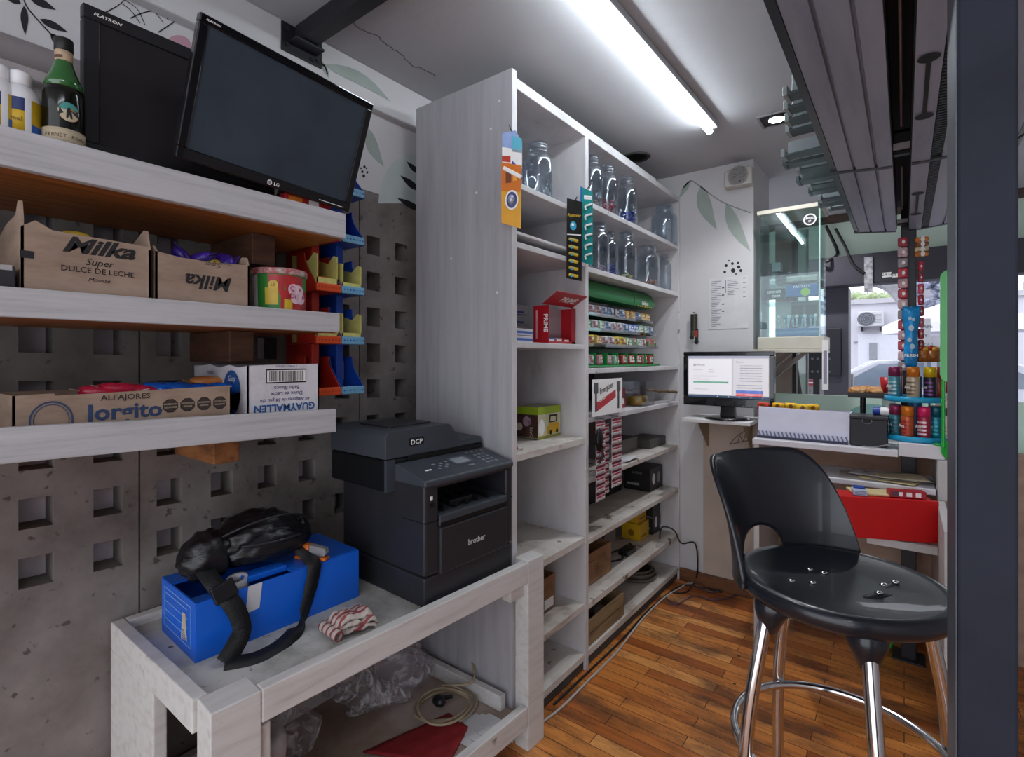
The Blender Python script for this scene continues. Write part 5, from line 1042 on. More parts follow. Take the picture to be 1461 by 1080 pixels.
for i in range(8): k.box(-1.39, ry0+.115*i, rz+.012, -1.14-.0, ry0+.115*i+.004, rz+.07, GRP)
k.build('stand', t, world=True)
for j, z_ in enumerate(RZ):
    xf2 = -1.185+.018*j
    k = MB(); k.box(-1.39, ry0, z_-.006, xf2-.003, ry1, z_-.002, GRD); k.box(xf2-.003, ry0, z_-.008, xf2, ry1+.03, z_+.008, CLR)
    for i in range(8): k.box(xf2-.06, ry0+.125*i, z_-.006, xf2-.003, ry0+.125*i+.003, z_+.03, GRP)
    k.build('tray', t, world=True)
protos = []
def gum(c1, c2):
    k = MB(); a = mat('gum '+c1, c1, .35, var=.3, vscale=70); b_ = mat('gum '+c2, c2, .35, var=.2, vscale=70)
    k.box(-.05, -.030, 0, 0, .030, .048, a, .007); k.patch((-.026, .024), (-.004, .042), b_, (.0003, 0, 0), RX, UX); k.disc((.0003, .010, .032), .007, WHITE(), RX, UX, 10, ry=.005); k.patch((-.024, .012), (.024, .021), b_, (.0007, 0, 0), RX, UX); return k.build('gum_pack')
GC = [('#a85f68', '#b9a8ac'), ('#b4b3b7', '#8d4a58'), ('#9fa5b4', '#3f5f8f'), ('#3a3944', '#b3b0b3'), ('#b98a3a', '#d6c49a'), ('#7fa08a', '#d4d8d2'), ('#3c62b0', '#c8ccd8'), ('#c2b248', '#8a3a3f'), ('#b25f63', '#4f8f5f'), ('#94322f', '#d0c6c4')]
protos = [gum(*c_) for c_ in GC]; used = set(); rg = random.Random(11)
RN = ['top row', 'second row', 'third row', 'bottom row']
pat = [[0, 0, 1, 1, 2, 2, 3, 2, 4, 4, 2, 4, 4], [5, 5, 1, 5, 2, 1, 1, 2, 6, 6, 5, 5, 2], [4, 7, 4, 1, 1, 7, 7, 5, 8, 5, 1, 8, 8], [1, 0, 0, 5, 9, 9, 9, 8, 9]]
for j in range(4):
    n_ = len(pat[j])
    for i, ci in enumerate(pat[j]):
        z_ = (RZ + [rz+.012])[j]-(0.0015 if j < 3 else -.001); xf2 = (-1.190+.018*j) if j < 3 else -1.145
        y_ = ry0+.04+(ry1-ry0-.07)*i/(n_-1) if j < 3 else ry0+.09+.088*i
        lab = f'small wrapped gum pack in the {RN[j]} of the green rack'; g = f'gum packs, {RN[j]}'
        p = protos[ci]
        if ci in used: p = p.copy(); COL.objects.link(p)
        used.add(ci); p.location = (xf2, y_, z_); p.rotation_euler = (rg.uniform(-.12, .12), (0 if j < 3 else rg.uniform(-.1, .1)), rg.uniform(-.12, .12)); tag(p, lab, 'gum', g)
# ---- cables on the floor along the unit
def cable(name, label, pts, r, m, n=6):
    k = MB(); k.tube(smooth_pts(pts, n), r, m, 8); P_ = V(pts[len(pts)//2]); o = k.build(name, origin=P_); return tag(o, label, 'cable')
WC = mat('white cable', '#b5b0ac', .5, var=.1); BC = mat('black cable', '#1c1b1d', .5)
fl = lambda x, y, z_=.005: onZ(x, y, z_)
cable('floor_cable', 'white cable running along the foot of the shelving unit', [fl(760, 1040), fl(800, 1010), fl(842, 968), fl(880, 930), fl(915, 885), fl(945, 855), fl(968, 840), fl(985, 832), fl(1010, 834)], .0045, WC)
cable('floor_cable', 'black cable along the foot of the shelving unit beside the white one', [fl(790, 1005), fl(840, 958), fl(885, 915), fl(920, 876), fl(952, 848), fl(975, 835), fl(1000, 838), fl(1030, 845)], .0045, BC)
cable('wall_cable', 'black cable curving from the yellow box shelf down to the floor', [V((-1.15, 2.95, .30)), onX(945, 752, -1.09), onX(962, 757, -1.088), onX(972, 775, -1.085), V((-1.0, 3.13, .25)), V((-.985, 3.13, .10)), fl(990, 832), fl(978, 845), fl(955, 845)], .0045, BC)
cable('floor_cable', 'loose loop of thin cable on the floor near the far wall', [fl(990, 835), fl(1015, 845), fl(1035, 838), fl(1050, 848), fl(1020, 856), fl(990, 850), fl(965, 862), fl(950, 852)], .003, mat('violet grey cable', '#54485f', .5))
# ================================================================ far wall fittings, counter and what stands on it
# ---- wall shelf with the lit monitor
CW = mixmat('scratched white board', ['#a7a29e', '#cfcdcc', '#dad8d8'], 4, (1, 1, 1), .5, .06, (.25, .4, .7))
t = thing('wall_shelf', 'small white wall shelf with two brackets under the lit monitor', 'shelf', (-.805, 3.0, 1.01))
k = MB(); k.box(-.985, 2.85, 1.012, -.63, FARY-.014, 1.032, CW, .003); k.build('shelf_board', t, world=True)
for x_ in (-.93, -.69):
    k = MB(); k.prism([(0, 0), (.20, 0), (.20, -.012), (.02, -.17), (0, -.17)], mat('brass bracket', '#9a8a68', .4, .5, var=.2), (x_, FARY-.014, 1.011), (0, -1, 0), UX, .004); k.disc((x_, FARY-.018, .90), .004, STEEL, RY, UY, 8); k.build('bracket', t, world=True)
k = MB()
for q in stroke([(1041, 634), (1052, 622), (1068, 612)], .7) + stroke([(1041, 634), (1055, 631), (1070, 628)], .7) + stroke([(1052, 632), (1056, 622), (1060, 630), (1064, 618)], .6): k._add([onY(x, y, FARY-.0145) for x, y in q], [list(range(len(q)))], mat('pencil mark', '#6c5c50', .8))
k.build('pencil_mark', bpy.data.objects['wall_below_counter'])
c = onY(975, 577, 2.93); d = onY(1105, 575, 2.93); e = onY(978, 502, 2.93); mw = d.x-c.x; mh = e.z-c.z
t = thing('monitor', 'lit flat monitor showing a web page on the small white wall shelf', 'monitor', ((c.x+d.x)/2, 2.95, 1.033)); bx = V((-mw/2, -.02, c.z-1.033))
k = MB(); bw, bb, bt = .026, .048, .024
for a0, b0, a1, b1 in ((0, 0, mw, bb), (0, mh-bt, mw, mh), (0, bb, bw, mh-bt), (mw-bw, bb, mw, mh-bt)): k.box(bx.x+a0, bx.y, bx.z+b0, bx.x+a1, bx.y+.03, bx.z+b1, BEZ, .004)
for i in range(5): k.disc(bx + V((mw*.68+.014*i, 0, .008)), .003, mat('grey button', '#6c6f76', .4), RY, UY, 8)
k.build('bezel', t)
def lit(n, c_): return mat('screen '+n, c_, .4, var=0, emit=.42)
k = MB(); sw, sh = mw-2*bw, mh-bb-bt; so = bx + V((bw, .005, bb))
k.box(so.x, so.y, so.z, so.x+sw, so.y+.012, so.z+sh, lit('grey page', '#b9b6bb')); f = V((so.x, so.y, so.z))
def sp(a, b, c_, d_, m, e_=.0006): k.patch((a*sw, b*sh), (c_*sw, d_*sh), m, f, RY, UY, e_)
WHT, DKS = lit('white', '#dad7dc'), lit('dark', '#5c5a63')
sp(.01, .07, .56, .93, WHT); sp(.58, .07, .99, .93, lit('pale', '#c9c6cb')); sp(0, 0, 1, .05, lit('taskbar', '#3a4a63')); sp(0, .95, 1, 1, lit('bar', '#9fa4b5'))
sp(.07, .345, .52, .385, lit('green', '#2f8a68')); sp(.61, .12, .93, .19, lit('blue', '#3563b4')); sp(.61, .055, .93, .12, lit('red', '#c4202c')); k.text('PAGAR', WHT, f + V((.77*sw, -.001, .07*sh)), RY, UY, .012)
sp(.07, .76, .11, .81, DKS); k.text('Mercado', DKS, f + V((.12*sw, -.0008, .765*sh)), RY, UY, .012, align='LEFT'); k.text('Resumen', DKS, f + V((.61*sw, -.0008, .84*sh)), RY, UY, .011, align='LEFT')
for i, (a, b, w_) in enumerate(((.07, .66, .12), (.27, .66, .06), (.27, .60, .07), (.07, .50, .3), (.07, .43, .2), (.08, .18, .18), (.66, .76, .26), (.66, .70, .26), (.66, .64, .26), (.66, .58, .26), (.66, .52, .26), (.66, .46, .26), (.66, .40, .26), (.62, .30, .30), (.62, .24, .30))): sp(a, b, a+w_, b+.02, lit('line', '#8d8b95'))
for i in range(14): sp(.33+.045*i, .012, .35+.045*i, .038, (DKS, WHT, lit('green', '#2f8a68'))[i % 3])
k.build('screen', t)
k = MB(); k.box(-mw/2+.02, .012, bx.z+.02, mw/2-.02, .045, bx.z+mh-.02, BEZM, .01); k.build('rear_housing', t)
k = MB(); k.hexa([(-.04, -.01, .012), (.04, -.01, .012), (-.04, .03, .012), (.04, .03, .012), (-.035, 0, bx.z+.02), (.035, 0, bx.z+.02), (-.035, .03, bx.z+.02), (.035, .03, bx.z+.02)], BEZ, .004); k.build('stand_neck', t)
k = MB(); k.lathe([(.115, .001), (.118, .006), (.09, .012), (.04, .016), (0, .016)], BEZ, seg=36); k.build('stand_base', t)
# ---- small things on the far wall
k = MB(); f = onY(1012, 470, FARY-.001); g = onY(1067, 393, FARY-.001); W_, H_ = g.x-f.x, g.z-f.z
SHEET = mat('thin printed sheet', '#c9c7ca', .6, var=.06); GI = mat('grey sheet ink', '#8b898f', .7)
k.box(f.x, FARY-.0025, f.z, g.x, FARY-.001, g.z, SHEET); ff = V((f.x, FARY-.0026, f.z))
for i in range(26): k.patch((.06*W_, (.93-.035*i)*H_), ((.06+rg.uniform(.12, .28))*W_, (.945-.035*i)*H_), GI, ff, RY, UY)
for i in range(9): k.patch((.48*W_, (.93-.035*i)*H_), ((.48+rg.uniform(.15, .3))*W_, (.945-.035*i)*H_), GI, ff, RY, UY)
k.patch((.42*W_, .70*H_), (.45*W_, .95*H_), GI, ff, RY, UY)
for i in range(5): k.patch((.88*W_, (.95-.09*i)*H_), (.95*W_, (.97-.09*i)*H_), GI, ff, RY, UY)
for i in (4, 8, 13, 17): k.patch((.34*W_, (.93-.035*i)*H_), (.40*W_, (.95-.035*i)*H_), INK(), ff, RY, UY)
tag(k.build('price_list', origin=((f.x+g.x)/2, FARY-.002, f.z)), 'thin printed price list on the white wall above the lit monitor', 'paper')
t = thing('key_bunch', 'bunch of keys hanging on the wall left of the price list', 'keys', onY(991, 446, FARY-.01))
k = MB(); k.cyl((0, .008, .0), (0, -.02, .0), .003, STEEL); k.build('hook', t)
for i, (x_, L_, m) in enumerate(((0, .12, STEEL), (-.012, .17, mat('dark key', '#38383b', .35, .7)), (.008, .15, mat('brass key', '#7d6b45', .35, .8)), (.018, .20, STEEL))):
    k = MB(); k.box(x_-.008, -.012-.003*i, -L_+.02, x_+.006, -.010-.003*i, -.01, m, .0007); k.disc((x_, -.013-.003*i, -L_+.02), .014, m, RY, UY, 12); k.build('key', t)
k = MB(); k.box(.012, -.032, -.19, .030, -.022, -.10, BLACKP(), .003); k.patch((.014, -.15), (.028, -.11), mat('red tag', '#b02a2a', .4), (0, -.0325, 0), RY, UY); k.build('fob', t)
a, b = onY(1033, 268, 3.10), onY(1073, 236, 3.10); t = thing('wall_speaker', 'small white loudspeaker high on the white pillar', 'speaker', ((a.x+b.x)/2, 3.14, a.z))
k = MB(); k.box(a.x, 3.10, a.z, b.x, FARY-.002, b.z, mat('cream speaker shell', '#bdb9b4', .5, var=.05), .006); k.build('shell', t, world=True)
k = MB(); k.disc(((a.x+b.x)/2, 3.0995, (a.z+b.z)/2+.006), .056, mat('grey grille', '#9f9c9b', .6, var=.25, vscale=200), RY, UY, 28)
for i in range(9): k.patch((-.05+.004*abs(i-4), -.04+.01*i), (.05-.004*abs(i-4), -.037+.01*i), mat('grille slot', '#77736f', .7), ((a.x+b.x)/2, 3.0993, (a.z+b.z)/2+.006), RY, UY)
k.disc(((a.x+b.x)/2+.012, 3.099, a.z+.022), .004, INK(), RY, UY, 8); k.build('grille', t, world=True)
# ---- glass display cabinet on a bracketed board
gx0, gx1, gy0, gy1, gz0, gz1 = -.634, -.348, 3.09, 3.34, 1.478, 2.15
CG = thin_glass('cabinet glass', '#edf6f4', .05, .6, .22, .01)
CREAM = mat('cream board', '#c7c3b4', .5, var=.05)
t = thing('display_cabinet', 'tall glass display cabinet on a bracketed board beside the white pillar', 'cabinet', ((gx0+gx1)/2, 3.2, gz0-.12))
def gb(name, fn, lab=None): k = MB(); fn(k); return k.build(name, t, world=True, label=lab)
gb('front_pane', lambda k: (k.box(gx0, gy0, gz0, gx1, gy0+.005, gz1, CG), k.disc((gx1-.045, gy0-.0004, gz1-.06), .030, mat('black sticker', '#26262b', .5), RY, UY, 26), k.disc((gx1-.045, gy0-.0006, gz1-.06), .030, WHITE(), RY, UY, 26, r_in=.024), k.text('SMOKE', WHITE(), (gx1-.045, gy0-.001, gz1-.058), RY, UY, .015, bold=.02), k.text('IT', WHITE(), (gx1-.045, gy0-.001, gz1-.074), RY, UY, .014, bold=.02)))
gb('side_pane', lambda k: k.box(gx1-.005, gy0+.006, gz0, gx1, gy1, gz1, CG)); gb('side_pane', lambda k: k.box(gx0, gy0+.006, gz0, gx0+.005, gy1, gz1, CG)); gb('back_pane', lambda k: k.box(gx0+.006, gy1-.005, gz0, gx1-.006, gy1, gz1, CG))
gb('glass_shelf', lambda k: k.box(gx0+.006, gy0+.03, 1.795, gx1-.006, gy1-.01, 1.801, CG)); gb('glass_shelf', lambda k: k.box(gx0+.006, gy0+.03, 1.665, gx1-.006, gy1-.01, 1.671, CG))
gb('top_board', lambda k: k.box(gx0-.012, gy0-.012, gz1, gx1+.012, gy1+.01, gz1+.022, CREAM, .002)); gb('base_board', lambda k: k.box(gx0-.01, gy0-.01, gz0-.065, gx1+.02, gy1, gz0, CREAM, .003))
gb('shelf_board', lambda k: k.box(gx0-.04, gy0-.02, gz0-.084, gx1+.015, gy1+.05, gz0-.066, CREAM, .002))
for x_ in (gx0+.09, gx0+.16): gb('bracket', lambda k: k.bar((x_-.16, 3.25, 1.22), (x_+.04, 3.22, gz0-.084), .016, .022, mat('grey bracket', '#8a827c', .4, .3)))
gb('edge_strip', lambda k: k.box(gx1-.004, gy0-.003, gz0, gx1+.003, gy0+.006, gz1, mat('pale glass edge', '#a9c7bf', .2)))
def inbox(name, lab, px0, px1, py0, py1, y, dep, m, fn=None, cat='box'):
    a, b = onY(px0, py1, y), onY(px1, py0, y); k = MB(); k.box(a.x, y, a.z, b.x, y+dep, b.z, m, .002)
    if fn: fn(k, V((a.x, y, a.z)), b.x-a.x, b.z-a.z)
    return tag(k.build(name, origin=((a.x+b.x)/2, y+dep/2, a.z)), lab, cat)
def words(s_, m, sc=.6): return lambda k, f, w, h: k.text(s_, m, f + V((w/2, -.0005, h*.25)), RY, UY, h*sc, bold=.02, sx=min(1.2, w/(h*sc*.62*max(1, len(s_)))))
TB = mat('cyan tray', '#1a5f9f', .4, var=.12)
inbox('candy_tray', 'blue printed candy tray at the bottom of the glass cabinet', 1106, 1168, 467, 480, 3.13, .16, TB, lambda k, f, w, h: [k.text('YUMMY', mat('light cyan ink', '#7fc4e0', .4), f + V((w*(.17+.33*i), -.0005, h*.3)), RY, UY, h*.5) for i in range(3)])
for i in range(9):
    x_ = gx0+.085+.021*i; k = MB(); k.cyl((0, 0, 0), (0.004*(i % 3-1), 0, .05), .006, mat('pale blue wrapper', '#a9c9d8', .3, var=.3, vscale=60), seg=8); k.blob((0.004*(i % 3-1), 0, .056), (.011, .008, .012), (WHITE(), mat('cyan wrapper', '#58a9c9', .3))[i % 2], 2, .2, 3, i)
    o = k.build('lollipop'); a = onY(1110, 467, 3.13); o.location = (x_, 3.17+.03*(i % 2), a.z+.001); tag(o, 'blue and white wrapped sweet standing in the blue tray of the cabinet', 'candy', 'sweets in the cabinet tray')
inbox('white_box', 'white open sweets carton behind the blue tray in the cabinet', 1128, 1168, 428, 466, 3.24, .07, mat('grey white carton', '#a9b2b4', .5, var=.08), lambda k, f, w, h: (k.patch((.04*w, .05*h), (.46*w, .84*h), mat('grey glass pane', '#5d6b6e', .4, var=.3, vscale=20), f, RY, UY), k.patch((.54*w, .05*h), (.96*w, .84*h), mat('grey glass pane', '#5d6b6e', .4, var=.3, vscale=20), f, RY, UY)))
inbox('candy_pack', 'blue and green candy pack on the lower glass shelf of the cabinet', 1121, 1167, 404, 424, 3.14, .05, mat('blue candy pack', '#2460a4', .35, var=.25, vscale=30), lambda k, f, w, h: (k.disc(f + V((.62*w, 0, .35*h)), .36*h, mat('lime disc', '#9ac33a', .4), RY, UY, 18, ry=.34*h), k.text('FANTASY', WHITE(), f + V((.5*w, -.0006, .72*h)), RY, UY, h*.3, bold=.02)))
inbox('black_pack', 'black lettered box on the lower glass shelf of the cabinet', 1090, 1119, 411, 427, 3.14, .06, mat('dark teal box', '#18262c', .4), lambda k, f, w, h: (k.text('OPENER', WHITE(), f + V((.5*w, -.0006, .55*h)), RY, UY, h*.36, bold=.02), k.text('COM', WHITE(), f + V((.6*w, -.0006, .12*h)), RY, UY, h*.34, bold=.02)))
inbox('white_packets', 'heap of pale packets above the blue and green pack in the cabinet', 1122, 1166, 391, 403, 3.16, .06, mat('pale packets', '#b7b2ad', .5, var=.3, vscale=40), None, 'packets')
inbox('grey_box', 'small grey box on the upper glass shelf of the cabinet', 1101, 1114, 374, 388, 3.2, .06, mat('grey card', '#6f7c82', .5, var=.1))
inbox('grey_box', 'pale grey box below the upper glass shelf of the cabinet', 1101, 1128, 388, 402, 3.22, .06, mat('pale card', '#8b979a', .5, var=.1))
k = MB(); a = onY(1118, 376, 3.22); k.lathe([(.035, 0), (.05, .01), (.045, .03), (.02, .045), (0, .048)], mat('dark cap cloth', '#27343a', .8, var=.15), seg=20); o = k.build('round_tin'); o.location = (a.x, 3.24, 1.802); tag(o, 'dark domed tin on the upper glass shelf of the cabinet', 'tin')
k = MB(); a, b = onY(1173, 556, 3.07), onY(1182, 485, 3.07); k.box(a.x, 3.066, a.z, b.x, 3.068, b.z, WHITE()); k.patch((.006, .03), ((b.x-a.x)-.006, .2), mat('violet grey print', '#8d88a0', .5), (a.x, 3.066, a.z), RY, UY); tag(k.build('price_strip', origin=((a.x+b.x)/2, 3.067, a.z)), 'white price strip hanging from the corner of the glass cabinet', 'sign')
# ---- counter
KX0, KX1, KY0, KZ = -.577, .128, 2.65, .980
CT = mixmat('white counter laminate', ['#b4b0b5', '#cfccd2', '#d9d6dc'], 5, rough=.35, bump=.03, pos=(.25, .4, .7))
CWH = mixmat('scuffed white panel', ['#938f8c', '#b9b6b5', '#c9c6c6'], 4, (1, 1, .6), .55, .08, (.25, .4, .7), fine=('#5d554e', 18, .71))
t = thing('counter', 'white shop counter with a lower shelf along the far wall', 'counter', (-.2, 2.9, 0))
def cb(name, *bs, m=CT, bev=.003):
    k = MB()
    for b in bs: k.box(*b, m, bev)
    return k.build(name, t, world=True)
cb('counter_top', (KX0, KY0, KZ-.026, -.02, FARY-.003, KZ)); cb('end_block', (-.019, KY0, KZ-.02, KX1, FARY-.003, KZ+.035))
cb('side_panel', (KX0, KY0+.03, 0, KX0+.025, FARY-.03, KZ-.027), m=CWH); cb('side_panel', (.103, 2.18, 0, .128, FARY-.03, .80), (.103, KY0+.01, .80, .128, FARY-.03, KZ-.021), m=CWH)
cb('support_post', (.105, KY0-.012, .80, .145, KY0+.03, KZ-.021), m=CWH)
cb('lower_shelf', (-.45, 2.63, .82, .10, 2.93, .843)); cb('lower_rail', (-.12, 2.50, .622, .102, 2.53, .652), m=CWH); cb('foot_panel', (-.50, FARY-.15, 0, -.46, FARY-.04, .80), m=CWH)
k = MB(); k.disc((.1025, 2.32, .735), .008, mat('dark bolt', '#4a4540', .5), (0, -1, 0), UX, 12); k.build('bolt', t, world=True)
t = thing('drawer', 'bright red drawer pulled out below the counter shelf', 'drawer', (.106, 2.545, .656), R(23))
RED = mat('bright red paint', '#c40c10', .38, var=.04)
k = MB(); k.box(-.46, 0, 0, 0, .016, .160, RED, .002); k.build('front_panel', t)
k = MB(); k.box(-.455, .016, .003, -.44, .17, .158, RED); k.box(-.018, .016, .003, -.004, .04, .158, RED); k.box(-.44, .016, .003, -.02, .14, .010, RED); k.box(-.45, .016, .150, -.006, .12, .158, RED); k.build('drawer_box', t)
DM = t.matrix_basis.copy(); DR = lambda a, b, c: DM @ V((a, b, c))
k = MB(); k.box(-.06, -.02, 0, .06, .02, .028, mat('red white pack', '#a3232f', .4, var=.2, vscale=50), .002)
for i in range(3): k.patch((-.035+.03*i, .006), (-.017+.03*i, .022), WHITE(), (0, -.0203, 0), RY, UY)
k.patch((-.055, .005), (-.03, .024), mat('dark print', '#5a3a44', .5), (0, -.0206, 0), RY, UY); o = k.build('cigarette_pack'); o.location = DR(-.09, .045, .1605); o.rotation_euler = (0, 0, R(18)); tag(o, 'red and white packet lying on the red drawer', 'packet')
k = MB(); k.box(-.024, -.03, 0, .024, .03, .022, mat('pale blue pack', '#aab4cf', .4, var=.15, vscale=80), .003); k.box(-.020, .0, .0225, .02, .028, .03, mat('blue lid', '#1f4394', .4), .003)
for i in range(3): k.patch((-.018, .004+.006*i), (.018, .007+.006*i), mat('grey key print', '#77788c', .5), (0, -.0304, 0), RY, UY)
o = k.build('gum_box'); o.location = DR(-.25, .05, .1605); o.rotation_euler = (0, 0, R(10)); tag(o, 'small white and blue packet at the left on the red drawer', 'packet')
t = thing('paper_pile', 'pile of loose papers and notes on the white shelf above the red drawer', 'papers', (-.05, 2.74, .844))
for i, (x_, y_, w_, d_, rz_, c_) in enumerate(((-.05, .0, .26, .16, .1, '#a89c98'), (.0, -.02, .2, .14, -.2, '#c9b98a'), (.03, .02, .22, .15, .3, '#8d8484'), (-.02, .03, .24, .15, -.1, '#b9b3b4'), (.04, .0, .18, .13, .15, '#c2b69a'))):
    k = MB(); k.grid(lambda u, v: V(((u-.5)*w_, (v-.5)*d_, .004*i + .004*math.sin(5*u+i)*v + .002)), 12, 8, mat('paper '+c_, c_, .8, var=.12, vscale=20), True, .0015)
    o = k.build('sheet', t); o.location = (x_, y_, 0); o.rotation_euler = (0, 0, rz_)
k = MB(); k.box(-.10, -.05, 0, .10, .05, .006, mat('cream notepad', '#cbb98a', .7, var=.06)); o = k.build('notepad'); o.location = DR(-.17, .085, .1605); o.rotation_euler = (0, 0, R(20)); tag(o, 'cream notepad between the papers and the packets on the red drawer', 'notepad')
# things standing on the counter
a, b = onY(1081, 627, 2.72), onY(1212, 590, 2.72); zt = KZ+.001
t = thing('sign_holder', 'white acrylic panel with dark comb strip on the counter', 'tray', ((a.x+b.x)/2, 2.75, zt))
LIL = mat('milky acrylic', '#c4c3d4', .25, var=.04); k = MB(); k.hexa([(a.x, 2.72, zt), (b.x, 2.72, zt), (a.x, 2.726, zt), (b.x, 2.726, zt), (a.x, 2.745, b.z+.01), (b.x, 2.745, b.z), (a.x, 2.751, b.z+.01), (b.x, 2.751, b.z)], LIL, .001)
for x_, z_ in ((.10, .10), (.19, .098), (.30, .09), (.38, .094)): k.disc((a.x+x_, 2.7445, zt+z_), .0025, INK(), RY, UY, 6)
k.build('panel', t, world=True)
k = MB(); DC = mat('dark violet comb', '#2e2f4a', .5); k.box(a.x, 2.700, zt, b.x-.005, 2.716, zt+.010, DC)
n = int((b.x-a.x)/.017)
for i in range(n): k.bar((a.x+.012+.017*i, 2.714, zt+.010), (a.x+.004+.017*i, 2.716, zt+.032), .006, .004, mat('grey violet comb', '#6a6c88', .5), up=(0, 1, 0))
k.build('comb_strip', t, world=True)
k = MB(); k.box(a.x, 2.75, zt, a.x+.004, 2.90, b.z, LIL); k.box(b.x-.004, 2.75, zt, b.x, 2.90, b.z-.005, LIL); k.box(a.x+.004, 2.896, zt, b.x-.004, 2.90, b.z-.005, LIL); k.build('tray_body', t, world=True)
for i, (p_, c_, lab) in enumerate(((1093, '#c23a2a', 'red'), (1112, '#dba51d', 'yellow'), (1128, '#e0b52a', 'yellow'), (1146, '#d9b02a', 'yellow'), (1158, '#dca91f', 'yellow'))):
    p = onY(p_, 590, 2.81); k = MB(); m = mat('snack bag '+c_, c_, .3, var=.2, vscale=30); k.box(-.03, -.012, 0, .03, .012, .165, m, .01); k.disc((0, -.0125, .15), .01, mat('brown bag print', '#7a4a1a', .4), RY, UY, 10)
    o = k.build('snack_bag'); o.location = (p.x, 2.79+.025*(i % 3), zt); o.rotation_euler = (.1, 0, .15*(i-2)); tag(o, 'red snack bag standing in the white tray on the counter' if i == 0 else 'yellow snack bag standing in the white tray on the counter', 'snack', None if i == 0 else 'yellow snack bags')
a, b = onY(1213, 636, 2.70), onY(1266, 596, 2.70)
t = thing('till_box', 'matte black box with finger notch on the counter beside the white panel', 'box', ((a.x+b.x)/2, 2.80, zt)); MBK = mat('matte black card', '#1d1c24', .5, var=.06)
k = MB(); k.box(a.x, 2.70, zt, b.x, 2.86, b.z-.012, MBK, .003); k.disc(((a.x+b.x)/2-.005, 2.6994, b.z-.018), .018, mat('notch lining', '#0c0c10', .6), RY, UY, 18, ry=.014); k.disc(((a.x+b.x)/2-.005, 2.6990, b.z-.018), .018, mat('pale notch rim', '#7f7d88', .5), RY, UY, 18, ry=.014, r_in=.0165); k.build('body', t, world=True)
k = MB(); k.box(a.x-.002, 2.698, b.z-.012, b.x+.004, 2.864, b.z, MBK, .002); k.build('lid', t, world=True)
cable('counter_cable', 'thin grey cable lying in front of the black box on the counter', [V((-.14, 2.685, zt+.003)), V((-.10, 2.67, zt+.006)), V((-.05, 2.675, zt+.018)), V((-.024, 2.69, zt+.012))], .0025, mat('grey cable', '#7d7d86', .5))
p = onY(1258, 592, 2.80); k = MB(); k.cyl((-.03, 0, .018), (.035, -.01, .018), .018, mat('blue white roll', '#1f3d96', .4, var=.2), seg=20); k.cyl((-.002, -.004, .018), (.036, -.01, .018), .0185, WHITE(), seg=20); o = k.build('mint_roll'); o.location = (p.x, 2.79, b.z+.001); tag(o, 'blue and white roll lying on the black box', 'roll')
# pastry tray on a stand, behind the black box
p = onY(1244, 563, 2.98); t = thing('pastry_tray', 'dark tray on a stand carrying pastries behind the black box', 'tray', (p.x, 2.98, zt)); DKM = mat('dark tray metal', '#2b2627', .4, .4)
k = MB(); k.box(-.09, -.08, p.z-zt-.006, .10, .09, p.z-zt, DKM, .002)
for q in ((-.09, -.08, .10, -.074), (-.09, .084, .10, .09)): k.box(q[0], q[1], p.z-zt-.012, q[2], q[3], p.z-zt+.012, DKM, .002)
k.build('tray', t)
k = MB(); k.cyl((-.035, 0, .012), (-.035, 0, p.z-zt-.006), .012, DKM); k.lathe([(.07, .0005), (.07, .008), (.02, .012)], DKM, (-.035, 0, 0)); k.build('stand', t)
PAS = mixmat('baked pastry', ['#7a4a24', '#b47a42', '#d0a06a', '#e2c79a'], 16, rough=.6, bump=.3, pos=(.3, .42, .55, .72))
for i, (x_, y_) in enumerate(((-.05, -.03), (.03, -.035), (-.02, .04), (.06, .045))):
    k = MB(); k.blob((0, 0, .018), (.042, .032, .022), PAS, 4, .2, 2.4, i, lambda q: (q.x, q.y, max(q.z, -.78))); o = k.build('pastry'); o.location = (p.x+x_, 2.98+y_, p.z+.001); tag(o, 'golden pastry on the dark tray', 'pastry', 'pastries on the dark tray')
# blue carousel with spray cans
SX, SY, SZ0 = .0375, 2.79, KZ+.036
CB_ = mat('bright blue plastic', '#1f94bd', .3, var=.05); CBD = mat('deep blue plastic', '#1a5f94', .35)
t = thing('can_carousel', 'round two tier blue carousel of spray cans on the counter end', 'display', (SX, SY, SZ0))
def disc_(name, z_, r_): k = MB(); k.lathe([(r_-.004, z_), (r_, z_+.003), (r_, z_+.020), (r_-.004, z_+.023), (r_-.008, z_+.018), (0, z_+.018)], CB_, seg=44); k.build(name, t)
disc_('base_tier', 0, .112); disc_('upper_tier', .163, .108)
k = MB(); k.cyl((0, 0, .018), (0, 0, .27), .024, CBD, seg=20); k.build('column', t)
for a_ in (0, 40, 80):
    k = MB(); k.cyl((.10*math.cos(R(a_+20)), .10*math.sin(R(a_+20)), .018), (.10*math.cos(R(a_+20)), .10*math.sin(R(a_+20)), .165), .004, CB_, seg=10); k.build('rod', t)
def can(name, label, a_, z_, body, cap, pr, g, r_=.076):
    k = MB(); k.lathe([(.0205, 0), (.0225, .003), (.0225, .083), (.021, .088)], body, seg=24); x_ = .0227
    va = R(-142.7); u = V((-math.sin(va), math.cos(va), 0)); f = V((math.cos(va), math.sin(va), 0))*x_
    if pr:
        for j in range(4): k.lathe([(.0229, .012+.016*j), (.0229, .02+.016*j)], pr, seg=10, arc=(-200, -70))
        k.text('Axe', WHITE(), f*1.06 + V((0, 0, .04)), u, UX, .018, bold=.02)
    bo = k.build('body'); k = MB(); k.lathe([(.0222, .087), (.0222, .122), (.019, .128), (0, .128)], cap, seg=24); ca_ = k.build('cap')
    tt = thing(name, label, 'spray can', (SX+r_*math.cos(R(a_)), SY+r_*math.sin(R(a_)), SZ0+z_), 0, g); bo.parent = tt; ca_.parent = tt
cm = lambda n, c_: mat('can '+n, c_, .3, .2, var=.1)
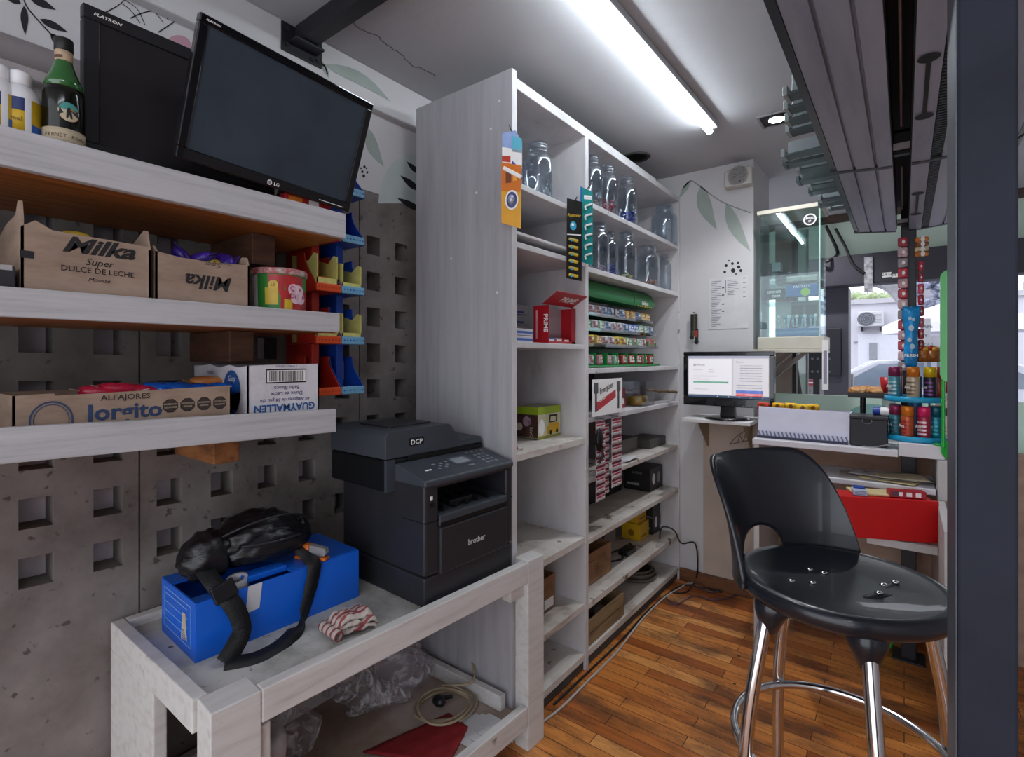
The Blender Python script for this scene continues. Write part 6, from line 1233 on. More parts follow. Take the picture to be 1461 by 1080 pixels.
base_a = -142.7+90  # direction of the left-to-right line seen from the camera: cans fan round the near side
near = math.degrees(math.atan2(-SY, -SX))
for off, nm, b_, c_, pr, lab in ((-62, 'a', '#37747c', '#8a2a55', '#2a4a5a', 'purple capped teal spray can on the lower carousel tier'), (-20, 'b', '#b8552a', '#d9781c', '#a02430', 'orange capped spray can on the lower carousel tier'), (22, 'c', '#a02a45', '#e0286a', '#d4c2c6', 'pink capped spray can on the lower carousel tier'), (62, 'd', '#1f7f96', '#126277', '#2fa8b8', 'teal capped spray can on the lower carousel tier'), (115, 'e', '#b0892a', '#c9a02a', None, 'gold spray can at the back of the lower carousel tier'), (-115, 'f', '#8a8a95', '#9a9aa5', None, 'grey spray can at the back left of the lower carousel tier')):
    can('spray_can', lab, near+off, .019, cm('b'+b_, b_), cm('c'+c_, c_), cm('p'+pr, pr) if pr else None, 'spray cans')
for off, nm, b_, c_, pr, lab in ((-68, 'a', '#4a8a98', '#7a2450', '#9fb4b8', 'purple capped spray can on the upper carousel tier'), (-5, 'b', '#b9a890', '#cf7420', '#6a5a48', 'orange capped striped spray can on the upper carousel tier'), (40, 'c', '#2a2330', '#d9b81c', '#6a3a7a', 'yellow capped dark spray can on the upper carousel tier'), (85, 'd', '#9a2a30', '#b03038', None, 'red spray can on the upper carousel tier'), (-120, 'e', '#b5303a', '#c23a40', None, 'red capped spray can at the back of the upper carousel tier')):
    can('spray_can', lab, near+off, .182, cm('b'+b_, b_), cm('c'+c_, c_), cm('p'+pr, pr) if pr else None, 'spray cans')
# dark steel post through the counter with candy strips
PX, PY = .016, 2.96
t = thing('steel_post', 'dark square steel post rising behind the carousel to the overhead racks', 'post', (PX, PY, 0)); DST = mat('dark painted steel', '#2a2830', .45, var=.08)
k = MB(); k.box(-.028, -.028, .006, .028, .028, CEIL-.001, DST, .003); k.build('shaft', t)
k = MB(); k.box(-.06, -.06, .0005, .06, .06, .008, DST, .002); k.build('foot_plate', t)
def strip(label, px, y0, y1, w_, cols, yq=2.90):
    a, b = onY(px, y1, yq), onY(px, y0, yq); t = thing('candy_strip', label, 'candy strip', b); H_ = b.z-a.z; n_ = max(4, int(H_/.045))
    for i in range(n_):
        m = mat('sachet '+cols[i % len(cols)], cols[i % len(cols)], .3, var=.35, vscale=60, bump=.2, bscale=90); k = MB(); zz = -H_*(i+.5)/n_
        k.box(-w_/2, -.008, zz-H_/n_*.46, w_/2, .004, zz+H_/n_*.46, m, .006); k.disc((w_*.08, -.0085, zz), w_*.16, WHITE(), RY, UY, 8, ry=w_*.24); k.build('sachet', t)
strip('strip of red and white sachets hanging left of the dark post', 1288, 338, 530, .036, ('#a8323f', '#c2a0a4', '#8e8288', '#b02838', '#b98a90'))
strip('narrow strip of red sachets hanging right of the dark post', 1314, 372, 500, .022, ('#b0203a', '#8e2434', '#c24a5a'), 2.93)
strip('bunch of orange sachets at the top right of the dark post', 1315, 338, 366, .05, ('#c9701f', '#8a4a20', '#c9b08a'), 2.92)
a, b = onY(1300, 524, 2.885), onY(1300, 437, 2.885); t = thing('blue_pouch', 'shiny blue pouch hanging on the dark post above the carousel', 'pouch', (a.x, 2.885, a.z)); H_ = b.z-a.z
k = MB(); k.grid(lambda u, v: V(((u-.5)*(.056*(1+.15*math.sin(9*v))*(1-.35*(1-v)**3)), -.018*math.sin(math.pi*u)*math.sin(math.pi*v)**.5-.002, v*H_)), 12, 24, mat('shiny blue foil', '#1f86c4', .22, var=.25, vscale=25, bump=.2, bscale=50), True, .002)
for x_, z_, r_ in ((-.004, .80, .006), (.008, .78, .006), (.0, .64, .010), (-.006, .45, .008), (.004, .34, .009)): k.disc((x_, -.0215, z_*H_), r_, mat('grey blue print', '#9db4c4', .3), RY, UY, 12, ry=r_*1.3)
k.text('FRESH', WHITE(), (0, -.0225, .17*H_), RY, UY, .018, bold=.02); k.build('foil', t)
k = MB(); k.cyl((0, -.01, H_-.005), (0, .06, H_+.004), .002, STEEL); k.build('hook', t)
for i, (px_, py_, lab) in enumerate(((1318, 528, 'brown gold sweets tub on the carousel top beside the blue pouch'), (1331, 530, 'brown gold sweets tub at the right of the carousel top'))):
    a = onY(px_, py_, 2.90); k = MB(); k.lathe([(.024, 0), (.024, .05)], mat('amber tub', '#9a5a24', .3, var=.4, vscale=40), seg=18)
    for j in range(5): k.blob((.012*math.cos(j*1.3), .012*math.sin(j*1.3), .056+.005*(j % 2)), (.012, .012, .012), mat(('gold sweet', 'red sweet')[j % 2], ('#c9a03a', '#a02a24')[j % 2], .3), 2, .2, 3, j)
    o = k.build('sweets_tub'); o.location = (a.x, 2.90, SZ0+.20); o.location.z = SZ0+.33; tag(o, lab, 'tub')
# green framed sign and bits at the right end of the counter, half behind the big post
GF = mat('glossy green plastic', '#1fae3a', .22, var=.06, coat=.4); a = onY(1341, 545, 2.62); b = onY(1341, 386, 2.62)
t = thing('green_sign', 'glossy green frame standing half hidden behind the near dark column', 'sign', (a.x+.07, 2.62, KZ+.0355)); h0 = a.z-KZ-.0355; h1 = b.z-KZ-.0355
def rr_(x0, x1, z0, z1, r_, n_=6):
    out = []
    for cx__, cz_, a0 in ((x1-r_, z1-r_, 0), (x0+r_, z1-r_, 90), (x0+r_, z0+r_, 180), (x1-r_, z0+r_, 270)):
        out += [(cx__+r_*math.cos(R(a0+90*i/n_)), cz_+r_*math.sin(R(a0+90*i/n_))) for i in range(n_+1)]
    return out
k = MB(); A1, A2 = rr_(-.07, .07, h0, h1, .03), rr_(-.045, .045, h0+.05, h1-.03, .02); n_ = len(A1)
for y_, flip in ((-.012, 1), (.012, -1)):
    k._add([(x, y_, z_) for x, z_ in A1] + [(x, y_, z_) for x, z_ in A2], [((i, (i+1) % n_, n_+(i+1) % n_, n_+i))[::flip] for i in range(n_)], GF)
for P_, fl_ in ((A1, 1), (A2, -1)): k._add([(x, -.012, z_) for x, z_ in P_] + [(x, .012, z_) for x, z_ in P_], [((i, (i+1) % n_, n_+(i+1) % n_, n_+i))[::-fl_] for i in range(n_)], GF)
k.build('frame', t)
k = MB(); k.prism(A2, mat('dark green panel', '#0c3a1c', .4), (0, .004, 0), RY, UY, .006); k.build('panel', t)
k = MB(); k.cyl((-.060, 0, 0), (-.060, 0, h0+.03), .006, GF); k.lathe([(.018, 0), (.018, .006), (.006, .008)], GF, (-.072, .045, 0)); k.cyl((-.066, .03, .004), (-.060, 0, .004), .004, GF); k.build('stem', t)
p = onY(1350, 644, 2.60); k = MB(); k.lathe([(0, -.008), (.04, -.006), (.045, 0), (.04, .006), (0, .008)], GF, seg=26, axis=(0, 1, 0)); k.lathe([(.02, -.012), (.024, -.008)], GF, seg=20, axis=(0, 1, 0)); o = k.build('green_disc'); o.location = (p.x+.03, 2.635, p.z); tag(o, 'round green plastic disc on the counter edge behind the near dark column', 'disc')
inbox('heart_box', 'white box with red hearts at the right end of the counter', 1344, 1362, 568, 620, 2.72, .05, mat('white heart box', '#c9bfc0', .5, var=.06), lambda k, f, w, h: (k.disc(f + V((.35*w, 0, .62*h)), .016, INK(), RY, UY, 8), k.text('KIS', mat('red heart print', '#b01f2c', .5), f + V((.4*w, -.0006, .08*h)), RY, UY, .03, bold=.03), k.text('v v', mat('red heart print', '#b01f2c', .5), f + V((.4*w, -.0006, .84*h)), RY, UY, .03, bold=.03)))
for px_, lab in ((1268, 'red plastic cup left of the carousel upper tier'), (1345, 'red plastic cup right of the carousel upper tier')):
    a = onY(px_, 560, 2.93); k = MB(); k.lathe([(.026, 0), (.036, .07), (.034, .07), (.024, .004), (0, .004)], mat('red plastic cup', '#b3242a', .35), seg=24); k.lathe([(.026, -.20), (.026, 0)], mat('clear plastic stem', '#9a9aa0', .2, alpha=.4), seg=16); o = k.build('red_cup'); o.location = (a.x, 2.93, a.z); tag(o, lab, 'cup')

k = MB(); k.blob((0, 0, .045), (.05, .04, .045), mat('green plastic bag', '#3fae2e', .3, var=.25, vscale=20, bump=.4, bscale=40), 4, .3, 3, 4, lambda q: (q.x, q.y, max(q.z, -.9))); o = k.build('green_bag'); o.location = (-.085, 2.99, .001); tag(o, 'small green plastic bag on the floor beside the dark post foot', 'bag')
# ================================================================ stool, near column, overhead racks, lamps
NAV = mat('navy black stool plastic', '#1a1d25', .30, var=.12, vscale=8, coat=.25, bump=.03, bscale=250)
NAVE = mat('worn stool plastic', '#24272f', .34, var=.2, vscale=18)
SC = V((-.110, 1.298, 0)); SH_ = .893
CAMR = R(90)+YAW                                       # direction of depth seen from the camera
t = thing('bar_stool', 'black plastic bar stool with low back and chrome legs', 'stool', (SC.x, SC.y, 0), YAW)   # local x: across the view, y: away
k = MB(); rs = .208
k.lathe([(0, -.034), (.12, -.036), (.172, -.038), (.192, -.034), (.199, -.024), (.201, -.010), (.197, -.001), (.188, .003), (.175, .000), (.148, -.008), (.08, -.013), (0, -.014)], NAV, (0, 0, SH_), seg=64)
k.build('seat', t)
for x_, y_, r_ in ((-.095, .015, .008), (-.055, .005, .008), (-.02, .075, .008), (.0, .055, .008), (.09, -.005, .008)):
    k = MB(); k.lathe([(r_, 0), (r_*.8, .003), (0, .0045)], CHROME(), (x_, y_, SH_-.013), seg=16); k.build('rivet', t)
for x_, y_, a_ in ((.045, -.055, 10), (.115, -.005, 25)):
    k = MB(); k.grid(lambda u, v: V((x_+math.cos(R(a_))*(u-.5)*.075, y_+math.sin(R(a_))*(u-.5)*.075+(v-.5)*.020*math.sin(math.pi*u)**.5, SH_-.0125+.004*math.sin(math.pi*v)*math.sin(math.pi*u))), 12, 8, NAVE, True, .003); k.lathe([(.008, 0), (.007, .003), (0, .0045)], CHROME(), (x_, y_, SH_-.008), seg=14); k.build('patch', t)
# backrest: curved shell with an arched opening over the seat rim
phc = 113.; half = 68.
def lo(p):
    d = (p+.02)/.30; return .056*math.sqrt(max(0, 1-d*d)) if abs(d) < 1 else -.02
def hi(p):
    a_ = abs(p); return .235*(1-max(0, (a_-.42)/.58)**2.0)+.004
def shell(u, v):
    p = u*2-1; z_ = lo(p) + (hi(p)-lo(p))*v
    ph = R(phc - p*half - 0); r_ = .199 + .055*max(0, z_)/.235 - .012*math.sin(math.pi*min(1, max(0, z_)/.235)) + (.02*(1-min(1, max(0, z_)/.05))**2 if z_ > -.01 else .0)*0
    flare = .022*max(0, abs(p)-.7)/.3*(1-max(0, z_)/.235)
    r_ += flare*0
    return V((r_*math.cos(ph), r_*math.sin(ph), SH_-.004+z_))
k = MB(); k.grid(shell, 72, 22, NAV, True, .011); k.build('backrest', t)
# sockets and chrome legs
for a_ in (190, 94, 253, 355):
    c_, s_ = math.cos(R(a_)), math.sin(R(a_)); k = MB(); rr0 = .165
    k.tube([(rr0*c_*.92, rr0*s_*.92, SH_-.030), (rr0*c_, rr0*s_, SH_-.062), (rr0*c_*1.02, rr0*s_*1.02, SH_-.098)], [.044, .030, .015], NAV, 18); k.build('leg_socket', t)
    k = MB(); pts = [(q_*c_, q_*s_, z_) for q_, z_ in ((.168, SH_-.04), (.185, SH_-.12), (.212, SH_-.26), (.224, SH_-.40), (.226, .25), (.228, .012))]
    k.tube(smooth_pts(pts, 8), .0135, CHROME(), 16); lg = k.build('leg', t)
    k = MB(); k.lathe([(.016, .0), (.017, .004), (.016, .03), (.0135, .032)], BLACKP(), (.228*c_, .228*s_, 0), seg=18); k.build('rubber_foot', lg)
k = MB(); k.tube([(.206*math.cos(2*math.pi*i/64), .206*math.sin(2*math.pi*i/64), .535) for i in range(64)], .0095, CHROME(), 12, True); k.build('foot_ring', t)
# near column
CLM = mixmat('charcoal column paint', ['#1c1e27', '#252833', '#2b2e3a'], 4, rough=.6, bump=.03, pos=(.3, .5, .75)); CLM.node_tree.nodes['Principled BSDF'].inputs['Specular IOR Level'].default_value = .15
t = thing('column', 'tall charcoal square steel column close by at the right edge', 'column', (.0705, .82, 0))
k = MB(); k.box(.0465, .75, .001, .0955, .90, CEIL-.001, CLM, .003); k.build('shaft', t, world=True)
k = MB(); k.box(.0455, .7535, .0012, .0464, .897, CEIL-.0012, mat('lit column face', '#4d515a', .45, var=.08)); k.build('edge_strip', t, world=True)  # lighter sheet paints in the light caught by the column's left face
# ---- overhead racks
GM = mixmat('brushed grey plastic', ['#767a8c', '#9296a8', '#a0a4b4'], 3, (3, .4, 3), .45, .12, (.3, .5, .75)); GMD = mat('dark rack edge', '#1e1c22', .45); SLOT = mat('slot black', '#060607', .6)
def rack(label, ya, yb, zoff=0):
    t = thing('overhead_rack', label, 'rack', (-.05, (ya+yb)/2, 1.94+zoff)); z0 = 1.955+zoff
    def part(name, prof, m, bev=.0, y0=ya, y1=yb):
        k = MB(); k.prism([(x, z_) for x, z_ in prof], m, (0, y0, 0), (1, 0, 0), UX, y1-y0, bev=bev); return k.build(name, t, world=True)
    part('side_edge', [(-.190, z0+.012), (-.170, z0-.002), (-.170, z0+.006), (-.176, z0+.16), (-.190, z0+.16)], GMD)
    part('bottom_panel', [(-.169, z0), (-.127, z0-.004), (-.125, z0+.003), (-.121, z0+.003), (-.119, z0-.006), (-.072, z0-.010), (-.070, z0-.002), (-.066, z0-.002), (-.064, z0-.012), (-.028, z0-.014), (-.028, z0+.02), (-.169, z0+.02)], GM)
    part('slot_lining', [(-.0275, z0-.008), (-.026, z0-.008), (-.026, z0+.09), (.014, z0+.09), (.014, z0-.006), (.016, z0-.006), (.016, z0+.10), (-.0275, z0+.10)], SLOT)
    k = MB(); L = yb-ya
    k.cyl((-.006, ya+.2, z0+.045), (-.006, yb-.15, z0+.045), .003, mat('pale rod', '#9d8f8e', .4), seg=10); k.build('rod', t, world=True)
    k = MB(); k.box(-.025, yb-.12, z0+.0, .013, yb-.09, z0+.01, mat('slot cross bar', '#8a868c', .5)); k.box(-.025, yb-.05, z0+.0, .013, yb-.03, z0+.01, GMD); k.build('cross_bar', t, world=True)
    bz = part('bezel', [(.017, z0-.014), (.060, z0-.016), (.060, z0+.02), (.017, z0+.02)], GM)
    k = MB(); ym = ya+(yb-ya)*(.50 if ya < 1 else .52); dl = .15 if ya < 1 else .16
    for yy in (ym-dl, ym+dl): k.disc((.038, yy, z0-.0165), .018, SLOT, (1, 0, 0), (0, -1, 0), 20, ry=.02)
    k.box(.034, ym-dl, z0-.0175, .042, ym+dl, z0-.0155, SLOT); k.build('slider', t, world=True)
    k = MB(); n_ = int((yb-ya)/.016)
    for i in range(n_): k.box(.062, ya+.016*i, z0-.012, .085, ya+.016*i+.009, z0+.02, GMD)
    k.box(.062, ya, z0+.0, .085, yb, z0+.022, GMD); k.build('ribbed_strip', t, world=True)
    part('bottom_panel', [(.086, z0-.014), (.13, z0-.010), (.132, z0-.002), (.136, z0-.002), (.138, z0-.008), (.24, z0), (.24, z0+.02), (.086, z0+.02)], GM)
    part('side_edge', [(.241, z0), (.26, z0+.012), (.26, z0+.16), (.246, z0+.16), (.241, z0+.01)], GMD)
    part('top_cover', [(-.189, z0+.161), (.259, z0+.161), (.259, z0+.175), (-.189, z0+.175)], GMD)
    part('end_cap', [(-.188, z0-.0), (-.12, z0-.008), (-.03, z0-.016), (-.03, z0+.16), (-.188, z0+.16)], GMD, 0, yb, yb+.02); part('end_cap', [(.018, z0-.018), (.06, z0-.018), (.24, z0-.002), (.25, z0+.16), (.018, z0+.16)], GMD, 0, yb, yb+.02)
    part('end_cap', [(-.188, z0-.0), (-.12, z0-.004), (-.03, z0-.010), (-.03, z0+.16), (-.188, z0+.16)], GMD, 0, ya-.012, ya-.0005); part('end_cap', [(.018, z0-.010), (.06, z0-.010), (.24, z0-.0), (.25, z0+.16), (.018, z0+.16)], GMD, 0, ya-.012, ya-.0005)
    for yy in (ya+.2, yb-.2):
        k = MB(); k.cyl((.03, yy, z0+.176), (.03, yy, CEIL-.001), .008, GMD, seg=10); k.build('hanger_rod', t, world=True)
    return t
rk1 = rack('nearer grey overhead dispenser rack beside the charcoal column', .92, 1.925); rk2 = rack('farther grey overhead dispenser rack ending at the dark post', 1.955, 2.915)
# clear pusher trays at the left flank of the racks
TRM = mat('grey green clear plastic', '#8f9799', .25, var=.12, vscale=10, spec=.6); TRD = mat('dark clear plastic', '#3d4a4c', .3, var=.15)
def pusher(label, y_, x0, z0, L, H, m, rz_=0, tilt=0):
    t = thing('pusher_tray', label, 'tray', (-.192, y_, z0), rz_)
    k = MB(); k.box(-L, -.004, 0, 0, .004, H, m, .002); k.build('divider', t)
    k = MB(); k.box(-L, -.05, -.002, 0, .004, .004, TRD, .001); k.box(-L-.012, -.052, -.004, -L, .006, .022, m, .002); k.build('track', t)
    return t
TP = 'clear tray plates along the overhead racks'
for i in range(4): pusher(('first', 'second', 'third', 'last')[i] + ' of four tall bluish clear plates above the nearer overhead rack', 1.60+.085*i, 0, 2.075, .055+.012*i, .20-.02*i, TRM, R(-4))
for i in range(9): pusher(('first', 'second', 'third', 'fourth', 'fifth', 'sixth', 'seventh', 'eighth', 'last')[i] + ' greenish fin below the bluish plates on the overhead rack, counted away from the column', 1.98+.105*i, 0, 2.045+.004*(i % 3), .125-.006*i + .02*(i % 2), .026 if i % 3 else .06, (TRM, TRD)[i % 2], R(-3+2*(i % 3)))
# steel beam across the ceiling at the left, on a bolted plate
bm_p = onX(430, 57, -1.66); t = thing('steel_beam', 'black steel beam crossing under the ceiling from the left wall', 'beam', (-1.66, bm_p.y, 2.43))
BST = mat('black painted steel', '#1d1d22', .45, var=.1)
k = MB(); k.box(.008, -.028, .005, 3.1, .028, .066, BST, .003); k.build('bar', t)
k = MB(); k.box(.0005, -.075, -.035, .008, .075, .062, BST, .002); k.box(.008, -.052, -.004, .06, .052, .004, BST, .002)
k.build('wall_plate', t)
for y_, z_ in ((-.058, -.012), (-.058, .04), (.058, -.015), (.058, .035), (.035, -.02)):
    k = MB(); k.cyl((.008, y_, z_), (.013, y_, z_), .007, STEEL, seg=6); k.build('bolt', t)
# fluorescent batten
p1 = onZ(1019, 187, CEIL-.04); p0 = V((-.762, 1.12, CEIL-.04)); p1 = V((-.742, p1.y, CEIL-.04))
t = thing('tube_light', 'long lit fluorescent tube on a slim ceiling batten', 'lamp', ((p0.x+p1.x)/2, (p0.y+p1.y)/2, CEIL-.05))
k = MB(); k.bar(p0 + V((0.012, 0, .024)), p1 + V((.012, 0, .024)), .042, .028, mat('white batten', '#b9bcc0', .4), bev=.003); k.build('housing', t, world=True)
k = MB(); TUB = mat('lit tube', (.86, .95, 1.0), .4, var=0, emit=28.); d_ = (p1-p0).normalized(); k.cyl(p0 + d_*.02 - V((.004, 0, .004)), p1 - d_*.02 - V((.004, 0, .004)), .0135, TUB, seg=18); k.build('tube', t, world=True)
for p in (p0, p1): k = MB(); k.cyl(p - d_*.018 - V((.004, 0, .004)), p + d_*.018 - V((.004, 0, .004)), .016, mat('grey tube cap', '#a8aab0', .4), seg=18); k.build('end_cap', t, world=True)
# square recessed downlights
def downlight(px, py, label, s_=.075, pw_=38):
    c = onZ(px, py, CEIL); t = thing('downlight', label, 'lamp', (c.x, c.y, CEIL-.001), R(0))
    k = MB(); m = mat('grey lamp frame', '#8f8d92', .4, .3)
    for a0, b0, a1, b1 in ((-s_, -s_, s_, -s_+.012), (-s_, s_-.012, s_, s_), (-s_, -s_+.012, -s_+.012, s_-.012), (s_-.012, -s_+.012, s_, s_-.012)): k.box(a0, b0, -.006, a1, b1, .0005, m, .001)
    k.build('frame', t)
    k = MB(); k.box(-s_+.012, -s_+.012, -.003, s_-.012, s_-.012, -.001, mat('dark lamp recess', '#1c1a1d', .5)); k.lathe([(.032, -.0035), (.048, -.010), (.052, -.004), (.05, -.003)], mat('dark gimbal ring', '#3a383c', .4, .4), seg=32); k.build('recess', t)
    sp_ = bpy.data.lights.new('downlight_beam', 'SPOT'); sp_.energy = pw_; sp_.spot_size = R(130); sp_.spot_blend = .8; sp_.shadow_soft_size = .035; sp_.color = (.95, .97, 1); so2 = bpy.data.objects.new('downlight_beam', sp_); COL.objects.link(so2); so2.location = (c.x, c.y, CEIL-.012)
    k = MB(); k.lathe([(0, -.006), (.034, -.006), (.034, -.0035)], mat('lit lamp', (.9, .95, 1.0), .4, var=0, emit=24.), seg=28); k.build('bulb', t)
downlight(1108, 169, 'square recessed ceiling downlight with round lit bulb, nearer one'); downlight(1157, 293, 'square recessed ceiling downlight above the glass cabinet, farther one')
# cables under the green header
cable('hanging_cable', 'black cable looping down the pale green header beside the cabinet', [onY(1178, 322, SHOPY-.03), onY(1186, 338, SHOPY-.03), onY(1194, 356, SHOPY-.03), onY(1194, 364, SHOPY-.03), onY(1184, 371, SHOPY-.2), onY(1176, 374, SHOPY-.2)], .012, BC)
cable('hanging_cable', 'straight black cable slanting across the dark beam', [onY(1192, 326, SHOPY-.17), onY(1206, 352, SHOPY-.17), onY(1216, 375, SHOPY-.17), onY(1226, 385, SHOPY-.17), onY(1234, 390, SHOPY-.17)], .010, BC)
# ================================================================ the street seen over the counter
PAV = mixmat('grey pavement', ['#77757a', '#8f8d92', '#9d9ba0'], 2, rough=.8, pos=(.3, .5, .7))
g = MB(); g.box(-9, SHOPY-1.6, -.12, 22, 34, -.02, PAV); struct(g.build('street'))
WSG = mat('white facade', '#c9c7d0', .8, var=.05, vscale=.8); WSG2 = mat('pale facade', '#d3d3de', .8, var=.03)
BY = 16.0
def fp_(px, py, y=BY): return onY(px, py, y)
def slab(k, x0, x1, y0, y1, y, dep, m, bev=0.): a, b = onY(x0, y1, y), onY(x1, y0, y); k.box(a.x, y, a.z, b.x, y+dep, b.z, m, bev); return a, b
t = thing('building', 'white house across the street with a roof hedge and small window', 'building', (fp_(1250, 512).x, BY, 0))
k = MB(); a = fp_(1120, 512); b = fp_(1480, 512); top = fp_(1250, 433).z; k.box(a.x, BY, 0, b.x, BY+5, top, WSG); slab(k, 1224, 1292, 475, 540, BY-.06, .06, WSG2); k.build('wall', t, world=True)
k = MB(); k.box(a.x, BY-.1, top, b.x, BY+.15, top+.12, mat('grey parapet', '#b3b1b8', .8)); k.build('parapet', t, world=True)
k = MB(); slab(k, 1240, 1251, 489, 513, BY-.09, .03, mat('grey window frame', '#8f8f98', .6)); f_ = k.build('window', t, world=True); k = MB(); slab(k, 1242, 1249, 491, 511, BY-.10, .01, mat('dark window pane', '#6b6d78', .2)); k.build('pane', f_, world=True)
k = MB(); slab(k, 1218, 1226, 487, 490, BY-.02, .02, mat('grey nameplate', '#8d8d96', .6)); slab(k, 1262, 1272, 515, 526, BY-.02, .02, mat('grey nameplate', '#8d8d96', .6)); k.build('vent_plate', t, world=True)
k = MB(); HG = mixmat('roof hedge leaves', ['#6d7a58', '#93a17a', '#b7bfa2'], 14, rough=.9, bump=.5, pos=(.3, .5, .7)); rg = random.Random(4)
for i in range(60):
    p = fp_(1212+rg.random()*66, 421+rg.random()*13); k.blob((p.x, BY+.3+rg.random()*.4, p.z), (.16, .14, .13), HG, 1, .5, 2, i)
tag(k.build('foliage', origin=(fp_(1245, 430).x, BY+.5, fp_(1245, 432).z)), 'green hedge growing along the roof of the white house', 'hedge', kind='stuff')
t = thing('railing', 'white railing behind the roof hedge of the white house', 'railing', (fp_(1210, 412).x, BY+1.0, top))
k = MB(); zt = fp_(1210, 411).z
k.box(fp_(1170, 411).x, BY+1.0, zt-.04, fp_(1290, 411).x, BY+1.04, zt, WSG2); k.build('rail', t, world=True)
for i in range(22):
    x_ = fp_(1172, 411).x+.19*i; k = MB(); k.box(x_, BY+1.0, top+.1, x_+.03, BY+1.03, zt-.04, mat('grey bars', '#9a98a4', .6)); k.build('baluster', t, world=True)
t = thing('air_conditioner', 'white air conditioner unit on the white house wall', 'air conditioner', (fp_(1243, 466).x, BY-.3, fp_(1243, 466).z))
k = MB(); a, b = slab(k, 1223, 1261, 443, 466, BY-.36, .3, mat('white ac shell', '#c2c1c8', .5), .02)
for i in range(6): k.patch((.62*(b.x-a.x), (.2+.11*i)*(b.z-a.z)), (.92*(b.x-a.x), (.23+.11*i)*(b.z-a.z)), mat('ac slot', '#8a8a92', .6), (a.x, BY-.36, a.z), RY, UY, .003)
k.build('shell', t, world=True)
k = MB(); c = fp_(1236, 455, BY-.37); k.disc(c, .19, mat('dark fan grille', '#55555f', .6, var=.2, vscale=20), RY, UY, 28, ry=.17)
for i in range(4): k.disc(c - V((0, .004, 0)), .18-.045*i, mat('ac slot', '#8a8a92', .6), RY, UY, 24, ry=.16-.04*i, r_in=.17-.045*i)
k.build('fan_grille', t, world=True)
for px_ in (1229, 1256): k = MB(); slab(k, px_-1, px_+1, 466, 472, BY-.34, .34, INK()); k.build('bracket', t, world=True)
# grey stone arch of the next building
k = MB(); AY = 13.0; STN = mixmat('grey stone', ['#77757c', '#908e95', '#a19fa6'], 3, rough=.85, bump=.2, pos=(.3, .5, .7)); pts = [(1243, 396)] + [(1243+46*math.sin(R(a_)), 470-66*math.cos(R(a_))) for a_ in range(0, 91, 9)] + [(1289, 560), (1430, 560), (1430, 380), (1243, 380)]
q = [onY(x, y, AY) for x, y in pts]; k.prism([(p.x, p.z) for p in q], STN, (0, AY, 0), RY, UY, .8); tag(k.build('stone_arch', origin=(onY(1300, 512, AY).x, AY, 0)), 'grey stone building front with a round arch across the street', 'building')
t = thing('street_tree', 'leafy bluish street tree behind the parasol', 'tree', (onY(1330, 512, 11.5).x, 11.5, 0)); k = MB(); LV = mixmat('bluish leaves', ['#5d6272', '#8f93a8', '#c2c4d4'], 16, rough=.9, bump=.4, pos=(.35, .5, .65)); c = onY(1352, 420, 11.5)
for i in range(150): k.blob((c.x+.1+max(-.6, min(.6, rg.gauss(0, .30))), 11.5+rg.gauss(0, .3), c.z+.1+max(-.5, min(.6, rg.gauss(0, .30)))), (.10, .09, .07), LV, 1, .5, 2, i)
k.build('crown', t, world=True); k = MB(); k.cyl((c.x, 11.5, 0), (c.x+.05, 11.5, c.z), .09, mat('grey bark', '#6a6260', .9, var=.2), .05); k.build('trunk', t, world=True)
PU = mat('white parasol cloth', '#dcdae6', .8, var=.03); c = onY(1368, 424, 8.0); r_ = c.x-onY(1259, 467, 8.0).x; zr = onY(1259, 466, 8.0).z
t = thing('parasol', 'large white parasol over the street tables', 'parasol', (c.x, 8.0, 0)); k = MB(); k.lathe([(r_, zr), (r_*.5, zr+(c.z-zr)*.55), (0, c.z)], PU, (c.x, 8.0, 0), seg=8, smooth=False); k.lathe([(r_, zr-.10), (r_*1.002, zr)], PU, (c.x, 8.0, 0), seg=8, smooth=False); k.build('canopy', t, world=True)
k = MB(); k.cyl((c.x, 8.0, 0), (c.x, 8.0, c.z), .03, mat('grey bars', '#9a98a4', .6)); k.build('pole', t, world=True)
k = MB(); slab(k, 1314, 1328, 454, 515, 6.5, .03, mat('grey notice board', '#a6a5ab', .6)); a = onY(1321, 512, 6.5)
for i, s_ in enumerate(('CAFE', 'Y', 'PIZZA')): k.text(s_, mat('dark notice ink', '#55545c', .6), (a.x, 6.497, onY(1321, 468+13*i, 6.5).z), RY, UY, .045)
k.box(a.x-.01, 6.505, 0, a.x+.01, 6.525, onY(1321, 512, 6.5).z, mat('grey bars', '#9a98a4', .6)); tag(k.build('notice_board', origin=(a.x, 6.5, 0)), 'grey notice board with dark lettering behind the carousel', 'sign')
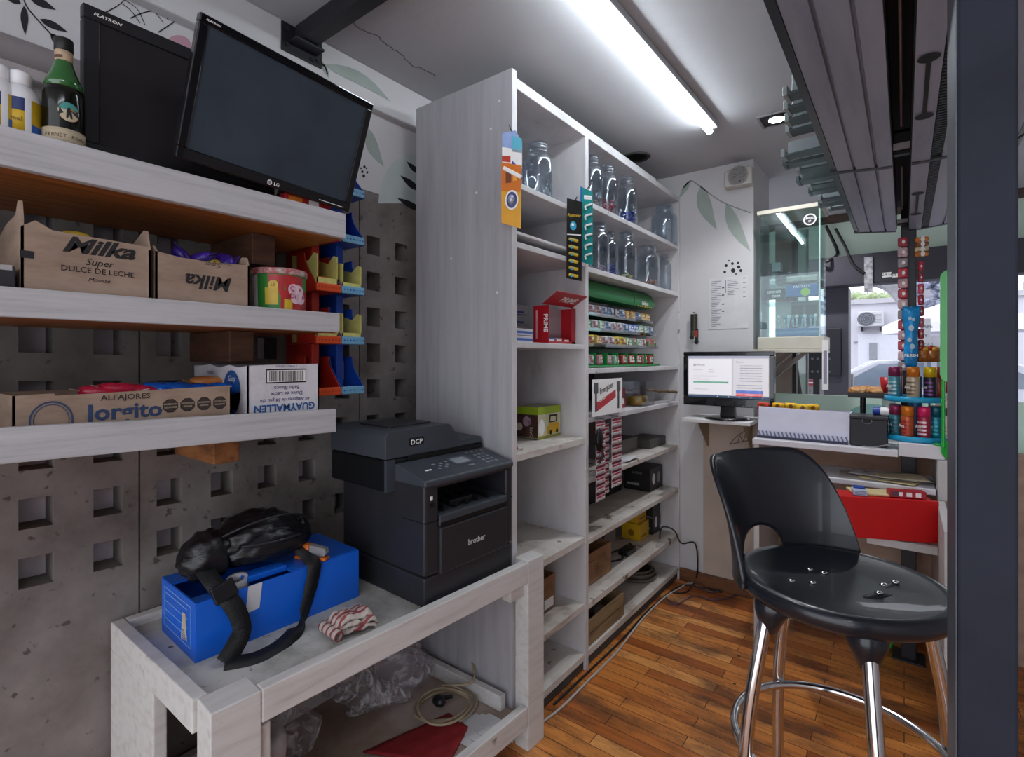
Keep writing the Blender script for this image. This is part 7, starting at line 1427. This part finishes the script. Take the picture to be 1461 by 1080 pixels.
# parked car
cx0 = onY(1250, 540, 9.0).x; t = thing('car', 'pale parked car across the pavement behind the pastries', 'car', (cx0+.4, 9.0, -.02), R(4)); CARM = mat('pale car paint', '#b9bac6', .25, var=.03, coat=.5); CARG = mat('car glass', '#6d7788', .08, var=.2, vscale=3, spec=.7)
side = [(-2.0, .35), (-2.0, .75), (-1.85, .92), (-1.0, 1.0), (-.45, 1.36), (.75, 1.40), (1.45, 1.05), (2.0, .95), (2.05, .4)]
k = MB(); k.prism(side, CARM, (0, -.85, 0), RY, UY, 1.7, bev=.04); k.build('body', t)
for gp in ([(-.85, 1.02), (-.40, 1.31), (.12, 1.34), (.12, 1.02)], [(.18, 1.02), (.18, 1.34), (.70, 1.34), (1.25, 1.04)]): k = MB(); k.prism(gp, CARG, (0, -.856, 0), RY, UY, .01); k.build('window', t)
for x_ in (-1.25, 1.25): k = MB(); k.cyl((x_, -.88, .32), (x_, -.66, .32), .32, mat('tyre rubber', '#252428', .8), seg=28); k.cyl((x_, -.885, .32), (x_, -.87, .32), .2, mat('steel rim', '#9a9aa2', .3, .6), seg=20); k.build('wheel', t)
# shop-side: dark pier, grey wall stub, mint sign board
DPR = mat('charcoal pier paint', '#4a4853', .6, var=.05); k = MB(); a, b = onY(1176, 600, SHOPY), onY(1211, 414, SHOPY); k.box(a.x, SHOPY-.02, -.02, b.x, SHOPY+.2, 1.929, DPR); 
a2, b2 = onY(1179, 536, SHOPY-.03), onY(1200, 468, SHOPY-.03); k.box(a2.x, SHOPY-.045, a2.z, b2.x, SHOPY-.021, b2.z, mat('dark recess panel', '#2f2e37', .5), .004); pr = struct(k.build('wall_pier'))  # dark raised panel takes the place of a rectangular recess in the pier
a2, b2 = onY(1152, 540, 4.2), onY(1176, 500, 4.2); k = MB(); k.box(a2.x, 4.2, a2.z, b2.x, 4.28, b2.z, mat('black till', '#201f26', .4, var=.2), .004)
for i in range(2):
    for j in range(4): k.disc((a2.x+.03+.034*j, 4.1995, a2.z+.05+.09*i), .009, mat('grey button', '#6c6f76', .4), RY, UY, 8)
k.box((a2.x+b2.x)/2-.02, 4.23, 0, (a2.x+b2.x)/2+.02, 4.27, a2.z, mat('dark painted steel', '#2a2830', .45)); tag(k.build('payphone', origin=((a2.x+b2.x)/2, 4.24, 0)), 'black button panel on a thin stand outside beside the glass door', 'panel')
k = MB(); a, b = onY(1150, 600, 5.6), onY(1217, 534, 5.6); k.box(a.x-.6, 5.6, -.02, b.x, 5.75, b.z, mixmat('rough grey wall', ['#6f6c70', '#89868a', '#98959a'], 9, rough=.9, bump=.3, pos=(.3, .5, .7)))
c = onY(1157, 546, 5.595); k.disc(c, .04, mat('red street sign', '#a33a4a', .5), RY, UY, 18, ry=.028); k.patch((-.03, -.006), (.03, .006), WHITE(), c, RY, UY, .002); struct(k.build('wall_low'))
MINT = mat('mint sign board', '#d3efe0', .5, var=.04, vscale=2); a, b = onY(1150, 622, 3.42), onY(1352, 570, 3.42); k = MB()
k.box(-.75, 3.42, .85, 1.4, 3.45, b.z, MINT, .002); c = onY(1245, 622, 3.42)
k.poly([(.155*math.cos(i*math.pi/20), .175*math.sin(i*math.pi/20)) for i in range(21)], mat('pale teal arc', '#8fc0bd', .5), (c.x, 3.4195, c.z), RY, UY); k.box(-.75, FARY+.101, .85, 1.4, 3.419, .87, CT)
tag(k.build('counter_board', origin=(0, 3.43, .85)), 'mint green board with a pale circle standing behind the counter', 'board')
# ================================================================ light and camera
def area(name, loc, rot, sx, sy, power, col):
    l = bpy.data.lights.new(name, 'AREA'); l.shape = 'RECTANGLE'; l.size = sx; l.size_y = sy; l.energy = power; l.color = col
    o = bpy.data.objects.new(name, l); COL.objects.link(o); o.location = loc; o.rotation_euler = rot; return o
wd = bpy.data.worlds.new('sky'); scene.world = wd; wd.use_nodes = True
nt = wd.node_tree; bg = nt.nodes['Background']
bg.inputs[0].default_value = (.88, .93, 1.0, 1); bg.inputs[1].default_value = 1.8
sl = bpy.data.lights.new('daylight', 'SUN'); sl.energy = .0; sl.angle = R(40); so_ = bpy.data.objects.new('daylight', sl); COL.objects.link(so_); so_.rotation_euler = (R(38), 0, R(-20))
# fill tube behind the photographer, unseen, added to brighten the room
t = thing('tube_light', 'added fluorescent fill tube, unseen, on the ceiling behind the photographer', 'lamp', (.35, -.6, CEIL-.05))
k = MB(); k.box(.329, -1.25, CEIL-.03, .371, .05, CEIL-.001, mat('white batten', '#b9bcc0', .4), .003); k.build('housing', t, world=True)
k = MB(); k.cyl((.35, -1.23, CEIL-.045), (.35, .03, CEIL-.045), .0135, mat('added fill tube', (.92, .95, 1.0), .4, var=0, emit=30.), seg=18); k.build('tube', t, world=True)
cam = bpy.data.cameras.new('camera'); co_ = bpy.data.objects.new('camera', cam); COL.objects.link(co_)
cam.sensor_width = 36; cam.lens = FPX/1461*36; cam.shift_y = (HY-540)/1461*-1*-1; cam.clip_start = .02
co_.location = (0, 0, EYE); co_.rotation_euler = (R(90), 0, YAW)
scene.camera = co_
vs = scene.view_settings; vs.view_transform = 'Standard'; vs.look = 'None'; vs.gamma = 1; vs.exposure = .48; vs.use_curve_mapping = False
